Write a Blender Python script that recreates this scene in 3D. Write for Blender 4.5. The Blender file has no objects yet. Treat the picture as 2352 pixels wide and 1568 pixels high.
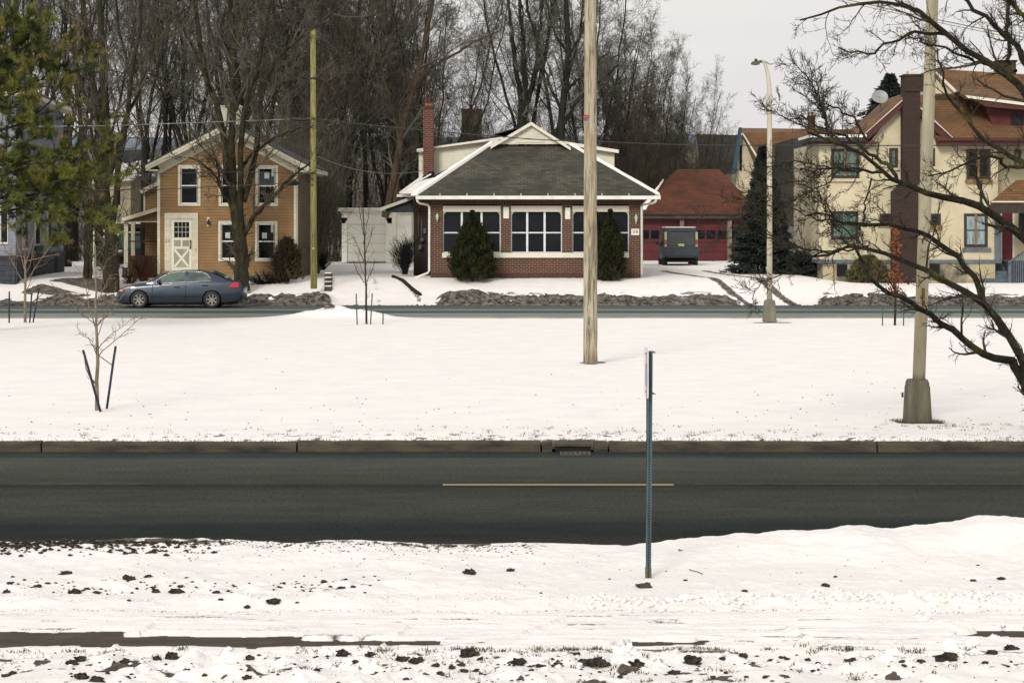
import bpy, bmesh, math, random
import numpy as np
from mathutils import Vector, Matrix
from math import radians as R

SC = bpy.context.scene
COL = SC.collection
rnd = random.Random(7)
NR = np.random.default_rng(11)

# ---- survey of the place: camera eye 3.29 m above the road, looking along +Y ----
FL, CX, HY, EYE = 4800.0, 1176.0, 510.0, 3.29
def X(px, Y): return (px - CX) * Y / FL
def Z(py, Y): return EYE - (py - HY) * Y / FL
def at(px, py, Y): return Vector((X(px, Y), Y, Z(py, Y)))

# ------------------------------------------------------------------ materials
def lin(c):
    return tuple(((v/255.0)/12.92 if v/255.0 <= .04045 else ((v/255.0+.055)/1.055)**2.4) for v in c)
def L4(c, k=1.0):
    r = lin(c); return (r[0]*k, r[1]*k, r[2]*k, 1)

class NT:
    def __init__(s, name):
        s.m = bpy.data.materials.new(name); s.m.use_nodes = True
        s.t = s.m.node_tree; s.n = s.t.nodes; s.l = s.t.links
        s.b = s.n['Principled BSDF']
        s.tc = s.n.new('ShaderNodeTexCoord')
    def node(s, typ, **kw):
        n = s.n.new(typ)
        for k, v in kw.items():
            if k in n.inputs: n.inputs[k].default_value = v
            else: setattr(n, k, v)
        return n
    def link(s, a, b): s.l.new(a, b)
    def coords(s, scale=(1,1,1), rot=(0,0,0)):
        mp = s.node('ShaderNodeMapping'); mp.inputs['Scale'].default_value = scale
        mp.inputs['Rotation'].default_value = rot
        s.link(s.tc.outputs['Object'], mp.inputs['Vector']); return mp.outputs['Vector']
    def noise(s, vec, scale=5, detail=4, rough=.6, dist=0):
        n = s.node('ShaderNodeTexNoise'); n.inputs['Scale'].default_value = scale
        n.inputs['Detail'].default_value = detail; n.inputs['Roughness'].default_value = rough
        n.inputs['Distortion'].default_value = dist
        s.link(vec, n.inputs['Vector']); return n.outputs['Fac']
    def ramp(s, fac, stops):
        n = s.node('ShaderNodeValToRGB'); e = n.color_ramp.elements
        while len(e) > 1: e.remove(e[-1])
        e[0].position = stops[0][0]; e[0].color = stops[0][1]
        for p, c in stops[1:]:
            q = e.new(p); q.color = c
        s.link(fac, n.inputs['Fac']); return n.outputs['Color']
    def mix(s, fac, a, b, mode='MIX'):
        n = s.node('ShaderNodeMix', data_type='RGBA', blend_type=mode)
        for k, v in ((0, fac), (6, a), (7, b)):
            if hasattr(v, 'links') or isinstance(v, bpy.types.NodeSocket): s.link(v, n.inputs[k])
            else: n.inputs[k].default_value = v
        return n.outputs[2]
    def math(s, op, a, b=0.0):
        n = s.node('ShaderNodeMath', operation=op)
        for k, v in ((0, a), (1, b)):
            if isinstance(v, bpy.types.NodeSocket): s.link(v, n.inputs[k])
            else: n.inputs[k].default_value = v
        return n.outputs[0]
    def bump(s, h, strength=.3, dist=.02):
        n = s.node('ShaderNodeBump'); n.inputs['Strength'].default_value = strength
        n.inputs['Distance'].default_value = dist
        s.link(h, n.inputs['Height']); s.link(n.outputs['Normal'], s.b.inputs['Normal'])
    def out(s, color=None, rough=.8, metal=0, spec=.5):
        if color is not None:
            if isinstance(color, bpy.types.NodeSocket): s.link(color, s.b.inputs['Base Color'])
            else: s.b.inputs['Base Color'].default_value = color
        s.b.inputs['Roughness'].default_value = rough
        s.b.inputs['Metallic'].default_value = metal
        s.b.inputs['Specular IOR Level'].default_value = spec
        return s.m

def plain(name, c, c2=None, scale=4, rough=.8, bump=0, stretch=(1,1,1), metal=0, spec=.4, detail=5, lo=.35, hi=.65, bscale=None, bdist=.01):
    t = NT(name); v = t.coords(stretch)
    f = t.noise(v, scale, detail)
    if c2 is None: c2 = tuple(x*.72 for x in c[:3]) + (1,)
    col = t.ramp(f, [(lo, c2), (hi, c)])
    if bump:
        t.bump(t.noise(v, bscale or scale*6, 4), bump, bdist)
    return t.out(col, rough, metal, spec)

def siding(name, c, pitch, dirt, groove=.45, weather=.3, rough=.7, vert=False):
    t = NT(name)
    sep = t.node('ShaderNodeSeparateXYZ'); t.link(t.tc.outputs['Object'], sep.inputs[0])
    z = t.math('FRACT', t.math('MULTIPLY', sep.outputs[0 if vert else 2], 1/pitch))
    line = t.ramp(z, [(0.0, (groove,groove,groove,1)), (.10, (groove*1.05,)*3+(1,)), (.2, (1,1,1,1)), (1, (1,1,1,1))])
    f = t.noise(t.coords((1,1,1)), 1.3, 6)
    g = t.noise(t.coords((1,1,14)), 2.2, 5)
    base = t.ramp(f, [(.3, dirt), (.62, c)])
    base = t.mix(t.math('MULTIPLY', g, weather), base, dirt)
    col = t.mix(1.0, base, line, 'MULTIPLY')
    t.bump(z, .6, pitch*.12)
    return t.out(col, rough)

def brick(name, c1, c2, mortar, w=.21, h=.067, vert=False, wall_y=False, msize=.012):
    t = NT(name)
    sep = t.node('ShaderNodeSeparateXYZ'); t.link(t.tc.outputs['Object'], sep.inputs[0])
    cmb = t.node('ShaderNodeCombineXYZ')
    a = t.math('ADD', sep.outputs[0], sep.outputs[1])
    if vert: t.link(sep.outputs[2], cmb.inputs[0]); t.link(a, cmb.inputs[1])
    else: t.link(a, cmb.inputs[0]); t.link(sep.outputs[2], cmb.inputs[1])
    b = t.node('ShaderNodeTexBrick')
    t.link(cmb.outputs[0], b.inputs['Vector'])
    b.inputs['Color1'].default_value = c1; b.inputs['Color2'].default_value = c2; b.inputs['Mortar'].default_value = mortar
    b.inputs['Scale'].default_value = 1; b.inputs['Brick Width'].default_value = w; b.inputs['Row Height'].default_value = h
    b.inputs['Mortar Size'].default_value = msize; b.inputs['Mortar Smooth'].default_value = .2; b.inputs['Bias'].default_value = -.1
    f = t.noise(t.coords(), 2.5, 5)
    col = t.mix(t.math('MULTIPLY', f, .55), b.outputs['Color'], (.018,.012,.010,1))
    t.bump(b.outputs['Fac'], -.5, .01)
    return t.out(col, .85)

def shingle(name, c1, c2, c3, w=.33, h=.14, dark=.4):
    t = NT(name)
    sep = t.node('ShaderNodeSeparateXYZ'); t.link(t.tc.outputs['Object'], sep.inputs[0])
    cmb = t.node('ShaderNodeCombineXYZ')
    t.link(t.math('ADD', sep.outputs[0], t.math('MULTIPLY', sep.outputs[1], .01)), cmb.inputs[0]); t.link(sep.outputs[2], cmb.inputs[1])
    b = t.node('ShaderNodeTexBrick'); t.link(cmb.outputs[0], b.inputs['Vector'])
    b.inputs['Color1'].default_value = c1; b.inputs['Color2'].default_value = c2; b.inputs['Mortar'].default_value = tuple(x*.35 for x in c2[:3])+(1,)
    b.inputs['Scale'].default_value = 1; b.inputs['Brick Width'].default_value = w; b.inputs['Row Height'].default_value = h
    b.inputs['Mortar Size'].default_value = .010; b.inputs['Mortar Smooth'].default_value = .6; b.inputs['Bias'].default_value = 0
    f = t.noise(t.coords((1,1,2)), .55, 6, .65)
    m = t.ramp(f, [(.42, (0,0,0,1)), (.62, (1,1,1,1))])
    col = t.mix(t.math('MULTIPLY', m, dark), b.outputs['Color'], c3)
    t.bump(b.outputs['Fac'], -.4, .01)
    return t.out(col, .9)

def glass(name, tint=(.004,.005,.006,1), rough=.12):
    t = NT(name)
    f = t.noise(t.coords((1,1,1)), 1.5, 3)
    col = t.ramp(f, [(.35, tint), (.7, tuple(x*1.9 for x in tint[:3])+(1,))])
    return t.out(col, rough, 0, .18)

M = {}
SN = (.89,.862,.815,1)
M['trim'] = plain('cream_paint', (.66,.64,.54,1), (.56,.54,.44,1), 2.5, .6, .05, (1,1,2), lo=.25, hi=.5)
M['trim_old'] = plain('aged_cream_paint', L4((206,202,180),.92), L4((188,184,162),.88), 3.5, .65, .1, (1,1,2.5), lo=.3, hi=.55)
M['white'] = plain('white_paint', (.74,.73,.68,1), (.60,.59,.54,1), 1.8, .5, lo=.3, hi=.55)
M['white_stain'] = plain('stained_white_paint', (.70,.68,.60,1), (.42,.38,.24,1), 3, .6, stretch=(1,1,.6), lo=.3, hi=.46)
M['vinyl'] = siding('cream_vinyl_siding', (.78,.75,.62,1), .105, (.66,.63,.50,1), .8, .12)
M['ochre'] = siding('ochre_clapboard', L4((156,122,78),.9), .125, L4((126,98,64),.88), .36, .35)
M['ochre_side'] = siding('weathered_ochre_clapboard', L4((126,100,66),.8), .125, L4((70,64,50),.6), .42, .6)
M['ochre_flat'] = plain('ochre_board', L4((134,100,64),.8), L4((104,78,52),.8), 2, .8, stretch=(1,1,.4))
M['plywood'] = plain('weathered_plywood', L4((100,78,50),.75), L4((62,48,34),.75), 3, .9, stretch=(3,1,.5))
M['brick'] = brick('red_brown_brick', L4((98,50,38),.78), L4((60,32,27),.75), L4((168,140,114),.72), w=.235, h=.078, msize=.0115)
M['brick_v'] = brick('soldier_course_brick', L4((92,44,34),.75), L4((56,29,25),.75), L4((140,112,92),.55), vert=True, msize=.010)
M['brick_ch'] = brick('chimney_brick', L4((118,54,40),.78), L4((82,38,30),.75), L4((176,146,124),.62), w=.24, h=.085, msize=.010)
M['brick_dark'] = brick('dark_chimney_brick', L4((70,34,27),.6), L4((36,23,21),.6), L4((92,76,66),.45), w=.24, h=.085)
M['roof_green'] = shingle('green_grey_shingle', L4((102,100,84),.68), L4((72,71,60),.66), L4((44,46,40),.6), .30, .085, .7)
M['roof_brown'] = shingle('brown_shingle', L4((140,102,64),.72), L4((120,88,56),.70), L4((84,66,48),.66), .34, .11, .5)
M['roof_rust'] = shingle('rust_shingle', L4((126,72,46),.68), L4((108,60,40),.66), L4((48,34,28),.6), .34, .10, .5)
M['roof_dark'] = shingle('dark_shingle', L4((74,70,64),.6), L4((56,54,52),.6), L4((36,36,36),.6), .34, .12)
M['roof_grey'] = plain('grey_felt', L4((92,98,100),.6), L4((66,72,76),.6), 2, .9)
M['stucco'] = plain('cream_stucco', L4((222,212,182),.78), L4((200,188,156),.74), .8, .9, .35, bscale=30, lo=.3, hi=.62)
M['stucco_base'] = plain('stained_stucco_base', L4((196,184,150),.75), L4((86,86,78),.7), .9, .9, .3, stretch=(1,1,.5), bscale=25, lo=.38, hi=.58)
M['bluegrey'] = plain('blue_grey_paint', L4((108,122,132),.8), L4((84,96,106),.8), 3, .6)
M['darkred'] = plain('dark_red_paint', L4((96,30,34),.85), L4((70,24,28),.8), 2, .6)
M['maroon'] = plain('maroon_trim', L4((86,40,36),.8), None, 3, .6)
M['garage_red'] = siding('red_garage_panel', L4((104,28,38),.75), .52, L4((82,24,32),.72), .55, .2)
M['grey_siding'] = siding('pale_grey_siding', L4((150,156,170),.8), .12, L4((128,134,148),.8), .72, .15)
M['block'] = brick('slate_blue_block', L4((64,76,90),.75), L4((52,62,74),.75), L4((30,36,44),.7), w=.42, h=.2, msize=.016)
M['shingle_wall'] = siding('grey_wood_shingle', L4((92,92,84),.6), .18, L4((60,60,54),.6), .5, .5)
M['wood_brown'] = plain('brown_timber', L4((92,66,44),.6), L4((52,40,30),.6), 3, .85, stretch=(1,1,.3))
M['sash'] = plain('white_sash', (.72,.73,.75,1), (.6,.61,.63,1), 3, .4)
M['wood_frame'] = plain('tan_wood_frame', L4((168,130,76),.7), L4((120,92,56),.7), 4, .6)
M['dark_frame'] = plain('dark_brown_frame', L4((70,58,46),.7), L4((44,38,32),.7), 4, .6)
M['glass'] = glass('dark_window_glass')
M['glass_blue'] = glass('blue_window_glass', (.006,.008,.011,1))
M['curtain'] = plain('green_curtain_behind_glass', L4((118,144,132),.7), L4((72,96,90),.6), 5, .12, stretch=(3,1,.25), spec=.6)
M['curtain_white'] = plain('white_curtain_behind_glass', L4((176,196,204),.7), L4((110,132,142),.6), 5, .12, stretch=(3,1,.25), spec=.6)
M['paper'] = plain('pale_paper', L4((198,214,196),.8), L4((176,194,178),.8), 8, .7)
M['black'] = plain('black_rubber', (.012,.013,.015,1), (.02,.02,.022,1), 6, .6)
M['void'] = plain('dark_recess', (.006,.006,.007,1), (.01,.01,.01,1), 6, .9)
M['orange_clay'] = plain('clay_pot', L4((190,96,48),.8), None, 6, .8)
M['concrete'] = plain('pale_concrete', L4((148,142,122),.75), L4((116,112,98),.72), 3, .9, .2, stretch=(1,1,.5))
M['concrete_pole'] = plain('aged_concrete_pole', L4((190,184,158),.82), L4((150,142,116),.8), 1.1, .85, .15, stretch=(3,3,.5), bscale=20)
M['lamp_pole'] = plain('pale_lamp_pole', L4((206,202,188),.82), L4((176,168,140),.78), 1.2, .7, stretch=(3,3,.35))
M['galv'] = plain('grey_cast_metal', L4((120,124,118),.7), L4((84,88,84),.7), 5, .5, metal=.2)
M['curbm'] = plain('old_kerb_stone', L4((98,92,76),.62), L4((60,56,46),.55), 4, .9, .5, stretch=(.5,1,2), bscale=18, lo=.32, hi=.62)
M['soil'] = plain('dark_soil', (.035,.027,.019,1), (.012,.011,.009,1), 12, 1, .8, bscale=40, bdist=.03)
M['grassm'] = plain('dry_grass', L4((132,118,70),.6), L4((62,72,36),.6), 3, .9, lo=.4, hi=.6)
M['leaf_rust'] = plain('rust_oak_leaf', L4((160,84,46),.75), L4((116,58,34),.7), 9, .8)
M['snowcap'] = plain('snow', SN, (.80,.79,.785,1), 2.5, .75, .25, bscale=9, bdist=.03)
M['cable'] = plain('black_cable', (.02,.022,.022,1), (.035,.036,.035,1), 4, .5)
M['cable_pale'] = plain('pale_cable', (.20,.20,.19,1), (.12,.12,.12,1), 4, .4, metal=.3)  # paler grey cable, slightly metallic

def bark(name, c, c2, moss=None, k=1.0, stretch=(1,1,.18), sc=7):
    t = NT(name); v = t.coords(stretch)
    f = t.noise(v, sc, 6, .7)
    col = t.ramp(f, [(.32, c2), (.66, c)])
    if moss:
        g = t.noise(t.coords(), 2.3, 5, .6)
        col = t.mix(t.ramp(g, [(.52, (0,0,0,1)), (.66, (1,1,1,1))]), col, moss)
    t.bump(f, .7, .03)
    return t.out(col, .95, 0, .2)
M['bark_yard'] = bark('maple_bark', L4((78,72,56),.58), L4((32,31,25),.5), (.045,.046,.018,1))
M['bark_far'] = bark('far_bark', L4((66,63,54),.58), L4((32,33,29),.5))
M['bark_tan'] = bark('tan_bark', L4((112,96,74),.62), L4((64,56,44),.55))
M['twig_far'] = bark('far_twigs', L4((132,130,118),.68), L4((82,83,76),.6), sc=2)
M['twig_brown'] = bark('brown_twigs', L4((124,118,100),.66), L4((76,74,64),.58), sc=2)
M['garage_white'] = plain('bright_white_paint', (.88,.87,.80,1), (.80,.79,.70,1), 2, .6)  # white raised in albedo to make up for shade falling on the garage
M['bark_near'] = bark('mossy_limb_bark', L4((66,62,48),.55), L4((24,24,20),.5), (.062,.060,.012,1), sc=14, stretch=(1,1,1))
M['twig_near'] = bark('near_twigs', L4((96,90,74),.6), L4((50,50,42),.5), sc=8, stretch=(1,1,1))
M['bark_sap'] = bark('pale_sapling_bark', L4((158,146,122),.72), L4((112,102,84),.7), sc=10, stretch=(1,1,.6))
M['twig_sap'] = bark('sapling_twigs', L4((150,126,108),.7), L4((112,96,80),.66), sc=6)
M['twig_red'] = bark('reddish_shrub_twigs', L4((104,66,54),.6), L4((64,48,38),.55), sc=6)
M['twig_dark'] = bark('dark_shrub_twigs', L4((56,54,54),.5), L4((34,34,36),.5), sc=6)
M['hedge_twig'] = bark('shrub_bark', L4((70,60,44),.55), L4((40,36,28),.5), sc=6)
def leafm(name, a, b, sc=1.5):
    return plain(name, a, b, sc, .8, lo=.38, hi=.62, spec=.2)
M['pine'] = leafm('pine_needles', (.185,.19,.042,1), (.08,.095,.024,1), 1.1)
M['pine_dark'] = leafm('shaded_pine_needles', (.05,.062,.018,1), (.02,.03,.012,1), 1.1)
M['spruce'] = leafm('blue_spruce_needles', (.038,.048,.040,1), (.010,.016,.015,1), 1.3)
M['cedar'] = leafm('arborvitae_leaf', (.036,.038,.011,1), (.009,.012,.005,1), 3.2)
M['olive'] = leafm('olive_shrub_leaf', (.11,.105,.042,1), (.04,.042,.022,1), 2.5)
M['brown_leaf'] = leafm('brown_shrub_leaf', (.07,.052,.022,1), (.028,.024,.014,1), 2.5)

# ------------------------------------------------------------------ objects
def tag(o, label=None, cat=None, group=None, kind=None):
    if label: o['label'] = label
    if cat: o['category'] = cat
    if group: o['group'] = group
    if kind: o['kind'] = kind
    return o
def thing(name, loc, label, cat, group=None, rz=0):
    o = bpy.data.objects.new(name, None); COL.objects.link(o)
    o.location = Vector(loc); o.rotation_euler = (0,0,rz); o.empty_display_size = .2
    return tag(o, label, cat, group)
def rootloc(p):
    while p.parent: p = p.parent
    return Vector(p.location)
def link(name, me, mat, parent=None):
    me.materials.append(mat) if mat and not me.materials else None
    o = bpy.data.objects.new(name, me); COL.objects.link(o)
    if parent: o.parent = parent
    return o
def np_mesh(name, V, Fq, Ft=None, smooth=False):
    """V (n,3); Fq (m,4) quads; Ft (k,3) tris"""
    me = bpy.data.meshes.new(name)
    nq = 0 if Fq is None else len(Fq); nt = 0 if Ft is None else len(Ft)
    me.vertices.add(len(V)); me.vertices.foreach_set('co', np.asarray(V, np.float32).ravel())
    li = []; ls = []; lt = []
    if nq: li.append(np.asarray(Fq, np.int32).ravel())
    if nt: li.append(np.asarray(Ft, np.int32).ravel())
    li = np.concatenate(li)
    me.loops.add(len(li)); me.loops.foreach_set('vertex_index', li)
    me.polygons.add(nq+nt)
    st = np.concatenate([np.arange(nq)*4, nq*4+np.arange(nt)*3]).astype(np.int32)
    me.polygons.foreach_set('loop_start', st)
    if smooth: me.polygons.foreach_set('use_smooth', np.ones(nq+nt, bool))
    me.update(calc_edges=True); me.validate()
    return me

class MB:
    def __init__(s): s.v = []; s.f = []; s.sm = []; s.g = []
    def add(s, vs, fs, smooth=False):
        b = len(s.v); s.g.append((b, len(s.f))); s.v += [tuple(v) for v in vs]
        for f in fs: s.f.append([i+b for i in f]); s.sm.append(smooth)
        return s
    def box(s, x0, x1, y0, y1, z0, z1):
        if x0 > x1: x0, x1 = x1, x0
        if y0 > y1: y0, y1 = y1, y0
        if z0 > z1: z0, z1 = z1, z0
        return s.add([(x0,y0,z0),(x1,y0,z0),(x1,y1,z0),(x0,y1,z0),(x0,y0,z1),(x1,y0,z1),(x1,y1,z1),(x0,y1,z1)],
                     [(0,3,2,1),(4,5,6,7),(0,1,5,4),(1,2,6,5),(2,3,7,6),(3,0,4,7)])
    def pbox(s, px0, px1, py0, py1, Y, d0=-.05, d1=0):
        """box whose face at depth Y covers those picture bounds"""
        return s.box(X(px0,Y), X(px1,Y), Y+d0, Y+d1, Z(py1,Y), Z(py0,Y))
    def prism(s, poly, y0, y1):
        """poly: list of (x,z), extruded y0..y1"""
        n = len(poly)
        vs = [(x,y0,z) for x,z in poly] + [(x,y1,z) for x,z in poly]
        return s.add(vs, [tuple(range(n)), tuple(range(2*n-1, n-1, -1))] + [(i, i+n, (i+1)%n+n, (i+1)%n) for i in range(n)])
    def pprism(s, pts, Y, y0, y1):
        return s.prism([(X(a,Y), Z(b,Y)) for a,b in pts], y0, y1)
    def poly(s, pts): return s.add(pts, [tuple(range(len(pts)))])
    def slab(s, pts, th):
        """planar polygon pts thickened downward by th"""
        a = [Vector(p) for p in pts]; n = (a[1]-a[0]).cross(a[2]-a[0]).normalized()
        if n.z < 0: n = -n
        b = [p - n*th for p in a]; k = len(a)
        return s.add(a+b, [tuple(range(k)), tuple(range(2*k-1,k-1,-1))] + [(i, i+k, (i+1)%k+k, (i+1)%k) for i in range(k)])
    def tube(s, pts, rads, n=8, caps=True, smooth=True):
        pts = [Vector(p) for p in pts]
        if not hasattr(rads, '__len__'): rads = [rads]*len(pts)
        vs = []; ref = None
        for i, p in enumerate(pts):
            t = (pts[min(i+1,len(pts)-1)] - pts[max(i-1,0)]).normalized()
            if ref is None: ref = Vector((1,0,0)) if abs(t.x) < .8 else Vector((0,1,0))
            u = t.cross(ref).normalized(); w = t.cross(u).normalized(); 
            for k in range(n):
                a = 2*math.pi*k/n; vs.append(p + (u*math.cos(a) + w*math.sin(a))*rads[i])
        fs = [(i*n+k, i*n+(k+1)%n, (i+1)*n+(k+1)%n, (i+1)*n+k) for i in range(len(pts)-1) for k in range(n)]
        s.add(vs, fs, smooth)
        if caps:
            b = len(s.v)-len(vs)
            s.f.append([b+k for k in range(n)][::-1]); s.sm.append(False)
            s.f.append([b+(len(pts)-1)*n+k for k in range(n)]); s.sm.append(False)
        return s
    def lathe(s, c, prof, n=12, smooth=True):
        c = Vector(c); vs = [(c.x+r*math.cos(2*math.pi*k/n), c.y+r*math.sin(2*math.pi*k/n), c.z+z) for r,z in prof for k in range(n)]
        fs = [(i*n+k, i*n+(k+1)%n, (i+1)*n+(k+1)%n, (i+1)*n+k) for i in range(len(prof)-1) for k in range(n)]
        s.add(vs, fs, smooth); b = len(s.v)-len(vs)
        s.f.append([b+k for k in range(n)][::-1]); s.sm.append(False)
        s.f.append([b+(len(prof)-1)*n+k for k in range(n)]); s.sm.append(False)
        return s
    def each(s, name, mat, parent=None, bevel=0):
        """one object per piece"""
        out = []; b0 = 0; start = [g[0] for g in s.g]+[len(s.v)]; fi = [g[1] for g in s.g]+[len(s.f)]
        for i in range(len(s.g)):
            m = MB(); m.v = s.v[start[i]:start[i+1]]; m.f = [[q-start[i] for q in f] for f in s.f[fi[i]:fi[i+1]]]; m.sm = s.sm[fi[i]:fi[i+1]]
            out.append(m.build(name, mat, parent, bevel))
        return out
    def build(s, name, mat, parent=None, bevel=0, origin=None):
        o3 = Vector(origin) if origin is not None else (rootloc(parent) if parent else Vector((0,0,0)))
        me = bpy.data.meshes.new(name)
        me.from_pydata([(v[0]-o3.x, v[1]-o3.y, v[2]-o3.z) for v in s.v], [], s.f)
        bm = bmesh.new(); bm.from_mesh(me); bmesh.ops.recalc_face_normals(bm, faces=bm.faces[:])
        for f, q in zip(bm.faces, s.sm): f.smooth = q
        bm.to_mesh(me); bm.free(); me.update()
        o = link(name, me, mat, parent)
        if not parent: o.location = o3
        if bevel:
            m = o.modifiers.new('bevel', 'BEVEL'); m.width = bevel; m.segments = 2; m.limit_method = 'ANGLE'
        return o

def text_mesh(body, size, thick=.003, spacing=1.0):
    cu = bpy.data.curves.new('txt', 'FONT'); cu.body = body; cu.size = size; cu.extrude = thick
    cu.align_x = 'CENTER'; cu.align_y = 'CENTER'; cu.space_character = spacing
    o = bpy.data.objects.new('txt', cu); COL.objects.link(o)
    dg = bpy.context.evaluated_depsgraph_get()
    me = bpy.data.meshes.new_from_object(o.evaluated_get(dg))
    bpy.data.objects.remove(o); return me
def text(name, body, size, loc, mat, parent, rot=(R(90),0,0), spacing=1.0):
    me = text_mesh(body, size, .004, spacing)
    me.materials.clear(); me.materials.append(mat)
    o = bpy.data.objects.new(name, me); COL.objects.link(o); o.parent = parent
    o.location = Vector(loc) - rootloc(parent); o.rotation_euler = rot
    return o

# ------------------------------------------------------------------ noise
def _h(ix, iy, seed):
    n = (ix.astype(np.int64)*374761393 + iy.astype(np.int64)*668265263 + seed*974634777) & 0x7fffffff
    n = ((n ^ (n >> 13)) * 1274126177) & 0x7fffffff
    return ((n ^ (n >> 16)) & 0xffff) / 65535.0
def vn(x, y, seed=0):
    ix = np.floor(x); iy = np.floor(y); fx = x-ix; fy = y-iy
    fx = fx*fx*(3-2*fx); fy = fy*fy*(3-2*fy)
    a = _h(ix,iy,seed); b = _h(ix+1,iy,seed); c = _h(ix,iy+1,seed); d = _h(ix+1,iy+1,seed)
    return (a*(1-fx)+b*fx)*(1-fy) + (c*(1-fx)+d*fx)*fy
def fbm(x, y, seed=0, o=4, g=.5):
    s = 0; a = 1; t = 0
    for i in range(o):
        s = s + a*vn(x*2**i, y*2**i, seed+i*17); t += a; a *= g
    return s/t
def ss(a, b, x):
    t = np.clip((x-a)/(b-a), 0, 1); return t*t*(3-2*t)

def grid_obj(name, xs, ys, hf, mat, attr=None, smooth=True, kind='structure'):
    gx, gy = np.meshgrid(xs, ys); h = hf(gx, gy)
    V = np.stack([gx, gy, h], -1).reshape(-1, 3)
    nx, ny = len(xs), len(ys)
    i = np.arange(nx-1)[None, :] + np.arange(ny-1)[:, None]*nx
    F4 = np.stack([i, i+1, i+nx+1, i+nx], -1).reshape(-1, 4)
    me = np_mesh(name, V, F4, smooth=smooth)
    if attr is not None:
        a = me.attributes.new('dirt', 'FLOAT', 'POINT')
        a.data.foreach_set('value', attr(gx, gy, h).astype(np.float32).ravel())
    me.materials.append(mat)
    o = bpy.data.objects.new(name, me); COL.objects.link(o)
    if kind: o['kind'] = kind
    return o
# ================================================================== GROUND, ROADS, SNOW
def snow_mat(name, fine=26, bump=.5, dirt1=(.045,.036,.028,1), dirt2=(.12,.10,.08,1), nsc=20):
    t = NT(name)
    at_ = t.node('ShaderNodeAttribute', attribute_name='dirt')
    f = t.noise(t.coords(), 1.2, 5)
    base = t.ramp(f, [(.3, (.80,.785,.775,1)), (.65, SN)])
    g = t.noise(t.coords(), nsc, 6, .75)
    d = t.ramp(g, [(.4, dirt1), (.62, dirt2)])
    k = t.math('ADD', at_.outputs['Fac'], t.math('MULTIPLY', t.math('SUBTRACT', g, .5), .9))
    m = t.ramp(k, [(.42, (0,0,0,1)), (.60, (1,1,1,1))])
    m2 = t.math('MULTIPLY', m, t.ramp(at_.outputs['Fac'], [(.12, (0,0,0,1)), (.3, (1,1,1,1))]))
    col = t.mix(m2, base, d)
    hb = t.math('ADD', t.noise(t.coords(), fine, 6, .65), t.math('MULTIPLY', t.noise(t.coords(), fine*.22, 4), 1.2))
    t.bump(hb, bump, .03)
    t.b.inputs['Subsurface Weight'].default_value = 0
    return t.out(col, .75, 0, .25)
M['snow'] = snow_mat('verge_snow', 30, .55)
M['snow_med'] = snow_mat('median_snow', 7, .25)
M['snow_bank'] = snow_mat('dirty_snow', 9, .6, (.022,.021,.018,1), (.20,.18,.15,1), nsc=4.5)

# ---- base ground to the horizon
def ground_z(x, y):
    base = -.06 + 0*x
    far = ss(82, 88, y)*.90
    van = ss(4.6, 6.0, x)*(1-ss(12.5, 14.0, x))*ss(86, 104, y)*.16
    stu = -ss(12, 15, x)*.28*ss(83, 90, y)
    hill = ss(160, 700, y)*26
    return base + far + van + stu + hill
def far_z(x, y):
    """land beyond the far road, with the ploughed bank along its edge"""
    z = ground_z(x, y) + .06
    px = CX + x*FL/np.maximum(y, 1)
    drive = np.maximum(ss(748, 775, px)*(1-ss(985, 1030, px)), ss(1655, 1720, px)*(1-ss(1860, 1905, px)))
    drive = np.maximum(drive, 1-ss(70, 130, px))
    n = fbm(x*1.3, y*1.3, 3, 4); n2 = fbm(x*5, y*5, 5, 3)
    bank = ss(81.75, 82.6, y)*(1-ss(82.9, 84.6, y))
    amp = (.23 + .42*(n-.40) + .12*(n2-.3)) * (1-drive)
    hump = .16*np.exp(-((px-1075)/55.)**2) + .12*np.exp(-((px-1600)/40.)**2) + .1*np.exp(-((px-690)/50.)**2)
    amp = amp + hump*(1-drive)
    z = z + bank*np.maximum(amp, 0) + .03*(n2-.5)*(1-drive*.6) + .06*(fbm(x*.5, y*.5, 9, 3)-.5)*ss(83, 85, y)
    z = z + ss(81.7, 82.2, y)*.04
    return z
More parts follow.
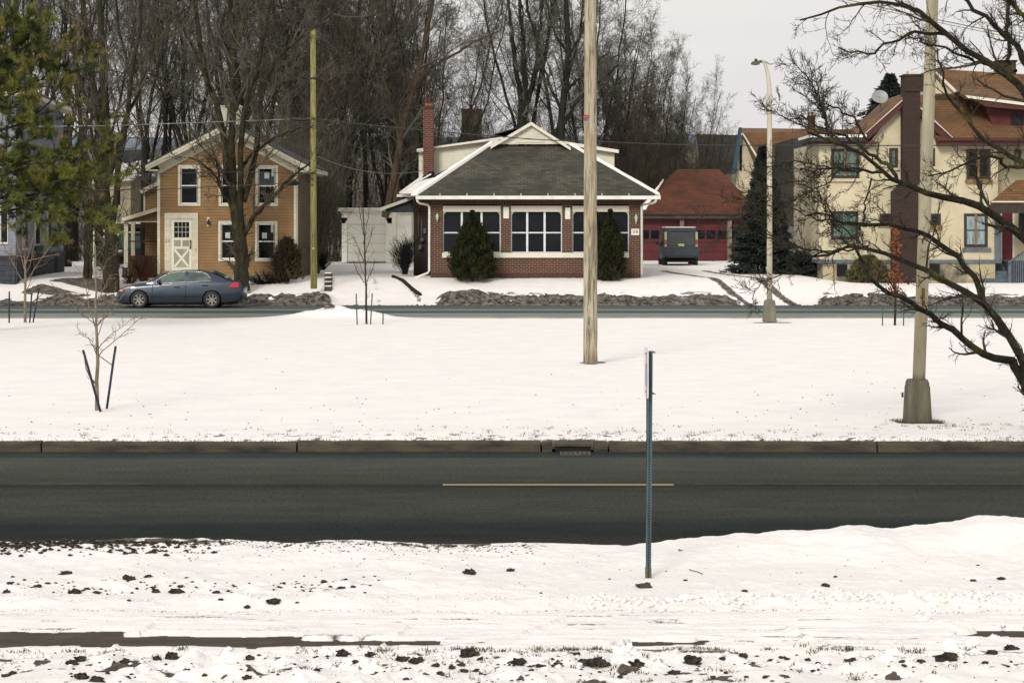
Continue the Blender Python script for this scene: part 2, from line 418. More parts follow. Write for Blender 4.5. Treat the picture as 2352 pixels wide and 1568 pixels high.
def far_dirt(x, y, h):
    px = CX + x*FL/np.maximum(y, 1)
    drive = np.maximum(ss(745, 775, px)*(1-ss(985, 1020, px)), ss(1660, 1730, px)*(1-ss(1860, 1900, px)))
    n = fbm(x*2.0, y*2.0, 21, 4)
    face = (1-ss(82.6, 83.3, y + (n-.5)*2.6))*ss(.08,.30,fbm(x*.9,y*3,23,4)+.30*(1-ss(81.9,82.4,y)))
    d = face*(1-drive)*1.1
    left = (px < 560)
    d = np.where(left, d*.75, d)
    d = np.maximum(d, .62*np.exp(-((y-84.6)/.5)**2)*ss(.45, .6, n)*(1-drive)*(px > 1000))
    # wheel ruts of the two drives
    def rut(xa, ya, xb, yb, w):
        t = np.clip((y-ya)/(yb-ya), 0, 1); cx = xa+(xb-xa)*t
        return np.exp(-((x-cx)/w)**2)*(y > ya-.5)*(y < yb+.5)
    d = np.maximum(d, .50*ss(.35,.5,n)*rut(-5.3, 83.5, -7.2, 100, .22))
    d = np.maximum(d, .62*rut(-3.7, 83.6, -5.0, 89.0, .16))
    d = np.maximum(d, (.62+.5*n)*rut(9.3, 82.4, 7.0, 96, .26))
    d = np.maximum(d, (.55+.5*n)*rut(11.1, 82.4, 8.9, 96, .28))
    # ploughed asphalt drive of the grey house
    dl = (px < 250) & (y > 82)
    t = (y-82)/14.; cxl = -19.2 + 4.8*t
    d = np.where(dl, np.maximum(d, .75*(np.abs(x-cxl) < 1.7)*ss(.32,.46, fbm(x*.8+y*1.0, y*.5, 33, 4))), d)
    d = np.maximum(d, ss(122, 127, y)*(.35+.6*ss(.35,.5,n)))
    edge = 1-ss(81.9, 82.15, y)
    return np.maximum(np.maximum(d, edge*.8), 0)
xs = np.arange(-48, 48.01, .11); ys = np.concatenate([np.arange(81.65, 88, .09), np.arange(88, 150, .7)])
grid_obj('far_ground', xs, ys, far_z, M['snow_bank'], far_dirt)
grid_obj('ground', np.linspace(-900, 900, 90), np.concatenate([np.linspace(-30, 150, 46)[:-1], np.linspace(150, 900, 50)]),
         lambda x, y: ground_z(x, y) - .12 + 0*x, M['snow_bank'], lambda x, y, h: ss(118, 145, y)*.8)

# ---- distant hills
def hillf(x, y): return 20 + 42*np.exp(-((y-1500)/170.)**2)*(.7+.6*fbm(x*.0022, y*.0022, 41, 4))
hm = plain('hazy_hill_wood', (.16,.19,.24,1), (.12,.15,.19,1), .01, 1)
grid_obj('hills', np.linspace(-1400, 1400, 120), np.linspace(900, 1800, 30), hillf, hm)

# ---- near road
t = NT('worn_asphalt')
sep = t.node('ShaderNodeSeparateXYZ'); t.link(t.tc.outputs['Object'], sep.inputs[0])
wob = t.noise(t.coords((.12,1.2,1)), 1.2, 4)
yy = t.math('ADD', sep.outputs[1], t.math('MULTIPLY', t.math('SUBTRACT', wob, .5), .55))
fac = t.math('DIVIDE', t.math('SUBTRACT', yy, 20.0), 10.0)
RK = .78
def g(v, c=(1,1,1)): return (v*c[0], v*c[1], v*c[2], 1)
W = (.92,1.02,.90); Cc = (.66,.86,.84)
col = t.ramp(fac, [(0, g(.035,(1,.9,.85))), (.14, g(.034,(1,.92,.88))), (.20, g(.030,Cc)), (.27, g(.034,Cc)), (.36, g(.052,W)), (.46, g(.056,W)),
                   (.56, g(.048,W)), (.615, g(.034,Cc)), (.63, g(.050,W)), (.68, g(.055,W)), (.82, g(.072,W)), (.90, g(.080,W)), (.93, g(.060,Cc)), (.985, g(.045,Cc)), (1, g(.04))])
spk = t.noise(t.coords((1,.6,1)), 22, 8, .85)
mot = t.noise(t.coords((.5,1.4,1)), 1.6, 5, .65)
col = t.mix(1.0, col, t.ramp(spk, [(.36, (.40,.42,.42,1)), (.62, (1.3,1.28,1.18,1))]), 'MULTIPLY')
col = t.mix(1.0, col, t.ramp(mot, [(.36, (.80,.82,.82,1)), (.64, (1.12,1.12,1.08,1))]), 'MULTIPLY')
t.bump(spk, .45, .006)
M['asphalt'] = t.out(col, .95, 0, .06)
b = MB(); b.box(-60, 60, 19.8, 29.95, -.3, 0); road = b.build('road', M['asphalt']); road['kind'] = 'structure'

t = NT('pale_salted_asphalt')
sep = t.node('ShaderNodeSeparateXYZ'); t.link(t.tc.outputs['Object'], sep.inputs[0])
wob = t.noise(t.coords((.05,1,1)), 1.0, 3)
fac = t.math('DIVIDE', t.math('SUBTRACT', t.math('ADD', sep.outputs[1], wob), 72.3), 10.0)
col = t.ramp(fac, [(0, g(.26,(1,1,.9))), (.12, g(.22,W)), (.28, g(.26,W)), (.36, g(.11,Cc)), (.50, g(.12,Cc)), (.60, g(.25,W)), (.74, g(.13,Cc)), (.9, g(.12,W)), (1, g(.07))])
spk = t.noise(t.coords((.3,2,1)), 3, 6, .7)
col = t.mix(1.0, col, t.ramp(spk, [(.3, (.72,.72,.72,1)), (.7, (1.2,1.2,1.2,1))]), 'MULTIPLY')
M['asphalt_far'] = t.out(col, .95, 0, .06)
b = MB(); b.box(-90, 90, 72.3, 82.1, -.3, .02); o = b.build('far_road', M['asphalt_far']); o['kind'] = 'structure'

# painted dashes and the long joint
t = NT('worn_yellow_paint')
n_ = t.noise(t.coords((1,6,1)), 9, 6, .75)
M['yellow'] = t.out(t.ramp(n_, [(.34, (.09,.085,.07,1)), (.44, L4((200,176,118),.7))]), .8)
b = MB(); b.box(X(1017,26.2), X(1547,26.2), 26.14, 26.23, .002, .005); o = b.build('lane_marking', M['yellow']); o['kind'] = 'structure'
b = MB(); b.box(-11, -4.5, 26.3, 26.33, .001, .004).box(2.3, 12, 26.27, 26.30, .001, .004)
o = b.build('asphalt_joint', plain('pale_tar_joint', (.10,.10,.085,1), (.03,.03,.03,1), 6, .9, stretch=(1,4,1))); o['kind'] = 'structure'

# ---- kerb
joints = [-400, 97, 683, 1243, 1270, 1362, 1397, 2013, 2900]
b = MB(); rk = random.Random(5)
for i in range(len(joints)-1):
    a, c = joints[i], joints[i+1]
    if a == 1270: continue
    x0 = X(a, 30)+.012; x1 = X(c, 30)-.012
    top = .135 + rk.uniform(-.01, .012); front = 29.92 + rk.uniform(-.012, .02)
    n = max(2, int((x1-x0)/.25)); prof = lambda q: [(front+.0, -.1), (front+.015, top-.03), (front+.04, top), (30.13, top+.004), (30.14, -.1)]
    vs = []; 
    for k in range(n+1):
        xx = x0+(x1-x0)*k/n; j = [rk.uniform(-.006, .006) for _ in range(2)]
        for (yv, zv) in prof(0): vs.append((xx, yv+j[0], zv+(j[1] if zv > 0 else 0)))
    fs = [(k*5+m, (k+1)*5+m, (k+1)*5+m+1, k*5+m+1) for k in range(n) for m in range(4)]
    fs += [tuple(range(5)), tuple(range(n*5+4, n*5-1, -1))]
    b.add(vs, fs)
o = b.build('kerb', M['curbm']); o['kind'] = 'structure'

dr = thing('storm_drain', (X(1316,29.9), 29.9, 0), 'kerb inlet storm drain with slotted iron grate set in far side of near road', 'storm drain')
b = MB(); b.box(X(1275,29.9), X(1358,29.9), 29.90, 30.12, .075, .122); b.build('hood', M['curbm'], dr, .012)
b = MB(); b.box(X(1275,29.9), X(1358,29.9), 29.93, 30.10, -.09, .074); b.build('opening', M['void'], dr)
b = MB(); y0, y1 = 29.50, 29.84; xa, xb = X(1286,29.7), X(1356,29.7)
b.box(xa, xb, y0, y0+.04, .001, .02).box(xa, xb, y1-.04, y1, .001, .02)
nb = 6
for k in range(nb+1):
    xx = xa+(xb-xa-.035)*k/nb; b.box(xx, xx+.035, y0+.04, y1-.04, .001, .019)
b.build('grate', plain('rusty_iron', (.10,.085,.07,1), (.05,.045,.04,1), 9, .8), dr)
b = MB(); b.box(xa+.01, xb-.01, y0+.01, y1-.01, .0005, .004); b.build('pit', M['void'], dr)

# ---- median snow
def med_z(x, y):
    z = .130 - .115*ss(30.5, 34, y) - .03*ss(36, 70, y) + .05*(fbm(x*.25, y*.2, 51, 3)-.5) + .022*(fbm(x*1.4, y*1.0, 57, 3)-.5)
    z = z + .02*(fbm(x*7, y*7, 58, 2)-.5)*(1-ss(31, 34, y))
    px = CX + x*FL/y
    z = z - ss(71.6, 72.9, y)*.1
    heap = .42*np.exp(-((x+6.1)/1.7)**2 - ((y-72.6)/.9)**2)*(.8+.5*fbm(x*2.5, y*2.5, 61, 3))
    dip = .10*np.exp(-((x-1.0)/.55)**4 - ((y-30.2)/.35)**2)
    edge = (1-ss(30.12, 30.5, y))*.05
    return z + heap - dip - edge + .01
def med_dirt(x, y, h):
    n = fbm(x*4, y*4, 71, 4); n1 = fbm(x*1.1, y*1.1, 73, 3); n2 = fbm(x*11, y*7, 74, 3)
    d = (1-ss(30.16, 30.30+.22*n, y))*1.0
    d = np.maximum(d, (1-ss(30.4, 33.2, y))*ss(.60, .70, n2)*.62)
    d = np.maximum(d, ss(.66, .72, n2)*ss(.52,.64,n1)*.42*(1-ss(36, 60, y)))
    heap = np.exp(-((x+6.2)/2.0)**2 - ((y-72.7)/.8)**2)
    d = np.maximum(d, heap*ss(.42, .58, n)*.9)
    drain = np.exp(-((x-.95)/.6)**2 - ((y-30.25)/.33)**2)
    d = np.maximum(d, drain*1.3)
    for (qx, qy, rx) in ((X(2108,34.3), 34.0, .42), (X(1360,49.2), 48.7, .32), (X(1768,69), 68.2, .7)):
        d = np.maximum(d, 1.1*np.exp(-(((x-qx)/rx)**4 + ((y-qy-.15)/.33)**4)))
    return d
xs = np.arange(-12, 12.01, .05); ys = np.arange(30.12, 36, .04)
xs = np.concatenate([np.arange(-40, -12, .5), xs, np.arange(12.5, 40, .5)])
ys = np.concatenate([ys, np.arange(36, 50, .15), np.arange(50, 70, .35), np.arange(70, 73.4, .12)])
grid_obj('median_snow', xs, ys, med_z, M['snow_med'], med_dirt)

# ---- near verge, sidewalk, foreground
BARE = [(-60, 300, 1452, 1492), (280, 700, 1462, 1491), (690, 1045, 1469, 1491), (1440, 1640, 1473, 1491), (1600, 1660, 1480, 1484), (1725, 1790, 1477, 1482),
        (1870, 2040, 1482, 1488), (1690, 1760, 1484, 1486), (2215, 2440, 1450, 1474), (2100, 2200, 1484, 1488), (1900, 1990, 1474, 1477), (2270, 2420, 1442, 1447),
        (1010, 1060, 1484, 1488), (370, 420, 1430, 1433), (930, 980, 1458, 1460), (185, 280, 1427, 1430), (1330, 1360, 1428, 1432), (2080, 2160, 1430, 1433)]
def bare(x, y):
    px = CX + x*FL/y; n = (fbm(x*1.1, y*5, 81, 4)-.5); n3 = (fbm(x*6, y*14, 83, 3)-.5)
    m = np.zeros_like(x)
    for a, c, p0, p1 in BARE:
        Y1 = EYE*FL/(p0-HY); Y0 = EYE*FL/(p1-HY); w = min(.25, (Y1-Y0)*.5)
        ex = n*120
        mx = ss(a-18, a+18, px+ex)*(1-ss(c-18, c+18, px+ex))
        my = ss(Y0-.03, Y0+.03, y+n*.14+n3*.06)*(1-ss(Y1-.03, Y1+.03, y+n*.22+n3*.10))
        m = np.maximum(m, mx*my)
    return m
def near_z(x, y):
    px = CX + x*FL/y
    n = fbm(x*1.6, y*1.6, 91, 4); nf = fbm(x*7, y*7, 93, 4); nl = fbm(x*.5, y*.6, 95, 3); ns = fbm(x*1.5, y*10, 97, 4)
    # road edge and ploughed crest
    ye = 21.35 + .25*(fbm(x*.9, y*0, 99, 3)-.5) + .05*np.sin(x*3.1) + .35*ss(1.2, 4.8, x)
    crest = .035 + .13*ss(.6, 3.6, x) + .05*ss(3.0, 5.2, x) + .04*(1-ss(-3, 0, x))
    crest = crest*(.75+.5*fbm(x*1.8, y*.8, 101, 3))
    lump = .05*np.exp(-((x-3.45)/.25)**2)+.05*np.exp(-((x-4.8)/.35)**2)+.05*np.exp(-((x+.2)/.5)**2)
    prof = ss(0, .22, ye-y)*(1-.92*ss(.5, 1.7, ye-y))
    verge = (crest+lump*ss(2.2,3,x))*prof + .10*(n-.42)*ss(.2, .8, ye-y) + .03*(nf-.5)
    # rough ploughed ridge beside the walk
    ridge = np.exp(-((y-17.95)/.28)**2)
    verge = verge + ridge*(.05+.16*(fbm(x*5, y*5, 103, 3)-.38)*(.25+.75*ss(0, 2.5, x)))
    # hollow with clods on the left verge
    verge = verge + .05*np.exp(-((y-18.7)/.35)**2)*(1-ss(-1.5, .5, x))*(fbm(x*4,y*4,105,3)-.4)*3
    verge = verge - .06*np.exp(-((x-1.27)/.55)**2-((y-19.3)/.45)**2)
    walk = .028 + .045*(ns-.45) + .012*(nf-.5)
    wm = ss(15.75, 16.0, y)*(1-ss(17.2, 17.75, y))
    fore = .035 + .13*(fbm(x*1.6, y*1.6, 107, 3)-.45) + .10*ss(.50,.62,fbm(x*.9,y*.9,108,2))*np.maximum(fbm(x*4.7, y*4.7, 109, 4)-.5, 0)*2
    f = (1-ss(15.5, 15.85, y))
    z = verge*(1-wm)*(1-f) + walk*wm*(1-f) + np.maximum(fore, -.0)*f
    # joints of the walk show as little furrows
    for (xa, ya, xb, yb) in ((-3.05, 16.0, -2.9, 16.9), (-1.0, 16.0, -.84, 16.8), (.02,16.4,.45,17.2), (2.45, 16.0, 2.2, 16.8), (3.86, 16.2, 3.35, 17.3)):
        tt = np.clip((y-ya)/(yb-ya), 0, 1); cx = xa+(xb-xa)*tt
        z = z + .03*np.exp(-((x-cx)/.018)**2)*(y > ya)*(y < yb)
        m_ = 1-np.exp(-((x-cx)/.02)**2)*(y > ya)*(y < yb)
        z = z
    z = np.where(bare(x, y) > .5, -.02, np.maximum(z, .004 + .01*nf))
    z = np.where(y > ye, -.03, z)
    return z
def near_dirt(x, y, h):
    n = fbm(x*8, y*8, 121, 4); n2 = fbm(x*20, y*20, 123, 3); n4 = fbm(x*2.2, y*2.2, 125, 3); st = fbm(x*1.6, y*16, 127, 4)
    ye = 21.35 + .25*(fbm(x*.9, y*0, 99, 3)-.5) + .05*np.sin(x*3.1) + .35*ss(1.2, 4.8, x)
    q = ye-y
    left = 1-ss(-.3, 1.3, x)
    d = left*(1-ss(.25, 1.1, q))*ss(.46, .66, n)*.75
    d = np.maximum(d, (1-ss(-3.9,-2.6,x))*(1-ss(.35, .75, q))*ss(.34, .5, n)*1.0)
    d = np.maximum(d, (1-ss(0, .07+.06*n, q))*.75)
    d = np.maximum(d, np.exp(-((y-18.75)/.5)**2)*(1-ss(-1.6, .2, x))*ss(.60, .72, n)*ss(.45,.6,n4)*.8)
    wm = ss(15.85, 16.0, y)*(1-ss(17.3, 17.8, y))
    d = np.maximum(d, wm*ss(.61, .70, st)*.5)
    d = np.maximum(d, np.exp(-((y-15.93)/.13)**2)*ss(.42, .6, st)*ss(-1.2, .6, x)*.62)
    f = 1-ss(15.6, 15.95, y)
    d = np.maximum(d, f*ss(.60, .70, n)*ss(.42, .56, n4)*.85)
    return d
xs = np.arange(-6.4, 6.41, .018); ys = np.arange(14.2, 22.3, .018)
grid_obj('verge_snow', xs, ys, near_z, M['snow'], near_dirt)
for sx in (-1, 1):
    xs = np.arange(6.4, 26, .12); xs = xs if sx > 0 else -xs[::-1]
    grid_obj('verge_snow', xs, np.arange(10, 22.3, .09), near_z, M['snow'], near_dirt)
grid_obj('foreground_snow', np.arange(-6.4, 6.5, .12), np.arange(9, 14.25, .09), near_z, M['snow'], near_dirt)
t = NT('wet_sidewalk_concrete')
f_ = t.noise(t.coords((1,2,1)), 3, 6, .7); g_ = t.noise(t.coords(), 70, 4, .7)
col = t.ramp(f_, [(.3, (.050,.042,.032,1)), (.7, (.10,.084,.064,1))])
col = t.mix(1.0, col, t.ramp(g_, [(.3, (.8,.8,.8,1)), (.7, (1.15,1.15,1.15,1))]), 'MULTIPLY')
t.bump(g_, .3, .004)
M['walk'] = t.out(col, .9, 0, .1)
b = MB(); b.box(-26, 26, 15.3, 17.9, -.3, .0); o = b.build('sidewalk', M['walk']); o['kind'] = 'structure'
# ================================================================== HOUSES
def window(par, px0, px1, py0, py1, Y, casing=None, cw=.11, sash=None, sw=.045, cols=1, rows=2, pane=None, out=.05, head=None, rowf=None):
    """casing outside the given picture bounds; sash, meeting rail and muntins inside"""
    x0, x1, z0, z1 = X(px0,Y), X(px1,Y), Z(py1,Y), Z(py0,Y)
    b = MB()
    if casing:
        b.box(x0, x0+cw, Y-out, Y, z0, z1).box(x1-cw, x1, Y-out, Y, z0, z1)
        b.box(x0+cw, x1-cw, Y-out, Y, z1-cw, z1).box(x0+cw, x1-cw, Y-out-.015, Y, z0, z0+cw*.9)
        w = b.build('window', casing, par)
        x0 += cw; x1 -= cw; z1 -= cw; z0 += cw*.9; b = MB()
    d0, d1 = Y-out*.62, Y-.004
    b.box(x0, x0+sw, d0, d1, z0, z1).box(x1-sw, x1, d0, d1, z0, z1).box(x0+sw, x1-sw, d0, d1, z1-sw, z1).box(x0+sw, x1-sw, d0, d1, z0, z0+sw)
    for k in range(1, rows):
        zz = z0+(z1-z0)*(k/rows if rowf is None else rowf); b.box(x0+sw, x1-sw, d0, d1, zz-sw*.5, zz+sw*.5)
    for k in range(1, cols):
        xx = x0+(x1-x0)*k/cols
        segs = [(z0+sw, z1-sw)] if rows == 1 else [(z0+sw+(0 if q == 0 else 0), 0) for q in range(0)]
        zs = [z0+sw] + [z0+(z1-z0)*(q/rows if rowf is None else rowf) for q in range(1, rows)] + [z1-sw]
        for q in range(rows):
            b.box(xx-sw*.55, xx+sw*.55, d0-.002, d1, zs[q]+(sw*.5 if q else 0), zs[q+1]-(sw*.5 if q < rows-1 else 0))
    if casing: s = b.build('sash', sash or M['sash'], w)
    else: w = s = b.build('window', sash or M['sash'], par)
    MB().box(x0+sw*.5, x1-sw*.5, Y-.018, Y-.006, z0+sw*.5, z1-sw*.5).build('pane', pane or M['glass'], w)
    return w

# ------------------------------------------------------------ ochre clapboard house
YH = 87.3
h = thing('clapboard_house', (X(521,YH), YH, .93), 'ochre clapboard two storey house with white gable trim and white crossbuck door', 'house')
xl, xr = X(362,YH), X(681,YH); zb, zw, za = Z(636,YH), Z(389,YH), Z(308,YH); xm = (xl+xr)/2; back = YH+8.2
b = MB(); b.prism([(xl,zb-.3),(xr,zb-.3),(xr,zw),(xm,za),(xl,zw)], YH, back); b.build('wall', M['ochre'], h)
MB().box(xl-.02, xr+.02, YH-.03, YH+.0, zb-.35, zb+.12).build('foundation', M['concrete'], h)
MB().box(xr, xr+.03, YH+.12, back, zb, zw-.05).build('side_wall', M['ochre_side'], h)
b = MB(); cw = .11
b.box(xl-.01, xl+cw, YH-.035, YH-.001, zb+.12, zw-.1).box(xr-cw, xr+.01, YH-.035, YH-.001, zb+.12, zw-.1).box(xr+.031, xr+.05, YH-.034, YH+.12, zb+.12, zw-.1)
b.each('corner_board', M['trim_old'], h)
# gable roof with deep cornice
oh = .52; f0 = YH-.55
pk = Vector((X(521.5,f0), 0, Z(280,f0))); le = Vector((X(334,f0),0,Z(377,f0))); re = Vector((X(709,f0),0,Z(379,f0)))
b = MB()
for e in (le, re):
    b.slab([(pk.x,f0,pk.z),(e.x,f0,e.z),(e.x,back+.4,e.z),(pk.x,back+.4,pk.z)], .07)
roof = b.build('roof', M['roof_grey'], h)
b = MB()
for e in (le, re):
    dx = -1 if e is re else 1
    b.slab([(pk.x,f0+.02,pk.z+.07),(e.x+dx*.05,f0+.02,e.z+.07),(e.x+dx*.05,back+.3,e.z+.07),(pk.x,back+.3,pk.z+.07)], .068)

def rake(b, y0, y1, top, th, trim=0):
    for e in (le, re):
        s = (pk.z-e.z)/abs(pk.x-e.x); sg = 1 if e.x > pk.x else -1
        ex = e.x - sg*trim
        def zz(x): return pk.z - s*abs(x-pk.x) - top
        b.prism([(pk.x, zz(pk.x)),(ex, zz(ex)),(ex, zz(ex)-th),(pk.x, zz(pk.x)-th)], y0, y1)
b = MB(); rake(b, f0-.03, f0+.05, .06, .13); rake(b, f0-.005, f0+.05, .19, .10, .02); b.each('rake_board', M['trim_old'], h)
b = MB(); rake(b, f0+.05, YH, .22, .05, .04); b.build('soffit', M['trim_old'], h)
b = MB(); rake(b, YH-.05, YH-.003, .30, .34, .50); rake(b, YH-.09, YH-.05, .271, .11, .45); b.each('frieze', M['trim_old'], h)
b = MB()
for e, sg in ((le,-1),(re,1)):
    xx = e.x; b.box(xx, xx-sg*.08, f0+.05, back+.3, e.z-.26, e.z-.075)
    b.box(xx-sg*.08, xx-sg*.5, f0+.05, back+.2, e.z-.28, e.z-.22)
b.each('eave_board', M['trim_old'], h)
for (a, c, t0, t1) in ((409,461,379,473.5),(502.5,553,379,474),(587,639,379.5,474),(501.5,553,507.5,600),(586,637.5,508,600.5)):
    w = window(h, a, c, t0, t1, YH, M['trim_old'], .105, M['sash'], .05, 1, 2)
    x0, x1 = X(a,YH)+.105, X(c,YH)-.105
    MB().box(x0, x0+.035, YH-.042, YH-.033, Z(t1,YH)+.11, Z(t0,YH)-.11).box(x1-.035, x1, YH-.042, YH-.033, Z(t1,YH)+.11, Z(t0,YH)-.11).each('jamb_strip', M['wood_frame'], w)
    if a > 580 or t0 > 500:
        ww = X(c,YH)-X(a,YH); cx = X((a+c)/2-4+(4 if t0 < 500 else 0),YH); cz = Z(t0+24+(9 if t0>500 else 0),YH)
        b = MB(); b.box(cx-.10, cx+.10, YH-.022, YH-.019, cz-.12, cz+.12)
        if a > 580: b.box(X(c-15,YH), X(c-10,YH), YH-.022, YH-.019, Z(t0+26,YH), Z(t0+9,YH))
        b.each('paper_notice', M['paper'], w)
        if t0 < 500: MB().box(x0+.07, x1-.06, YH-.0195, YH-.0185, Z(t0+45,YH), Z(t0+16,YH)).build('blind', plain('slate_blind', (.035,.045,.07,1), (.02,.026,.04,1), 3, .4), w)
# door surround and door
b = MB(); Yd = YH
b.pbox(378.5, 391, 502, 624, Yd, -.07, -.001).pbox(444, 455.5, 502, 624, Yd, -.07, -.001).pbox(378.5, 455.5, 489, 502, Yd, -.085, -.001)
b.pbox(391, 394.5, 505, 624, Yd, -.045, -.001).pbox(440.5, 444, 505, 624, Yd, -.045, -.001).pbox(391, 444, 502, 505.5, Yd, -.05, -.001)
b.build('door_frame', M['trim_old'], h)
d = MB().pbox(394.5, 440.5, 505.5, 622, Yd, -.03, -.002).build('door', plain('shaded_door_panel', L4((172,168,144),.85), L4((150,146,124),.8), 3, .7), h)
b = MB()
for (p0,p1,q0,q1) in ((394.6,400,506,621.5),(435,440.4,506,621.5),(400,435,506,510),(400,435,545.5,552),(400,435,566,572),(400,435,614,621.5),(415.5,419.5,552,566)):
    b.pbox(p0,p1,q0,q1,Yd,-.05,-.031)
for (p,q) in (((401.5,573.5),(433.5,612.5)),((433.5,573.5),(401.5,612.5))):
    a_, c_ = at(p[0],p[1],Yd), at(q[0],q[1],Yd); n = Vector((-(c_-a_).z,0,(c_-a_).x)).normalized()*.045
    dy = .0 if p[0] < 420 else .003
    b.prism([((a_+n).x,(a_+n).z),((c_+n).x,(c_+n).z),((c_-n).x,(c_-n).z),((a_-n).x,(a_-n).z)], Yd-.046-dy, Yd-.031)
b.build('crossbuck', M['trim'], d)
MB().pbox(401, 436, 508.5, 545.5, Yd, -.034, -.031).build('pane', M['glass_blue'], d)
b = MB()
for k in range(1,4): b.pbox(401+35*k/4-.5, 401+35*k/4+.5, 510, 545, Yd, -.042, -.0345)
for k in range(1,3): b.pbox(401, 435, 510+35*k/3-.5, 510+35*k/3+.5, Yd, -.040, -.0342)
b.build('muntin', M['trim_old'], d)
b = MB(); b.tube([at(437.6,553,Yd-.09), at(437.6,570,Yd-.09)], .02, 6).pbox(436.4,438.8,551.5,556,Yd,-.10,-.05).pbox(436.4,438.8,567,571.5,Yd,-.10,-.05); b.build('handle', M['black'], d)
MB().pbox(377, 457, 622, 627, Yd, -.3, 0).build('doorstep', M['concrete'], h)
text('house_number', '33', .20, at(384.6,553.5,Yd-.075), plain('pale_brass', L4((150,140,112),.6), None, 5, .5), h)
# wall lamp, door bell
wl = MB().pbox(475.5, 481.5, 499, 520, YH, -.03, -.001).build('wall_lamp', M['trim_old'], h)
b = MB(); b.lathe(at(478.6,517,YH-.12), [(.03,0),(.06,.05),(.055,.14),(.03,.2),(.015,.26)], 8); b.build('lantern', M['black'], wl)
MB().pbox(449.5, 451, 571, 575.5, YH, -.085, -.07).build('door_bell', M['black'], h)
ch = MB().pbox(508, 552, 246, 312, 91.5, -.3, .5).build('chimney', M['trim_old'], h)
MB().pbox(506, 554, 243, 246, 91.5, -.34, .54).build('chimney_cap', M['snowcap'], ch)
# lower wing behind on the left and open side porch
Yw = 90.5
b = MB(); b.pprism([(333,442),(366,428),(366,640),(333,640)], Yw, Yw, Yw+4.5); b.build('wing_wall', M['ochre'], h)
b = MB(); b.pbox(330, 334, 440, 506, Yw, -.04, -.001); b.build('wing_corner_board', M['trim_old'], h)
b = MB(); e = at(321,437,Yw-.3); p = at(368,414,Yw-.3); b.slab([(e.x,Yw-.35,e.z),(p.x,Yw-.35,p.z),(p.x,Yw+5,p.z),(e.x,Yw+5,e.z)], .16); wr = b.build('wing_roof', M['trim_old'], h)
Yp = 88.2
b = MB(); e = at(279,501,Yp-.3); p = at(362,476,Yp-.3); b.slab([(e.x,Yp-.35,e.z),(p.x,Yp-.35,p.z),(p.x,Yp+3.2,p.z+.02),(e.x,Yp+3.2,e.z+.02)], .15); b.build('porch_roof', M['trim_old'], h)
b = MB(); b.pprism([(287,505),(361.5,484),(361.5,508),(287,508)], Yp, Yp-.03, Yp+.05); b.build('porch_gable', M['ochre_flat'], h)
MB().pbox(285, 361.5, 508, 510.5, Yp, -.06, .08).build('porch_beam', M['trim_old'], h)
for (pp, yy, bt) in ((290,Yp,614),(306,Yp+2.9,600)):
    s_ = .085; b = MB(); x_ = X(pp,Yp if yy == Yp else yy); b.box(x_-s_, x_+s_, yy-s_, yy+s_, Z(bt,yy) if yy==Yp else .95, Z(510.5,Yp)); b.build('porch_post', M['trim_old'], h)
MB().box(X(344,Yp+2.4), X(356,Yp+2.4), Yp+2.4, Yp+2.5, .93, Z(510.5,Yp)).build('porch_panel', M['bluegrey'], h)
MB().pbox(293.5, 361, 553, 556, Yp, -.03, .04).build('porch_rail', M['wood_brown'], h)
MB().pbox(294.5, 361, 587, 641, Yp, -.02, .05).build('porch_skirt', M['plywood'], h)
MB().pbox(293.6, 294.4, 556, 587, Yp, -.02, .03).build('porch_rail_post', M['wood_brown'], h)
MB().pbox(282, 292, 614, 646, Yp, -.12, .15).build('porch_footing', M['black'], h)

# ------------------------------------------------------------ brick bungalow
YB = 88.0
h = thing('brick_bungalow', (X(1229,YB), YB, .94), 'red brick bungalow with green shingle hip roof, enclosed sun porch and tall brick chimney', 'house')
gl, gr, base, wtop = 988.6, 1471, 638, 457
back = YB+.55
b = MB()
b.pbox(gl, gr, 592, 628, YB, 0, .5)                                    # under the sill
b.pbox(gl, 1017, 470, 592, YB, 0, .5).pbox(1445, gr, 470, 592, YB, 0, .5)
b.pbox(1150, 1173.5, 470, 592, YB, 0, .5).pbox(1291, 1314.5, 470, 592, YB, 0, .5)
b.build('wall', M['brick'], h)
b = MB(); b.pbox(gl-.3, gr+.3, 455, 470, YB, -.015, .5).pbox(gl-.3, gr+.3, 628, 645, YB, -.015, .5); b.each('soldier_course', M['brick_v'], h)
MB().box(X(gl,YB), X(gr,YB), YB+.52, YB+3.2, .5, Z(455,YB)).build('porch_room', M['brick'], h)
MB().box(X(950,92), X(1465,92), 92.0, 102, .5, Z(442,92)).build('rear_wall', M['brick'], h)
b = MB(); b.pbox(1015.5, 1444.5, 580.5, 591.8, YB, -.09, -.001); b.build('sill', M['trim'], h)
cf = {'white': 1}
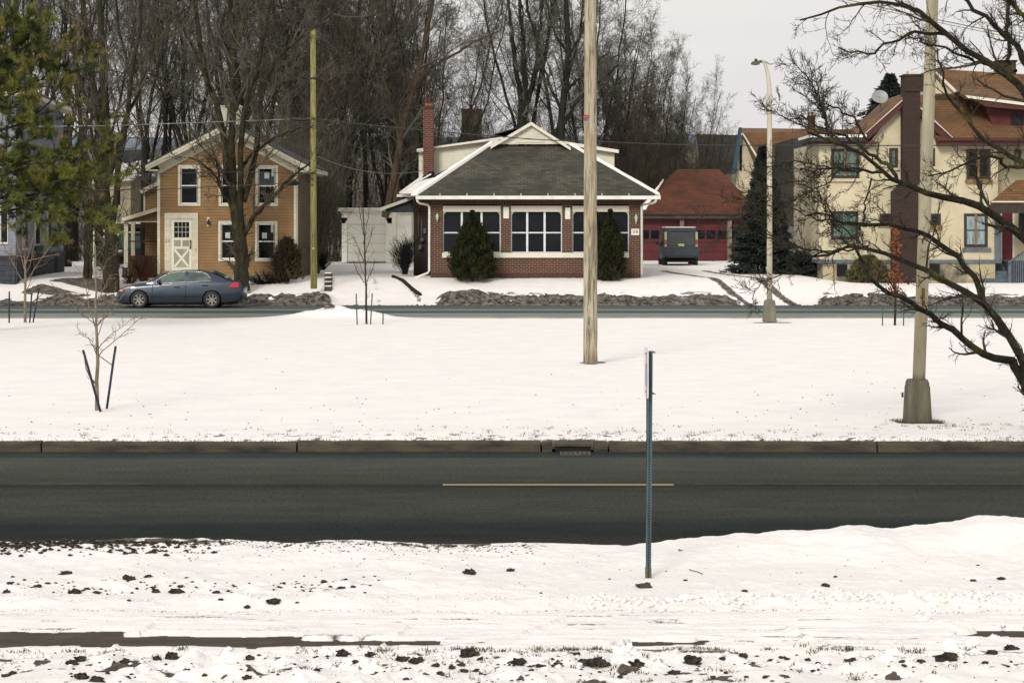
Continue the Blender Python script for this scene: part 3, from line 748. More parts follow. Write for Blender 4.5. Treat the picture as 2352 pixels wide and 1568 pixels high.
for (a, c, ms) in ((1017,1150,(1060.5,1106)), (1173.5,1291,(1211,1251)), (1314.5,1445,(1358,1402))):
    Yg = YB+.22
    b = MB(); b.pbox(a, c, 473, 486.5, YB, .02, .24)
    x0, x1 = X(a,YB), X(c,YB); zt = Z(486.5,YB)
    for sx, xx in ((1,x0),(-1,x1)): # brackets
        b.prism([(xx+sx*.0,zt),(xx+sx*.15,zt),(xx+sx*.145,zt-.03),(xx+sx*.09,zt-.05),(xx+sx*.06,zt-.09),(xx+sx*.05,zt-.14),(xx,zt-.17)], YB+.1, YB+.16)
    w = b.build('window', M['trim'], h)
    b = MB(); fw = 2.3
    b.pbox(a, a+fw, 486.5, 580.5, YB, .12, .2).pbox(c-fw, c, 486.5, 580.5, YB, .12, .2)
    for m in ms: b.pbox(m-2.4, m+2.4, 486.5, 580.5, YB, .11, .2)
    xs_ = [a+fw]+[q for m in ms for q in (m-2.4, m+2.4)]+[c-fw]
    for k in range(0, len(xs_), 2): b.pbox(xs_[k], xs_[k+1], 533, 536, YB, .13, .2).pbox(xs_[k], xs_[k+1], 578.3, 580.5, YB, .13, .2)
    b.build('sash', M['sash'], w)
    for k in range(0, len(xs_), 2): MB().pbox(xs_[k], xs_[k+1], 486.5, 580, YB, .20, .215).build('pane', M['glass_blue'], w)
for (a, c, t0, t1) in ((1156,1169,475,502),(1298,1310,477,503.5)):
    MB().pbox(a, c, t0, t1, YB, -.03, -.001).build('plaque', M['white'], h, .01)
for px, q0, q1 in ((1004.5,489,512),(1461,491,517)):
    l = MB().pbox(px-1.7, px+1.7, q0+2, q1-5, YB, -.02, -.001).build('wall_lantern', M['white'], h)
    c0 = at(px, q1, YB-.13); hh = (q1-q0)/54.5
    MB().lathe(c0, [(.006,0),(.02,hh*.25),(.055,hh*.42),(.075,hh*.7),(.03,hh*.9),(.008,hh)], 8).build('lamp_shade', M['paper'], l)
pl = MB().pbox(1449.7, 1468, 525.5, 540, YB, -.025, -.001).build('number_plaque', M['white'], h)
text('house_number', '38', .20, at(1459,532.6,YB-.031), M['black'], pl, spacing=1.25)
# hip roof: eaves, gablet, snow on the hips
Ye = YB-.62
EL, ER = X(956,Ye), X(1514,Ye); ez = Z(449,Ye)
Yg = 90.9; G0, G1 = X(1131,Yg), X(1308.5,Yg); gz = Z(334,Yg); ax, az = X(1220,Yg), Z(281.5,Yg)
bk = 101.0
b = MB()
fr = [(EL,Ye,ez),(ER,Ye,ez),(G1,Yg,gz),(G0,Yg,gz)]
b.slab(fr, .06)
roof = b.build('roof', M['roof_green'], h)
b = MB()
b.slab([(EL,Ye+.02,ez),(G0,Yg,gz),(ax,Yg,az),(ax,bk,az),(X(916,91),bk,Z(446,91)),(X(916,91),91.0,Z(446,91)),(EL,90.9,ez)], .06)
b.slab([(ER,Ye+.02,ez),(G1,Yg,gz),(ax,Yg,az),(ax,bk,az),(ER,bk,ez)], .06)
b.build('main_roof', M['roof_dark'], h)
# gablet
Yt = Yg-.25
b = MB(); b.prism([(X(1137,Yt),Z(331,Yt)),(X(1303,Yt),Z(331,Yt)),(X(1220,Yt),Z(288,Yt))], Yt, Yt+.2); gb = b.build('gablet', M['trim'], h)
b = MB()
for k in range(8):
    zz = 322-k*3.6; hw = min(28, (zz-291)*1.25)
    b.pbox(1220-hw, 1220+hw, zz, zz+2.2, Yt, -.03, -.001)
b.pbox(1190,1192.5,300,324,Yt,-.025,-.001).pbox(1247.5,1250,300,324,Yt,-.025,-.001).pbox(1190,1250,324.6,327,Yt,-.04,-.001)
b.build('louvre', M['vinyl'], gb)
b = MB(); f0 = Yt-.25
pk = (X(1220,f0), Z(280,f0))
for ex, ezz in ((X(1127,f0),Z(335,f0)),(X(1311,f0),Z(339,f0))):
    b.prism([pk,(ex,ezz),(ex,ezz-.13),(pk[0],pk[1]-.15)], f0, f0+.06)
    b.slab([(pk[0],f0+.06,pk[1]-.02),(ex,f0+.06,ezz-.02),(ex,Yt+.3,ezz-.02),(pk[0],Yt+.3,pk[1]-.02)], .09)
b.build('gablet_rake', M['trim'], gb)
# snow and flashing on the hips
b = MB()
def strip(b, p0, p1, w0, w1, h0, h1, n=30, sx=-1):
    p0, p1 = Vector(p0), Vector(p1); rr = random.Random(4)
    for k in range(n):
        a_, c_ = p0.lerp(p1, k/n), p0.lerp(p1, (k+1)/n); wa = w0+(w1-w0)*k/n + rr.uniform(-.02,.02)
        b.add([a_+Vector((0,-.03,-.02)), a_+Vector((sx*wa,.06,-.04)), a_+Vector((sx*wa*.6,.04,h0)), a_+Vector((0,-.02,h0*.8)),
               c_+Vector((0,-.03,-.02)), c_+Vector((sx*wa,.06,-.04)), c_+Vector((sx*wa*.6,.04,h0)), c_+Vector((0,-.02,h0*.8))],
              [(0,1,5,4),(1,2,6,5),(2,3,7,6),(3,0,4,7),(0,3,2,1),(4,5,6,7)])
strip(b, (EL+.05,Ye+.04,ez+.03), (G0,Yg,gz+.05), .30, .12, .14, .09, 34, -1)
b.build('roof_snow', M['snowcap'], roof); b = MB()
strip(b, (ER-.05,Ye+.04,ez+.03), (G1,Yg,gz+.03), .12, .10, .09, .05, 34, 1)
b.build('roof_snow', M['snowcap'], roof)
b = MB(); b.slab([(X(916,91),91.02,Z(446,91)+.08),(X(990,91),91.02,Z(404,91)+.1),(X(975,91.9),91.9,Z(404,91.9)+.1),(X(916,92),94,Z(446,91)+.08)], .05)
b.prism([(X(917,90.6),Z(445,90.6)),(X(960,90.6),Z(445,90.6)),(X(998,90.6),Z(408,90.6)),(X(978,90.6),Z(412,90.6)),(X(962,90.6),Z(418,90.6))], 90.5, 90.7)
b.build('side_roof_snow', M['snowcap'], roof)
# gutters
b = MB(); b.box(EL-.02, ER+.06, Ye-.13, Ye+.02, ez-.17, ez-.015); g_ = b.build('gutter', M['white'], h, .02)
MB().box(X(917,91)-.1, X(958,91), 90.9, 91.02, Z(446,91)-.12, Z(446,91)-.01).build('gutter', M['white'], h)
MB().box(EL+.05, ER-.03, Ye+.02, YB+.4, ez-.16, ez-.08).build('soffit', M['trim'], h)
b = MB(); 
for k in range(9):
    px = 1010+k*62; b.box(X(px,Ye), X(px,Ye)+.025, Ye-.02, Ye+.05, ez-.02, ez+.09)
b.each('gutter_hanger', M['white'], g_)
b = MB(); b.tube([at(958,452,Ye-.05),at(958.5,462,Ye-.03),at(964,467,Ye+.1),at(982,470,YB-.1),at(986,475,YB-.08),at(986,621,YB-.08),at(983,627,YB-.1),at(950,640,YB-.35)], .052, 8); b.build('downspout', M['white'], h)
b = MB(); b.tube([at(1507,457,Ye-.05),at(1506,463,Ye),at(1498,467,Ye+.2),at(1480,470,YB-.1),at(1474,475,YB-.06),at(1474,630,YB-.06)], .05, 8); b.build('downspout', M['white'], h)
# side dormers
YD = 92.0
def dz(p): return Z(p, YD)
b = MB(); b.prism([(X(970,YD),dz(344)),(X(1160,YD),dz(318)),(X(1160,YD),dz(420)),(X(970,YD),dz(420))], YD, 99.5); 
b.build('dormer_wall', M['vinyl'], h)
b = MB(); b.prism([(X(1290,YD),dz(328)),(X(1411,YD),dz(352)),(X(1411,YD),dz(420)),(X(1290,YD),dz(420))], YD, 99.5); b.build('dormer_wall', M['vinyl'], h)
b = MB(); b.prism([(X(958,YD),dz(343)),(X(1156,YD),dz(315)),(X(1156,YD),dz(320.5)),(X(994,YD),dz(342)),(X(970,YD),dz(349)),(X(958,YD),dz(349.5))], YD-.35, YD+.05)
b.prism([(X(1293,YD),dz(325)),(X(1421,YD),dz(345)),(X(1420,YD),dz(352.5)),(X(1293,YD),dz(333))], YD-.35, YD+.05)
b.each('dormer_fascia', M['white_stain'], h)
b = MB(); b.slab([(X(957,YD),YD-.36,dz(342.5)),(X(1205,YD),YD-.36,dz(291)),(X(1205,YD),99.8,dz(291)),(X(957,YD),99.8,dz(342.5))], .01) if False else None
b.slab([(X(957,YD),YD-.3,dz(342)),(X(1150,YD),YD-.3,dz(314.5)),(X(1150,YD),99.8,dz(314.5)),(X(957,YD),99.8,dz(342))], .05)
b.slab([(X(1136,YD),YD-.3,dz(308)),(X(1210,YD),YD-.3,dz(287)),(X(1216,YD),99.8,dz(289)),(X(1136,YD),99.8,dz(308))], .05)
b.slab([(X(1293,YD),YD-.3,dz(324.5)),(X(1421,YD),YD-.3,dz(344.5)),(X(1421,YD),99.8,dz(344.5)),(X(1293,YD),99.8,dz(324.5))], .04)
b.each('dormer_roof', M['roof_dark'], h)
MB().pbox(1126, 1146, 318, 336, 91.6, -.03, 0).build('flashing', M['trim'], h)
MB().pbox(962, 970.5, 349, 425, YD, -.04, 3).build('dormer_corner_board', M['trim'], h)
# chimney
YC = 91.2
c = MB().pbox(972, 995.5, 249, 408, YC, -.05, .55).build('chimney', M['brick_ch'], h)
MB().pbox(970.5, 997, 244.5, 250, YC, -.09, .6).build('chimney_crown', M['curbm'], c)
b = MB(); b.lathe(at(980,245,YC+.2), [(.09,0),(.085,.14)], 10).lathe(at(988,245,YC+.2), [(.09,0),(.08,.13)], 10); b.each('chimney_pot', M['orange_clay'], c)
b = MB(); b.pbox(971.5, 994.5, 226.5, 228.5, YC, 0, .45).pbox(981.5, 984, 228.5, 242, YC, .15, .2); b.build('chimney_cowl', M['darkred'], c)
b = MB(); b.pprism([(970.5,421),(970.5,405),(982,400),(984,395),(997,394),(997,403)], YC, YC-.07, YC+.6); b.build('chimney_flashing', M['void'], c)
# side stoop of the bungalow
YS = 96.5
b = MB(); e = at(872,478,YS); p = at(950,450,YS); b.slab([(e.x,YS-.2,e.z),(p.x,YS-.2,p.z),(p.x,YS+2.6,p.z),(e.x,YS+2.6,e.z)], .14); b.build('side_porch_roof', M['trim'], h)
b = MB(); b.pbox(886, 951, 473, 488, YS, 0, .15).pprism([(890,473),(949,453),(949,473)], YS, YS+.03, YS+.12); b.build('side_porch_beam', M['roof_grey'], h)
MB().pbox(901, 911, 488, 614, YS, 0, .2).build('side_porch_post', M['trim'], h)
# meters and conduits on the side wall (wall faces the drive)
b = MB(); b.tube([at(969,500,91.9),at(969,560,91.9)], .03, 6).tube([at(962,480,91.9),at(962,548,91.9)], .02, 6); b.build('conduit', M['galv'], h)
b = MB(); b.lathe(at(970,556,91.85), [(.02,0),(.1,.03),(.1,.16),(.02,.2)], 10).lathe(at(966,575,91.85), [(.02,0),(.12,.04),(.1,.2),(.02,.26)], 10).pbox(973,979,525,536,91.95,-.12,0); b.build('meter', M['galv'], h)
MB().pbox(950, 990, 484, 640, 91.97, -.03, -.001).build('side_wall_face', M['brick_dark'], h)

# ------------------------------------------------------------ white garage
YG = 120.0
h = thing('white_garage', (X(845,YG), YG, .97), 'small flat roofed white garage with one panelled door at end of snowy drive', 'garage')
b = MB(); b.pbox(785, 797, 500, 603, YG, 0, .2).pbox(887, 900, 500, 603, YG, 0, .2).pbox(785, 945, 490, 513, YG, 0, .2).pbox(900,945,513,603,YG,0.02,.2)
b.box(X(785,YG), X(945,YG), YG+.21, YG+6, .7, Z(492,YG)); b.build('wall', M['garage_white'], h)
b = MB(); b.pbox(778, 948, 480, 485, YG, -.4, 6.3).pbox(783, 946, 485, 491, YG, -.2, 6.1); b.build('cornice', M['white_stain'], h)
MB().pbox(776, 948, 477.5, 480, YG, -.45, 6.4).build('roof_snow', M['snowcap'], h)
MB().pbox(794, 797.5, 511, 603, YG, -.05, -.001).pbox(886.5, 890, 511, 603, YG, -.05, -.001).pbox(794, 890, 507.5, 511, YG, -.06, -.001).build('door_frame', M['garage_white'], h)
d = MB().pbox(797.5, 886.5, 511, 601.5, YG, .06, .12).build('garage_door', siding('pale_door_panels', (.80,.80,.71,1), .53, (.72,.72,.63,1), .8, .15), h)
MB().pbox(797.5, 886.5, 601.5, 604, YG, 0, .12).build('door_seal', M['void'], h)
MB().pbox(903, 942, 500, 503, YG, -.03, .0).pbox(903, 942, 518, 521, YG, -.03, .0).build('moulding', M['garage_white'], h)

# ------------------------------------------------------------ rust roofed garage
YR = 118.0
h = thing('rust_roofed_garage', (X(1600,YR), YR, 1.06), 'red three door garage under a rust brown hip roof behind parked van', 'garage')
b = MB(); b.pbox(1455, 1745, 501, 505, YR, 0, .25)
b.box(X(1455,YR), X(1745,YR), YR+.6, YR+7, .8, Z(498,YR)); b.build('wall', M['garage_red'], h)
b = MB()
for a_, c_ in ((1455,1470),(1562,1571.5),(1671,1681),(1738,1745)): b.pbox(a_, c_, 505, 603, YR, 0, .3)
b.each('door_post', M['concrete'], h)
b = MB(); b.pbox(1450, 1748, 491, 502, YR, -.25, -.03); b.build('fascia', M['roof_grey'], h)
b = MB(); e0, e1 = X(1452,YR-.4), X(1748,YR-.4); ez_ = Z(491,YR-.4); r0, r1 = X(1556,YR+3.6), X(1652,YR+3.6); rz_ = Z(389,YR+3.6)
b.slab([(e0,YR-.4,ez_),(e1,YR-.4,ez_),(r1,YR+3.6,rz_),(r0,YR+3.6,rz_)], .08)
b.slab([(e0,YR-.4,ez_),(r0,YR+3.6,rz_),(e0,YR+7.6,ez_)], .08).slab([(e1,YR-.4,ez_),(r1,YR+3.6,rz_),(e1,YR+7.6,ez_)], .08)
roof = b.build('roof', M['roof_rust'], h)
b = MB(); strip(b, (X(1524,YR+2.2),YR+2.2,Z(415,YR+2.2)), (e0+.8,YR-.1,ez_+.25), .05, .45, .1, .16, 20, -1); b.build('roof_snow', M['snowcap'], roof)
for a_, c_ in ((1470,1562),(1571.5,1671),(1681,1738)):
    d = MB().pbox(a_, c_, 505, 603, YR, .3, .38).build('garage_door', M['garage_red'], h)
    n = 4 if c_-a_ > 80 else 2
    for k in range(n):
        w_ = (c_-a_)/n; MB().pbox(a_+k*w_+3, a_+(k+1)*w_-2, 529, 548.5, YR, .285, .299).build('pane', M['glass_blue'], d)

# ------------------------------------------------------------ cream stucco house
YQ = 90.0
h = thing('stucco_house', (X(2180,YQ), YQ, .63), 'cream stucco house with brown shingle roofs, brick chimney and blue grey trim', 'house')
zb = .3
YM = YQ
b = MB(); b.pbox(1881, 2292, 328, 597, YQ, 0, 8); b.build('wall', M['stucco'], h)
b = MB(); b.pbox(1890, 2286, 600, 660, YQ, .02, 7.5); b.build('foundation', M['stucco_base'], h)
b = MB(); b.pbox(1879, 2300, 596.5, 604.5, YQ, -.05, 8.02); b.build('water_table', M['bluegrey'], h)
b = MB(); b.pprism([(1992,332),(2083,222),(2176,332)], YQ, YQ-.02, YQ+3); b.build('gable_wall', M['stucco'], h)
b = MB(); g0 = YQ-.5
for pts in ([(2084,214),(1968,318),(1968,325),(2084,222)], [(2084,214),(2197,318),(2197,325),(2084,222)]):
    b.pprism(pts, g0, g0, g0+.06)
b.each('gable_rake', M['trim'], h)
b = MB()
for ex in (1970, 2195):
    b.pprism([(2084,222),(ex,324),(ex+(16 if ex<2084 else -16),330),(2084,236)], g0, g0+.07, YQ+.2)
b.each('gable_soffit', M['maroon'], h)
b = MB()
for ex in (1967, 2198):
    p_, e_ = at(2084,212,g0), at(ex,318,g0); b.slab([(p_.x,g0-.04,p_.z),(e_.x,g0-.04,e_.z),(e_.x,YQ+5,e_.z),(p_.x,YQ+5,p_.z)], .07)
b.build('gable_roof', M['roof_brown'], h)
# low left wing roof with snow, soffit
b = MB(); b.pbox(1857, 1985, 317, 326, YQ, -.7, 3); b.build('left_roof', M['roof_grey'], h)
MB().pbox(1856, 1984, 311, 317, YQ, -.72, 3.1).build('roof_snow', M['snowcap'], h)
MB().pbox(1862, 2010, 326, 332, YQ, -.55, -.02).build('soffit', M['maroon'], h)
MB().pbox(2150, 2420, 324, 336, YQ, -.55, -.02).build('soffit', M['maroon'], h)
# main roof
m0 = YQ-.6; mr = YQ+4.3
b = MB(); b.slab([(X(2150,m0),m0,Z(318,m0)),(X(2440,m0),m0,Z(322,m0)),(X(2440,mr),mr,Z(176,mr)),(X(2142,mr),mr,Z(158,mr)),(X(2098,mr),mr,Z(232,mr))], .12); b.build('main_roof', M['roof_brown'], h)
b = MB(); b.pbox(2145, 2440, 318, 325, YQ, -.68, -.55); b.build('fascia', M['maroon'], h)
b = MB(); b.pprism([(2137,176),(2150,170),(2192,208),(2186,216),(2140,216)], YQ+2, YQ+1.8, YQ+2.1); b.build('gablet', M['stucco'], h)
b = MB(); b.pprism([(2145,168),(2150,166),(2197,210),(2190,213)], YQ+1.7, YQ+1.5, YQ+1.8); b.build('gablet_rake', M['trim'], h)
# red dormer
YD2 = YQ+.6
b = MB(); b.pprism([(2262,246),(2440,262),(2440,318),(2290,312)], YD2, YD2, YD2+3); dm = b.build('dormer', M['darkred'], h)
MB().pbox(2322, 2350, 262, 292, YD2, -.03, -.001).build('pane', M['glass_blue'], dm)
b = MB(); p0, p1 = at(2216,221,YD2-.7), at(2440,250,YD2-.7)
b.slab([(p0.x,YD2-.7,p0.z),(p1.x,YD2-.7,p1.z),(p1.x,mr,Z(200,mr)),(p0.x+.2,mr,Z(196,mr))], .12); b.build('dormer_roof', M['roof_brown'], dm)
b = MB(); b.pprism([(2215,219),(2440,247),(2440,254),(2224,226)], YD2-.72, YD2-.78, YD2-.71); b.build('dormer_fascia', M['trim'], dm)
b = MB(); b.pprism([(2226,227),(2440,255),(2440,262),(2262,246)], YD2-.4, YD2-.7, YD2-.02); b.build('dormer_soffit', M['maroon'], dm)
c = MB().pbox(2289, 2330, 143, 200, YQ+4.5, -.3, .5).build('chimney', M['brick_dark'], h)
MB().pbox(2286, 2333, 139.5, 143.5, YQ+4.5, -.35, .55).build('chimney_crown', M['void'], c)
# big front chimney
b = MB(); b.pbox(2068, 2107, 212, 425, YQ, -.62, -.03).pprism([(2068,425),(2107,425),(2109,440),(2109,648),(2051,648),(2051,440)], YQ-.62, YQ-.64, YQ-.032)
c = b.build('chimney', M['brick_dark'], h)
b = MB(); b.pbox(2072, 2119, 176, 212, YQ, -.7, .35); b.build('chimney_head', M['brick_dark'], c)
MB().pbox(2069, 2121, 173, 176.5, YQ, -.76, .42).build('chimney_crown', M['curbm'], c)
MB().pbox(2083, 2100, 164, 173, YQ, -.4, .1).build('chimney_pot', M['trim'], c)
MB().pbox(2107.5, 2121, 212, 219, YQ, -.5, .3).build('flashing', M['snowcap'], c)
def sill(par, a_, c_, t0, t1, mat): return MB().pbox(a_, c_, t0, t1, YQ, -.13, -.001).build('sill', mat, par)
def cas(a_, c_, t0, t1, pane, cols=2):
    w = window(h, a_, c_, t0, t1, YQ, M['dark_frame'], .07, M['dark_frame'], .05, 1, 2, pane, .05)
    if cols == 2: MB().pbox((a_+c_)/2-2.6, (a_+c_)/2+2.6, t0+2, t1-2, YQ, -.065, -.002).build('mullion', M['wood_frame'], w)
    return w
sill(cas(1909,1973.5,342.5,409,M['curtain']), 1902,1978,410.5,417,M['stucco'])
sill(cas(1908.5,1971,485,549,M['curtain'],1), 1903,1975,550,558,M['concrete'])
sill(cas(2020,2047.5,490.5,513,M['glass'],1), 2016,2050,514,520.5,M['stucco'])
sill(cas(2042,2062,340,385,M['curtain'],1), 2036,2064,386,391,M['stucco'])
sill(cas(2134,2147,340,382,M['curtain'],1), 2133,2150,383,389,M['stucco'])
sill(cas(2133,2160.5,490.5,517,M['glass_blue'],1), 2131,2163,519,528,M['wood_frame'])
sill(cas(2219.5,2274.5,343,411,M['glass'],2), 2217,2279,412,421,M['wood_frame'])
sill(cas(2214,2268,490.5,567,M['curtain_white'],2), 2210,2275,569,577,M['bluegrey'])
cas(2329,2345,343,386,M['curtain'],1)
for a_ in (1922, 2134): MB().pbox(a_, a_+24, 607, 634, YQ, -.02, .015).build('basement_window', M['void'], h)
# recessed porch with red door
MB().pbox(2292, 2460, 328, 600, YQ+1.8, 0, 6).build('porch_wall', M['stucco'], h)
MB().pbox(2284, 2296.5, 470, 598, YQ, -.07, .12).build('corner_post', M['bluegrey'], h)
d = MB().pbox(2301, 2325, 489, 596, YQ+1.8, -.05, -.001).build('door', plain('deep_red_door', L4((112,24,34),.85), None, 3, .5), h)
MB().pbox(2297.5, 2301, 486, 596, YQ+1.8, -.06, -.001).pbox(2325, 2330, 486, 596, YQ+1.8, -.06, -.001).build('door_frame', M['trim'], h)
MB().pbox(2340, 2380, 490, 540, YQ+1.8, -.06, -.001).build('porch_window', M['glass_blue'], h)
b = MB(); q0 = YQ-1.2; e0_, e1_ = at(2276,463,q0), at(2460,463,q0); p0_, p1_ = at(2334,414,YQ+.0), at(2460,414,YQ)
b.slab([tuple(e0_),tuple(e1_),(p1_.x,YQ,p1_.z),(p0_.x,YQ,p0_.z)], .1); pr = b.build('porch_roof', M['roof_brown'], h)
MB().pbox(2278, 2460, 464, 490, q0, .05, .25).build('porch_beam', M['dark_frame'], h)
MB().pbox(2277, 2460, 462, 465, q0, -.03, .05).build('porch_fascia', M['trim'], pr)
b = MB()
for k in range(7):
    yy0 = YQ+1.7-k*.32; zz = Z(598,YQ)-k*.155
    if zz > .5: b.box(X(2262-k*3,YQ), X(2318+k*1.0,YQ), yy0-.32, yy0, .5, zz)
b.build('steps', M['bluegrey'], h)
b = MB(); b.pbox(2318, 2460, 600, 648, YQ, -.2, 1.7); b.build('porch_skirt', M['roof_grey'], h)
b = MB(); b.tube([at(2317,603,YQ-.7), at(2352,578,YQ+.4), at(2420,578,YQ+.4)], .05, 6); rl = b.build('railing', M['bluegrey'], h)
b = MB()
for k in range(12):
    px = 2318+k*5; b.box(X(px,YQ-.5), X(px,YQ-.5)+.045, YQ-.5, YQ-.45, Z(652,YQ-.5), Z(602-min(k*3.2,24),YQ-.5))
b.box(X(2316,YQ-.6), X(2322,YQ-.6), YQ-.62, YQ-.5, Z(655,YQ-.6), Z(600,YQ-.6)); b.each('baluster', M['bluegrey'], rl)

# satellite dish standing on the stucco house roof
s_ = thing('satellite_dish', at(2018,270,YQ+1), 'round pale satellite dish above left roof slope of stucco house', 'satellite dish')
b = MB(); c_ = at(2021,222,YQ+1)
vs = []; n = 20
for r_ in (0.001,.5,1):
    for k in range(n):
        a_ = 2*math.pi*k/n; v = Vector((math.cos(a_)*.36*r_, -.10*r_*r_+.1, math.sin(a_)*.33*r_)); v.rotate(Matrix.Rotation(R(-28),3,'X')); vs.append(c_+v)
b.add(vs, [(i*n+k,i*n+(k+1)%n,(i+1)*n+(k+1)%n,(i+1)*n+k) for i in range(2) for k in range(n)], True); b.build('dish', plain('pale_dish', L4((176,186,182),.75), None, 2, .5), s_)
MB().tube([c_+Vector((0,.1,0)), c_+Vector((.05,.15,-.5)), at(2024,272,YQ+1)], .03, 6).build('mast', M['galv'], s_)

# ------------------------------------------------------------ houses farther back
Y1 = 128.
h = thing('brown_roofed_house', (X(1830,Y1), Y1, 1), 'distant cream house with steep brown roof and blue green gable edge behind the spruce', 'house')
b = MB(); b.pprism([(1690,410),(1704,310),(1745,410),(1745,520),(1690,520)], Y1, Y1, Y1+2); b.pbox(1690,1990,396,520,Y1,2.0,8); b.build('wall', M['stucco'], h)
b = MB(); a1, a2 = at(1698,294,Y1+4), at(1985,298,Y1+4); b1, b2 = at(1765,398,Y1-.5), at(1985,398,Y1-.5)
b.slab([(at(1704,306,Y1).x,Y1-.3,at(1704,306,Y1).z),(b1.x-.6,Y1-.5,b1.z),(b2.x,Y1-.5,b2.z),(a2.x,Y1+4,a2.z),(a1.x,Y1+4,a1.z)], .12); b.build('roof', M['roof_brown'], h)
b = MB(); b.pprism([(1697,293),(1704,293),(1690,400),(1679,402)], Y1-.5, Y1-.6, Y1-.3); b.build('rake_board', plain('teal_paint', L4((44,84,100),.8), None, 3, .6), h)
b = MB(); b.pprism([(1704,306),(1707,306),(1765,398),(1758,398)], Y1-.5, Y1-.55, Y1-.3); b.build('inner_rake', M['trim'], h)
MB().pbox(1699, 1704, 335, 392, Y1, -.05, -.001).build('window', M['glass_blue'], h)
MB().pbox(1722, 1745, 405, 440, Y1+2, -.3, -.001).build('porch_window', M['glass'], h)
c = MB().pbox(1858, 1873, 268, 304, Y1+3.5, 0, .5).build('chimney', M['brick_ch'], h); MB().pbox(1856.5, 1874.5, 265, 268.5, Y1+3.5, -.05, .55).build('chimney_crown', M['orange_clay'], c)
Y2 = 140.
h = thing('grey_roofed_house', (X(1640,Y2), Y2, 1), 'distant house with plain dark grey roof behind the rust roofed garage', 'house')
b = MB(); b.pprism([(1584,402),(1600,322),(1612,402),(1612,500),(1584,500)], Y2, Y2, Y2+6); b.pbox(1612,1700,392,500,Y2,.5,6); b.build('wall', M['stucco'], h)
b = MB(); a1, a2 = at(1601,308,Y2+4), at(1712,311,Y2+4); b1, b2 = at(1608,402,Y2-.5), at(1712,402,Y2-.5)
b.slab([tuple(b1),tuple(b2),tuple(a2),tuple(a1)], .15); b.build('roof', M['roof_dark'], h)
Y3 = 112.
h = thing('grey_shingled_house', (X(1850,Y3), Y3, 1), 'grey wood shingled house wall with small gable between spruce and stucco house', 'house')
b = MB(); b.pbox(1822, 1884, 318, 520, Y3, 0, 8); b.build('wall', M['shingle_wall'], h)
b = MB(); b.pprism([(1838,316),(1846,310),(1822,398),(1812,398)], Y3, Y3-.5, Y3-.1); b.build('rake_board', plain('deep_blue_paint', L4((52,64,104),.8), None, 3, .6), h)
b = MB(); b.pprism([(1846,318),(1852,322),(1866,398),(1860,398)], Y3, Y3-.4, Y3-.1); b.build('trim', M['bluegrey'], h)
# far stone chimney
h = thing('stone_chimney', (X(1082,135), 135, 2), 'tall yellowish mottled stone chimney of a hidden house behind the bungalow', 'chimney')
t_ = plain('mottled_stone', L4((170,160,110),.6), L4((84,84,70),.5), 2.2, .9, lo=.42, hi=.56)
MB().pbox(1060, 1106, 256, 420, 135, 0, 1).build('stack', t_, h)
MB().pbox(1059, 1107, 250, 256, 135, -.05, 1.05).build('crown', M['orange_clay'], h)

# ------------------------------------------------------------ pale grey house at far left, turned to the street corner
YL = 86.0
h = thing('grey_house', (X(36,YL), YL, .89), 'pale grey sided house on slate blue block foundation behind the pine', 'house')
A = Vector((X(36,YL), YL)); Bk = Vector((X(145.6,99), 99)); Cl = Vector((X(-260,YL+1.5), YL+1.5))
def wallq(b, P, Q, z0, z1, th=.25, off=0):
    d = (Q-P).normalized(); n = Vector((d.y, -d.x))*off; m = Vector((-d.y, d.x))*th
    p, q = P+n, Q+n
    b.add([(p.x,p.y,z0),(q.x,q.y,z0),(q.x+m.x,q.y+m.y,z0),(p.x+m.x,p.y+m.y,z0),(p.x,p.y,z1),(q.x,q.y,z1),(q.x+m.x,q.y+m.y,z1),(p.x+m.x,p.y+m.y,z1)],
          [(0,3,2,1),(4,5,6,7),(0,1,5,4),(1,2,6,5),(2,3,7,6),(3,0,4,7)])
zf, zt = Z(593,YL), Z(222,YL)
b = MB(); wallq(b, A, Bk, zf, zt); wallq(b, Cl, A, zf, zt-.01); b.build('wall', M['grey_siding'], h)
b = MB(); wallq(b, A, Bk, .4, zf, .3, .05); wallq(b, Cl, A, .4, zf-.002, .3, .05); b.build('foundation', M['block'], h)
b = MB(); wallq(b, A, Bk, zf-.02, zf+.10, .1, .10); wallq(b, Cl, A, zf-.021, zf+.101, .1, .10); b.build('water_table', M['black'], h)
b = MB(); e = .5; d = (Bk-A).normalized(); n = Vector((d.y,-d.x))
P = [A+n*.6-d*.6, Bk+n*.6+d*.6, Bk-n*9+d*.6, A-n*9-d*.6]
b.add([(p.x,p.y,zt) for p in P]+[(p.x,p.y,zt+.16) for p in P], [(0,3,2,1),(4,5,6,7),(0,1,5,4),(1,2,6,5),(2,3,7,6),(3,0,4,7)]); b.build('eave', M['trim'], h)
b = MB(); md = [(P[0]+P[3])/2+d*2, (P[1]+P[2])/2-d*2]
b.add([(p.x,p.y,zt+.161) for p in P]+[(q.x,q.y,zt+2.4) for q in md], [(0,1,5,4),(2,3,4,5),(0,4,3),(1,2,5),(3,2,1,0)]); b.build('roof', M['roof_dark'], h)
def onside(t, z0, z1, w, off, th=.03):
    c_ = A.lerp(Bk, t); return c_-d*w/2, c_+d*w/2
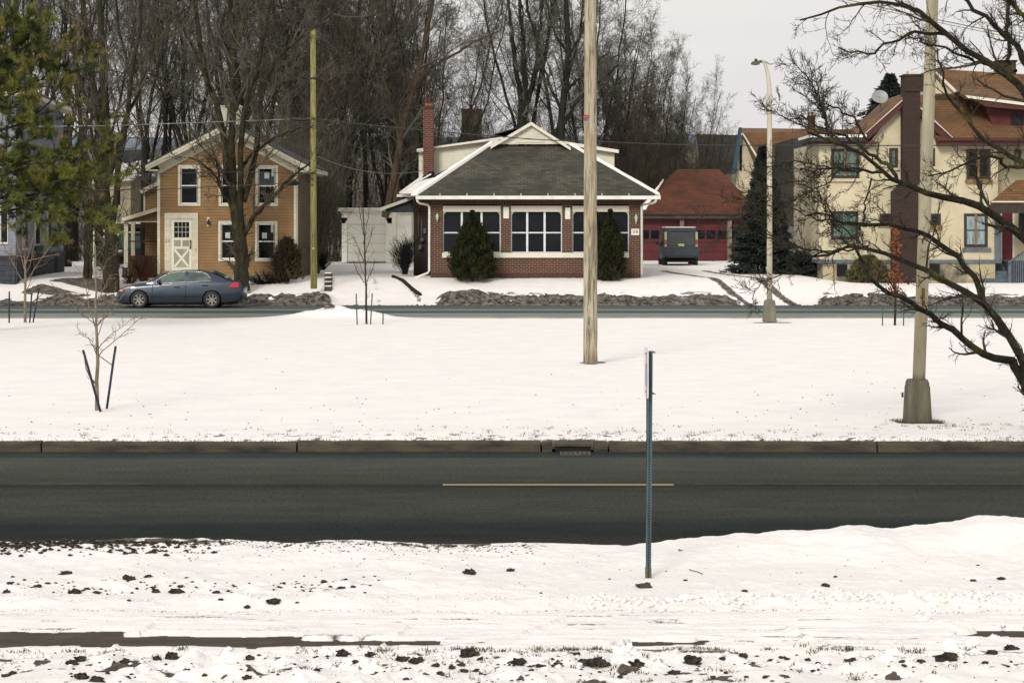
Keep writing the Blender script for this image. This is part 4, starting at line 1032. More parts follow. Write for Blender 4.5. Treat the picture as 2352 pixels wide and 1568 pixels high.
for k, (t_, zz0, zz1, w_) in enumerate(((.16,2.2,4.1,1.0),(.40,2.35,4.1,1.0),(.66,2.5,3.9,.8),(.88,2.55,3.9,.8),(.22,5.1,6.6,1.0),(.62,5.2,6.5,.9))):
    p, q = onside(t_, zz0, zz1, w_, 0)
    b = MB(); wallq(b, p-d*.1, q+d*.1, zz0-.1, zz1+.1, .05, .055); w = b.build('window', M['trim'], h)
    b = MB(); wallq(b, p, q, zz0, zz1, .012, .07); b.build('pane', M['glass_blue'] if k else M['curtain'], w)
    if k in (1,2,3): b = MB(); wallq(b, p, q, zz0-.34, zz0-.08, .25, .32); b.build('flower_box', plain('green_box', L4((78,110,84),.7), None, 3, .7), w)
for t_ in (.30, .80):
    p, q = onside(t_, 0, 0, .8, 0); b = MB(); wallq(b, p, q, 1.0, 1.75, .02, .07); b.build('basement_window', M['void'], h)
for px in (20, -40):
    b = MB(); b.pbox(px-16, px+2, 470, 560, YL+.3, -.25, -.18); w = b.build('window', M['trim'], h)
    MB().pbox(px-14, px, 473, 556, YL+.3, -.262, -.25).build('pane', M['glass_blue'], w)

# ------------------------------------------------------------ small buildings behind, left
Y4 = 128.
h = thing('cream_outbuilding', (X(248,Y4), Y4, 1), 'narrow cream building glimpsed behind the forked maple', 'building')
b = MB(); b.pprism([(214,418),(300,410),(300,520),(214,520)], Y4, Y4, Y4+5); b.build('wall', M['stucco'], h)
b = MB(); p0, p1 = at(206,416,Y4-.4), at(310,406,Y4-.4); b.slab([tuple(p0),tuple(p1),(p1.x,Y4+5,p1.z+1.2),(p0.x,Y4+5,p0.z+1.2)], .2); b.build('roof_snow', M['snowcap'], h)
MB().pbox(262, 276, 440, 470, Y4, -.04, -.001).build('window', M['glass'], h)
Y5 = 145.
h = thing('slate_roofed_house', (X(280,Y5), Y5, 1), 'distant house with wide slate grey roof and white eave left of ochre house', 'house')
b = MB(); b.pprism([(230,400),(252,345),(330,345),(352,400)], Y5, Y5, Y5+.3); b.build('roof', M['roof_grey'], h)
b = MB(); b.pbox(226, 356, 400, 405, Y5, -.3, .3); b.build('eave', M['white'], h)
MB().pbox(236, 346, 405, 520, Y5, .1, .4).build('wall', M['bluegrey'], h)
Y6 = 118.
h = thing('timber_carport', (X(255,Y6), Y6, 1), 'open brown timber carport with snow on its flat roof behind the ochre house', 'carport')
MB().pbox(214, 330, 514, 523, Y6, -.2, 4).build('roof_beam', M['wood_brown'], h); MB().pbox(213, 331, 510, 514, Y6, -.3, 4.1).build('roof_snow', M['snowcap'], h)
for px in (217, 240, 262, 327): MB().pbox(px-2, px+2, 523, 602, Y6, -.1, .1).build('post', M['trim'], h)
MB().pbox(214, 330, 524, 602, Y6, 3.8, 3.9).build('back_wall', M['wood_brown'], h)
MB().pbox(226, 275, 523, 526, Y6, -.16, -.11).build('edge_strip', M['orange_clay'], h)

# low stone wall beside the white garage drive and loose bits
h = thing('stone_steps', (X(752,86), 86, .5), 'small snow topped stone steps beside the left edge of white garage drive', 'steps')
b = MB()
for k in range(4): b.pbox(745, 761, 628+k*10, 640+k*10, 87-k*.7, 0, .6)
b.each('block', M['curbm'], h, .02)
b = MB()
for k in range(4): b.pbox(745.5, 760, 626.2+k*10, 628+k*10, 87-k*.7, .02, .58)
b.each('snow_cover', M['snowcap'], h)
lp = [(903,88.3),(925,86.6),(945,85.2),(965,84.2)]
o = MB().tube([(X(a_,y_), y_, float(far_z(np.array([X(a_,y_)]), np.array([y_]))[0])+.05) for a_, y_ in lp], .08, 7).build('border_log', M['bark_far'])
tag(o, 'dark log edging between snowy drive and bungalow lawn', 'log')
# ================================================================== VEGETATION (numpy tubes)
def tubes(P, Rr, n=3):
    """P (N,k,3) polylines, Rr (N,k) radii -> verts, quads"""
    N, k, _ = P.shape
    T = np.empty_like(P); T[:,1:-1] = P[:,2:]-P[:,:-2]; T[:,0] = P[:,1]-P[:,0]; T[:,-1] = P[:,-1]-P[:,-2]
    T /= np.linalg.norm(T, axis=2, keepdims=True)+1e-9
    ref = np.where(np.abs(T[:,:1,2:3]) > .9, np.array([1.,0,0]), np.array([0,0,1.]))*np.ones_like(T)
    U = np.cross(T, ref); U /= np.linalg.norm(U, axis=2, keepdims=True)+1e-9
    Wv = np.cross(T, U)
    a = np.arange(n)*2*np.pi/n
    V = P[:,:,None,:] + (U[:,:,None,:]*np.cos(a)[None,None,:,None] + Wv[:,:,None,:]*np.sin(a)[None,None,:,None])*Rr[:,:,None,None]
    idx = np.arange(N*k*n).reshape(N,k,n)
    A = idx[:,:-1,:]; B = np.roll(A, -1, axis=2); Cq = idx[:,1:,:]; D = np.roll(Cq, -1, axis=2)
    return V.reshape(-1,3), np.stack([A,B,D,Cq], -1).reshape(-1,4)
def merge(parts):
    V = []; F = []; o = 0
    for v, f in parts: V.append(v); F.append(f+o); o += len(v)
    return np.concatenate(V), np.concatenate(F)
def children(P, Rr, m, k=5, t0=.25, t1=1., lr=(.35,.6), ang=(25,55), up=.1, wig=.12, rr=.55, rmin=.01, rng=NR, lmin=.15, taper=.5, flat=None):
    """m side branches on every branch of P; returns new (N*m,k,3),(N*m,k)"""
    N, K, _ = P.shape
    L = np.linalg.norm(np.diff(P, axis=1), axis=2).sum(1)
    t = t0+(t1-t0)*((np.arange(m)[None]+rng.random((N,m)))/m)
    s = t*(K-1); i = np.minimum(s.astype(int), K-2); f = (s-i)[...,None]
    r = np.arange(N)[:,None]
    p = P[r,i]*(1-f)+P[r,i+1]*f
    T = P[r,i+1]-P[r,i]; T /= np.linalg.norm(T, axis=-1, keepdims=True)+1e-9
    rad = (Rr[r,i]*(1-f[...,0])+Rr[r,i+1]*f[...,0])
    q = rng.normal(size=T.shape)
    if flat is not None: q[...,1] *= flat
    q -= (q*T).sum(-1,keepdims=True)*T; q /= np.linalg.norm(q, axis=-1, keepdims=True)+1e-9
    a = np.radians(rng.uniform(ang[0], ang[1], (N,m)))[...,None]
    d = T*np.cos(a)+q*np.sin(a)
    ln = L[:,None]*rng.uniform(lr[0], lr[1], (N,m))*(1-taper*t); ln = np.maximum(ln, lmin)
    d = d.reshape(-1,3); p = p.reshape(-1,3); ln = ln.reshape(-1); rad = rad.reshape(-1)
    out = np.empty((len(d), k, 3)); out[:,0] = p
    for j in range(1, k):
        d = d + rng.normal(size=d.shape)*wig; d[:,2] += up
        d /= np.linalg.norm(d, axis=1, keepdims=True)
        out[:,j] = out[:,j-1]+d*(ln/(k-1))[:,None]
    r0 = np.maximum(rad*rr, rmin); rt = np.linspace(1, .35, k)[None]
    return out, np.maximum(r0[:,None]*rt, rmin*.75)
def main_line(pts, r0, r1, k=14, jit=.0, rng=NR):
    """smooth resample of control points"""
    P = np.array(pts, float); d = np.r_[0, np.cumsum(np.linalg.norm(np.diff(P, axis=0), axis=1))]
    u = np.linspace(0, d[-1], k); Q = np.stack([np.interp(u, d, P[:,c]) for c in range(3)], -1)
    S = Q.copy(); S[1:-1] = (Q[:-2]+2*Q[1:-1]+Q[2:])/4
    if jit: S[1:-1] += rng.normal(size=S[1:-1].shape)*jit
    return S[None], np.linspace(r0, r1, k)[None]
def np_obj(name, VF, mat, parent=None, off=(0,0,0), smooth=True):
    V, Fq = VF; me = np_mesh(name, V-np.array(off), Fq, smooth=smooth)
    me.materials.append(mat); o = bpy.data.objects.new(name, me); COL.objects.link(o)
    if parent: o.parent = parent
    return o

# ---- prototypes for the trees behind the houses (local coordinates, base at 0)
def proto(seed, H, r, forks, spread, mat_t, mat_c, dens=1.0, lean=0, low=.25, upv=.16):
    rng = np.random.default_rng(seed); tr = []; cr = []
    fz = H*low
    bx, by = rng.normal(size=2)*lean
    stem, sr = main_line([(0,0,-.5),(bx*.2,by*.2,fz*.5),(bx*.4,by*.4,fz)], r, r*.8, 7, .03, rng); tr.append(tubes(stem, sr, 8))
    fl = np.array([bx*.4, by*.4, fz]); mains = []; mr = []
    for i in range(forks):
        a = 2*math.pi*(i+rng.random()*.6)/forks; sp = spread*rng.uniform(.6, 1.25); hh = H*rng.uniform(.85, 1.05)
        c = [fl-[0,0,.3*i], fl+[math.cos(a)*sp*.22, math.sin(a)*sp*.22, (hh-fz)*.18], fl+[math.cos(a)*sp*.6, math.sin(a)*sp*.6, (hh-fz)*.5], fl+[math.cos(a)*sp, math.sin(a)*sp, hh-fz]]
        p_, r_ = main_line(c, r*.62/forks**.3, .03, 12, .09, rng); mains.append(p_); mr.append(r_)
    Pm = np.concatenate(mains); Rm = np.concatenate(mr); tr.append(tubes(Pm, Rm, 6))
    a1, b1 = children(Pm, Rm, int(11*dens), 7, .08, .98, (.26,.46), (24,58), upv, .13, .5, .02, rng, 1.0, .45)
    tr.append(tubes(a1, b1*.75, 4))
    a2, b2 = children(a1, b1*.75, 8, 5, .15, 1, (.3,.55), (25,60), .08, .2, .5, .011, rng, .5, .35); cr.append(tubes(a2, b2, 3))
    a3, b3 = children(a2, b2, 8, 4, .1, 1, (.35,.6), (25,65), .05, .22, .6, .008, rng, .3, .3); cr.append(tubes(a3, b3, 3))
    a4, b4 = children(a3, b3, 4, 3, .2, 1, (.4,.7), (25,60), .06, .2, .7, .007, rng, .2, .3); cr.append(tubes(a4, b4, 3))
    vt, ft = merge(tr); vc, fc = merge(cr)
    mt = np_mesh('trunk', vt, ft, smooth=True); mt.materials.append(mat_t)
    mc = np_mesh('crown', vc, fc); mc.materials.append(mat_c)
    return mt, mc
PROT = [proto(1, 21, .26, 3, 4.2, M['bark_far'], M['twig_far'], 1.25, .4, .22),
        proto(2, 24, .23, 2, 3.0, M['bark_far'], M['twig_far'], 1.5, .5, .30),
        proto(3, 19, .20, 4, 4.6, M['bark_far'], M['twig_brown'], 1.1, .3, .16),
        proto(4, 17, .17, 3, 3.6, M['bark_tan'], M['twig_brown'], 1.25, .9, .2),
        proto(5, 22, .28, 5, 3.4, M['bark_far'], M['twig_far'], .9, .3, .3, .2)]
def far_tree(px, Y, k, s=1., rz=None, label=None, group='bare trees behind the houses', tan=False, sz=None):
    z = float(far_z(np.array([X(px,Y)]), np.array([float(Y)]))[0]) if Y < 149 else float(ground_z(np.array([X(px,Y)]), np.array([float(Y)]))[0])
    t_ = thing('bare_tree', (X(px,Y), Y, z-.1), label or 'tall leafless tree standing in the dense wood behind the houses', 'tree', group, rnd.uniform(0,6.28) if rz is None else rz)
    t_.scale = (s, s, sz or s)
    for nm, me in (('trunk', PROT[k][0]), ('crown', PROT[k][1])):
        o = bpy.data.objects.new(nm, me); COL.objects.link(o); o.parent = t_
    return t_
rt = random.Random(31)
for i in range(17):      # front row of the wood
    px = -40 + i*70 + rt.uniform(-22,22)
    if 760 < px < 940 or px > 985: continue
    far_tree(px, rt.uniform(103,116), rt.choice([0,1,2,4]), rt.uniform(.85,1.1))
for i in range(19):      # second row
    px = -60 + i*66 + rt.uniform(-25,25)
    if px > 985 or (px < 330 and i%2): continue
    far_tree(px, rt.uniform(126,140), rt.choice([0,1,2,3,4]), rt.uniform(.85,1.1))
for px, Y, k, s in ((742,112,3,.85),(772,124,3,.8),(800,131,1,.9),(842,127,1,.85),(880,129,3,.9),(700,121,0,.9),(648,115,2,.9),(930,124,0,.85),(1010,118,2,.8)):
    far_tree(px, Y, k, s)
for px, Y, k, s in ((1200,116,4,.92),(1222,138,2,.6),(1150,140,3,.44),(1105,143,2,.42),(1060,138,2,.48),(1015,134,2,.62),(1290,139,3,.62)):
    far_tree(px, Y, k, s)
far_tree(1278, 114, 1, .95, None, 'tall dark leafless tree rising just left of the weathered wooden pole', None)
for px, Y, k, s in ((1345,122,0,.85),(1372,128,1,.76),(1392,124,2,.74),(1402,135,3,.78)):
    far_tree(px, Y, k, s)
for px, Y, k, s, sz in ((1440,130,2,.5,.70),(1455,138,3,.6,.78),(1490,126,2,.48,.60),(1520,133,2,.5,.60),(1555,129,2,.46,.54),(1590,136,2,.46,.52),(1618,131,2,.36,.42),(1640,138,3,.38,.36),(1480,142,2,.5,.62),(1540,141,3,.5,.58),(1600,143,3,.44,.5),(1425,121,3,.45,.6),(1470,121,3,.4,.48),(1530,122,3,.4,.42)):
    far_tree(px, Y, k, s, sz=sz)
for px, Y, s in ((1800,150,.34),(1762,155,.3),(1905,150,.3),(1848,152,.36)):
    far_tree(px, Y, 3, s, None, 'thin leafless tree poking above the brown roofs on the right', 'thin trees beyond the brown roofs')

# ---- far thicket: reads as one mass
rng = np.random.default_rng(77)
def thicket(name, x0, x1, y0, y1, n, h0, h1, r0, mat, label, cat, twigs=6, zc=.9, lean=.18, fade=None):
    px = rng.uniform(x0, x1, n); Y = rng.uniform(y0, y1, n); Hh = rng.uniform(h0, h1, n)
    if fade is not None: Hh = Hh*fade(px)
    xx = (px-CX)*Y/FL; base = np.stack([xx, Y, np.full(n, zc)], -1)
    k = 5; P = np.empty((n,k,3)); P[:,0] = base; d = np.stack([rng.normal(size=n)*lean, rng.normal(size=n)*lean, np.ones(n)], -1)
    for j in range(1,k):
        d = d+rng.normal(size=d.shape)*.10; d /= np.linalg.norm(d, axis=1, keepdims=True); P[:,j] = P[:,j-1]+d*(Hh/(k-1))[:,None]
    Rr = (r0*rng.uniform(.5,1.3,n))[:,None]*np.linspace(1,.3,k)[None]
    a1, b1 = children(P, Rr, twigs, 4, .1, 1, (.2,.42), (20,60), .08, .18, .5, .010, rng, .4, .3)
    a2, b2 = children(a1, b1, 4, 3, .1, 1, (.35,.7), (20,65), .05, .2, .6, .008, rng, .25, .3)
    o = np_obj(name, merge([tubes(P,Rr,4), tubes(a1,b1,3), tubes(a2,b2,3)]), mat)
    tag(o, label, cat, None, 'stuff'); return o
def fd(px): return np.interp(px, [-200, 380, 480, 1000, 1080, 1130, 1330, 1420, 1640, 1700], [.55, .6, .8, .8, .5, .42, .52, .56, .34, .2])
thicket('far_wood', -120, 1690, 146, 185, 420, 8, 17, .06, M['twig_far'], 'dense mass of distant leafless woodland closing the view behind the houses', 'woodland', 9, 2.0, .14, fd)
thicket('brush_thicket', 430, 1560, 127, 146, 620, 2.5, 7, .026, M['twig_brown'], 'tangle of bare brown saplings and undergrowth below the wood', 'undergrowth', 8, .9, .3, lambda p: np.interp(p, [400, 1000, 1060, 1500, 1560], [1, 1, .8, .8, .4]))
thicket('brush_thicket', 650, 735, 94, 110, 170, 3, 8, .03, M['twig_brown'], 'brown tangle of vines and saplings beside the ochre house wall', 'undergrowth', 8, .9, .06)
thicket('brush_thicket', -80, 350, 122, 140, 200, 2, 6, .05, M['twig_brown'], 'dark undergrowth behind the parked cars on the left', 'undergrowth', 7, .9, .3)

# ---- traced yard trees
def traced(name, base_px, Y, stems, mat_t, mat_c, label, seed, lev, rmin=.012, cat='tree', zoff=0.0, sides=9, ydrift=2.0, jit=.03, levels=((9,6),(6,5),(4,4)), lr=(.22,.42), up=.1, lmn=(.8,.3,.3), wg=.16):
    rng = np.random.default_rng(seed)
    s = FL/Y; bx, by = base_px; loc = at(bx, by, Y); t_ = thing(name, loc, label, cat)
    tr = []; PP = []; RR = []
    for st in stems:
        pts, r0, r1 = st[:3]; yd = st[3] if len(st) > 3 else rng.uniform(-ydrift, ydrift); y0 = st[4] if len(st) > 4 else 0
        n = len(pts); W = []
        for i, (a, c) in enumerate(pts):
            y_ = Y+y0+(yd-y0)*i/max(n-1,1); W.append(tuple(at(a, c, y_)))
        P, Rr = main_line(W, r0/s, r1/s, 18, 0, rng)
        if jit: P[:,2:-1] += rng.normal(size=P[:,2:-1].shape)*jit
        tr.append(tubes(P, Rr, sides)); PP.append(P); RR.append(Rr)
    P = np.concatenate(PP[2:] if lev == 'skip' else PP); Rr = np.concatenate(RR[2:] if lev == 'skip' else RR)
    cr = []; a, b = P, Rr
    for q, (m, k) in enumerate(levels):
        a, b = children(a, b, m, k, .12 if q == 0 else .1, 1, lr if q == 0 else (.3,.6), (22,60), up if q == 0 else .07, wg, .45 if q == 0 else .55, rmin*1.25 if q == 0 else rmin, rng, lmn[min(q,2)], .35)
        cr.append(tubes(a, b, 4 if q == 0 else 3))
    np_obj('trunk', merge(tr), mat_t, t_, loc)
    np_obj('crown', merge(cr), mat_c, t_, loc)
    return t_
def A_(l): return [(258.4+x*.29296, 258.4*0+131.8+y*.29296) for x, y in l]      # noqa
def Kz(l): return [(344.5+x*.2051, y*.2051) for x, y in l]
YT = 84.6
A2 = lambda l: [(258.4+x*.29296, 258.4+y*.29296) for x, y in l]
stems = [
 (A2([(1015,1400),(1010,1250),(1005,1100),(1000,1000),(995,900),(985,820)]), 19, 13, 0, 0),
 (A2([(975,960),(960,850),(940,700),(905,480),(885,300)])+Kz([(830,1568),(760,1180),(690,1060),(640,950),(600,780),(580,600),(565,420),(530,250),(505,80),(495,-120)]), 9, 5, 1.5, 0),
 (A2([(1000,900),(1000,700),(1010,500),(1005,300)])+Kz([(1040,1568),(1040,1300),(1080,1100),(1150,920),(1240,700),(1260,480),(1330,200),(1350,-100)]), 8, 3.4, -1.5, 0),
 (A2([(975,900),(940,600),(935,350),(925,200)])+Kz([(915,1568),(920,1300),(930,1000),(935,700),(930,400),(910,100),(905,-150)]), 10, 6, 0.6, 0),
 (A2([(1025,700),(1060,560),(1100,480),(1125,330),(1130,150)])+Kz([(1195,1568),(1220,1200),(1270,960),(1320,800),(1450,620),(1600,470),(1790,330),(2000,180),(2150,60)]), 8, 3, -1, 0),
 (A2([(1035,960),(1060,900),(1110,820),(1200,715),(1300,610),(1400,500),(1480,430),(1550,392)]), 6, 2, -1.5, 0),
 (A2([(930,740),(880,640),(850,600),(820,520),(790,480),(720,400),(600,350)]), 4, 1.5, -1.2, 0),
 (A2([(840,560),(825,400),(740,320),(655,225)]), 3, 1.2, -1.4, -.6),
 (A2([(1000,450),(1060,360),(1150,280),(1300,180),(1450,130),(1560,120)]), 4.5, 1.5, -1, 0),
 (Kz([(1270,1250),(1380,1050),(1500,920),(1600,870),(1800,890),(2000,920)]), 4, 1.5, -1.6, -.3),
 (Kz([(960,1250),(1100,900),(1300,800),(1450,700),(1600,600),(1750,600)]), 3.4, 1.4, 1, .3),
 (Kz([(640,950),(560,700),(470,520),(360,250),(260,60),(100,20)]), 5, 2, 1.4, .3),
 (Kz([(930,300),(1100,150),(1350,70),(1600,90)]), 3.2, 1.4, -1, 0),
 (Kz([(600,1150),(400,1080),(250,1000),(100,850),(-60,830)]), 3.4, 1.4, 1.2, .5),
 (Kz([(930,560),(1020,420),(1060,200),(1180,20),(1250,-120)]), 4, 2, .4, 0)]
traced('maple_tree', (556,664), YT, stems, M['bark_yard'], M['twig_brown'], 'large leafless maple with forked trunk in front of the ochre house', 41, '', .011, levels=((8,6),(6,5),(4,4)), lr=(.18,.36))
# flared base with pale scar
YT2 = 85.0
stems = [
 ([(254,672),(254,640),(255,590),(256,545),(252,505)], 21, 14, 0, 0),
 ([(252,530),(238,490),(236,430),(240,350),(235,290),(222,230),(205,150),(196,60),(190,-60)], 11, 5, 1.5, 0),
 ([(256,520),(262,480),(270,440),(272,380),(283,330),(292,270),(300,180),(318,80),(330,-50)], 8, 3.5, -1.2, 0),
 ([(246,500),(240,420),(246,330),(243,250),(236,160),(232,60),(226,-60)], 12, 6, .4, 0),
 ([(250,420),(268,340),(286,270),(320,215),(350,130),(362,40)], 5, 2, -1, 0),
 ([(244,340),(262,345),(292,372),(318,395),(345,412)], 4, 1.6, -1.8, 0),
 ([(238,540),(222,520),(205,505),(190,470),(180,430)], 5, 2, -.8, 0),
 ([(236,420),(222,370),(200,330),(178,280),(150,215)], 4.6, 1.8, 1.4, 0),
 ([(234,300),(205,250),(185,200),(170,120),(160,30)], 5, 2, 1, 0),
 ([(300,180),(330,140),(360,100),(400,40)], 3.5, 1.5, 0, 0)]
traced('maple_tree', (254,668), YT2, stems, M['bark_yard'], M['twig_brown'], 'broad low forking leafless maple left of the ochre house side porch', 42, '', .011, levels=((8,6),(6,5),(4,4)), lr=(.18,.36))
stems = [([(195,660),(199,640),(200,590),(202,520),(198,440),(190,380),(186,300),(178,200),(172,90)], 8.5, 3, .5, 0), ([(206,655),(208,620),(206,560),(212,500),(222,440),(232,380)], 4, 1.6, -.5, 0), ([(200,470),(212,400),(220,320),(228,200)], 4, 1.6, 0, 0)]
traced('bare_tree', (197,652), 87.5, stems, M['bark_yard'], M['twig_brown'], 'slim twin stemmed leafless tree between grey house and large maple', 43, '', .011, levels=((7,5),(6,4),(4,4)), lr=(.12,.26))
stems = [([(168,600),(168,520),(165,400),(158,280),(150,140)], 11, 4, 0, 0), ([(168,520),(186,440),(196,330),(205,200)], 6, 2, 0, 0)]
traced('bare_tree', (168,600), 104, stems, M['bark_far'], M['twig_far'], 'dark thick leafless trunk close behind the grey house corner', 44, '', .012, levels=((8,5),(6,4),(4,4)), lr=(.16,.3))
# leaning tan trunk in the wood
stems = [([(884,500),(893,470),(905,400),(917,330),(936,260),(952,190),(975,110),(990,20),(1000,-60)], 9, 4, 0, 0), ([(905,470),(915,380),(925,300),(930,230)], 5, 3, .6, 0), ([(952,190),(985,160),(1040,125),(1100,90),(1150,70)], 4, 1.6, 0, 0), ([(917,330),(905,260),(880,180),(868,90)], 4, 2, 0, 0)]
traced('bare_tree', (884,520), 108, stems, M['bark_tan'], M['twig_far'], 'leaning leafless tree with pale tan bark left of the tall chimney', 45, '', .012, levels=((9,5),(6,4),(4,4)), lr=(.16,.32))
# vase shaped dark tree behind the gablet
stems = [([(1196,300),(1200,270),(1206,240)], 12, 9, 0, 0),
 ([(1203,250),(1190,190),(1180,120),(1172,40),(1160,-60)], 7, 2.5, 1, 0), ([(1206,245),(1206,180),(1203,110),(1195,30),(1188,-60)], 7, 2.5, -1, 0),
 ([(1208,245),(1222,200),(1232,150),(1240,80),(1248,-20)], 7, 2.5, .5, 0), ([(1210,240),(1224,180),(1252,130),(1262,60),(1268,-40)], 5, 2, -.5, 0)]
traced('bare_tree', (1196,330), 112, stems, M['bark_far'], M['twig_far'], 'vase shaped leafless tree rising directly behind the white gablet', 46, '', .011, levels=((9,5),(5,4),(3,3)), lr=(.14,.28), up=.16)
stems = [([(1288,330),(1292,270),(1298,200),(1306,120),(1302,40),(1300,-60)], 9, 5, 0, 0), ([(1300,210),(1325,185),(1345,165),(1400,120)], 4.5, 1.6, 0, 0), ([(1294,260),(1268,210),(1250,160),(1240,110)], 4, 1.5, 0, 0),
 ([(1303,120),(1275,80),(1262,40),(1255,-20)], 4, 1.6, 0, 0), ([(1303,130),(1330,90),(1345,40),(1355,-40)], 4, 1.6, 0, 0), ([(1292,290),(1320,240),(1350,210),(1420,150)], 5, 2, 0, 0)]
traced('bare_tree', (1288,350), 111, stems, M['bark_far'], M['twig_far'], 'dark leafless tree with ladder like side branches just left of the weathered pole', 47, '', .011, levels=((12,5),(6,4),(4,3)), lr=(.14,.30), up=.12)

# ---- near tree overhanging at right
J = lambda l: [(1837.4+x*.29296, 631.6+y*.29296) for x, y in l]
E = lambda l: [(1837.4+x*.29296, 287.1+y*.29296) for x, y in l]
Fz = lambda l: [(1837.4+x*.29296, y*.29296) for x, y in l]
YN = 31.0
stems = [
 ([(2500,1040),(2478,900),(2475,760),(2462,560),(2440,300),(2432,60),(2425,-260)], 34, 20, 0, 0),
 ([(2488,1030),(2440,990),(2395,935)]+J([(1756,850),(1700,750),(1665,665)]), 17, 10.5, .0, 0),
 (J([(1672,672),(1640,660),(1540,665),(1400,600),(1270,500),(1160,420),(1000,300),(880,230),(760,160),(650,110)])+E([(600,1260),(540,1190),(470,1050),(420,930)]), 9.5, 3, -1.2, 0),
 ([(2488,1025),(2425,945),(2385,890)]+J([(1740,680),(1690,560),(1620,420),(1530,290),(1440,190)])+E([(1300,1310),(1200,1250),(1080,1180),(950,1130),(800,1070),(700,1020),(580,970),(440,935),(370,940),(270,965),(150,1030),(60,1035)]), 13, 2.4, .8, -.2),
 (E([(1430,1370),(1400,1230),(1340,1140),(1280,1080),(1180,980),(1050,900),(940,840),(840,810),(700,790),(570,770),(470,795),(350,795),(280,740),(160,700),(60,705)]), 8, 2.2, 1.8, .3),
 ([(2470,700),(2410,600)]+E([(1756,870),(1620,770),(1500,700),(1400,630),(1280,590),(1180,580),(1050,570),(950,530),(860,490),(780,460),(700,400),(630,370),(600,290),(520,230),(420,190),(320,160),(200,90),(60,60)]), 13, 2.2, -1.0, 0),
 (E([(640,372),(500,360),(350,350),(200,345),(80,360),(0,340)]), 3.4, 1.6, -1.2, -1.0),
 (E([(760,440),(740,330)])+Fz([(620,1250),(500,1160),(400,1090),(250,1050),(150,990),(0,900)]), 5, 1.8, 1.0, -.4),
 ([(2458,400),(2400,270)]+Fz([(1756,700),(1700,640),(1600,560),(1500,520),(1400,480),(1300,400),(1200,320),(1100,230),(1000,110),(900,60),(800,25),(650,15),(530,10),(400,25),(250,90),(110,140),(0,160)]), 11, 1.9, -.6, 0),
 (Fz([(1140,270),(1030,255),(910,240),(800,290),(640,365),(570,410),(520,430),(420,405),(300,375)]), 4, 1.6, .9, -.2),
 (Fz([(1480,510),(1400,490),(1250,430),(1120,370),(1000,345),(930,320),(860,290)]), 3.6, 1.6, .8, -.3),
 ([(2450,320),(2400,210)]+Fz([(1756,480),(1700,370),(1640,290),(1560,240),(1480,170),(1400,110),(1270,0),(1180,-80)]), 9, 4, .6, 0),
 (Fz([(1690,560),(1640,500),(1630,440),(1630,200),(1640,0),(1645,-80)]), 5, 4, .9, .0),
 ([(2440,100)]+Fz([(1800,160),(1756,130),(1640,0),(1600,-60)]), 7, 5, -.5, 0),
 ([(2462,500),(2400,400)]+E([(1750,280),(1680,240),(1560,220),(1490,150),(1420,70)])+Fz([(1400,1050),(1330,950),(1250,900),(1180,800),(1130,730),(1110,600),(1100,440),(1080,380)]), 8, 1.8, 1.6, 0),
 (E([(1756,330),(1600,345),(1580,260),(1500,240),(1380,250),(1250,320),(1130,370),(1010,400)]), 4, 1.6, -1.3, 0),
 (Fz([(520,1090),(440,960),(350,870),(260,840),(120,800),(0,730)]), 2.6, 1.2, .5, -.2),
 (Fz([(560,1400),(520,1560),(500,1700),(470,1850)]), 2.2, 1.4, .6, 0),
 (Fz([(340,1130),(250,1060),(190,900),(150,760),(120,640),(80,540)]), 2.6, 1.2, .6, .2)]
Wz = lambda l: [(1176+x*.5, y*.5) for x, y in l]
stems += [(Wz([(1560,680),(1480,640),(1430,620),(1300,560),(1200,510),(1140,500)]), 2.0, .8, .6, -.3), (Wz([(1620,780),(1450,770),(1330,740),(1200,760),(1110,800)]), 2.0, .8, -1.3, -1.0),
 (Wz([(1640,1030),(1500,1015),(1400,1010),(1300,960),(1170,940),(1010,905)]), 2.2, .8, .6, .3), (Wz([(1640,1130),(1420,1165),(1250,1100),(1100,1055),(1000,1100),(930,1095),(862,1062)]), 2.4, .8, .9, .8),
 (Wz([(1580,1130),(1420,1160),(1300,1200),(1210,1280),(1120,1300),(1100,1370),(1130,1395)]), 2.2, .8, .3, .8), (Wz([(1480,1000),(1420,900),(1330,830),(1220,850),(1110,880)]), 1.8, .8, .6, .4),
 (Wz([(1460,620),(1430,520),(1400,420),(1340,330),(1290,290)]), 1.8, .8, -.4, -.2), (Wz([(1500,780),(1440,860),(1350,880),(1260,940),(1180,1000),(1060,1010)]), 1.6, .7, -.6, -.4),
 (Wz([(1560,1140),(1490,1060),(1440,960),(1400,880),(1390,800)]), 2.0, .8, .4, .5)]
traced('overhanging_tree', (2500,1040), YN, stems, M['bark_near'], M['twig_near'], 'near leafless tree with mossy crooked limbs reaching in from the right', 51, 'skip', .0038, levels=((17,7),(6,5),(4,4)), lr=(.06,.26), ydrift=1.2, jit=.018, up=.03, sides=8, lmn=(.3,.14,.07), wg=.19)

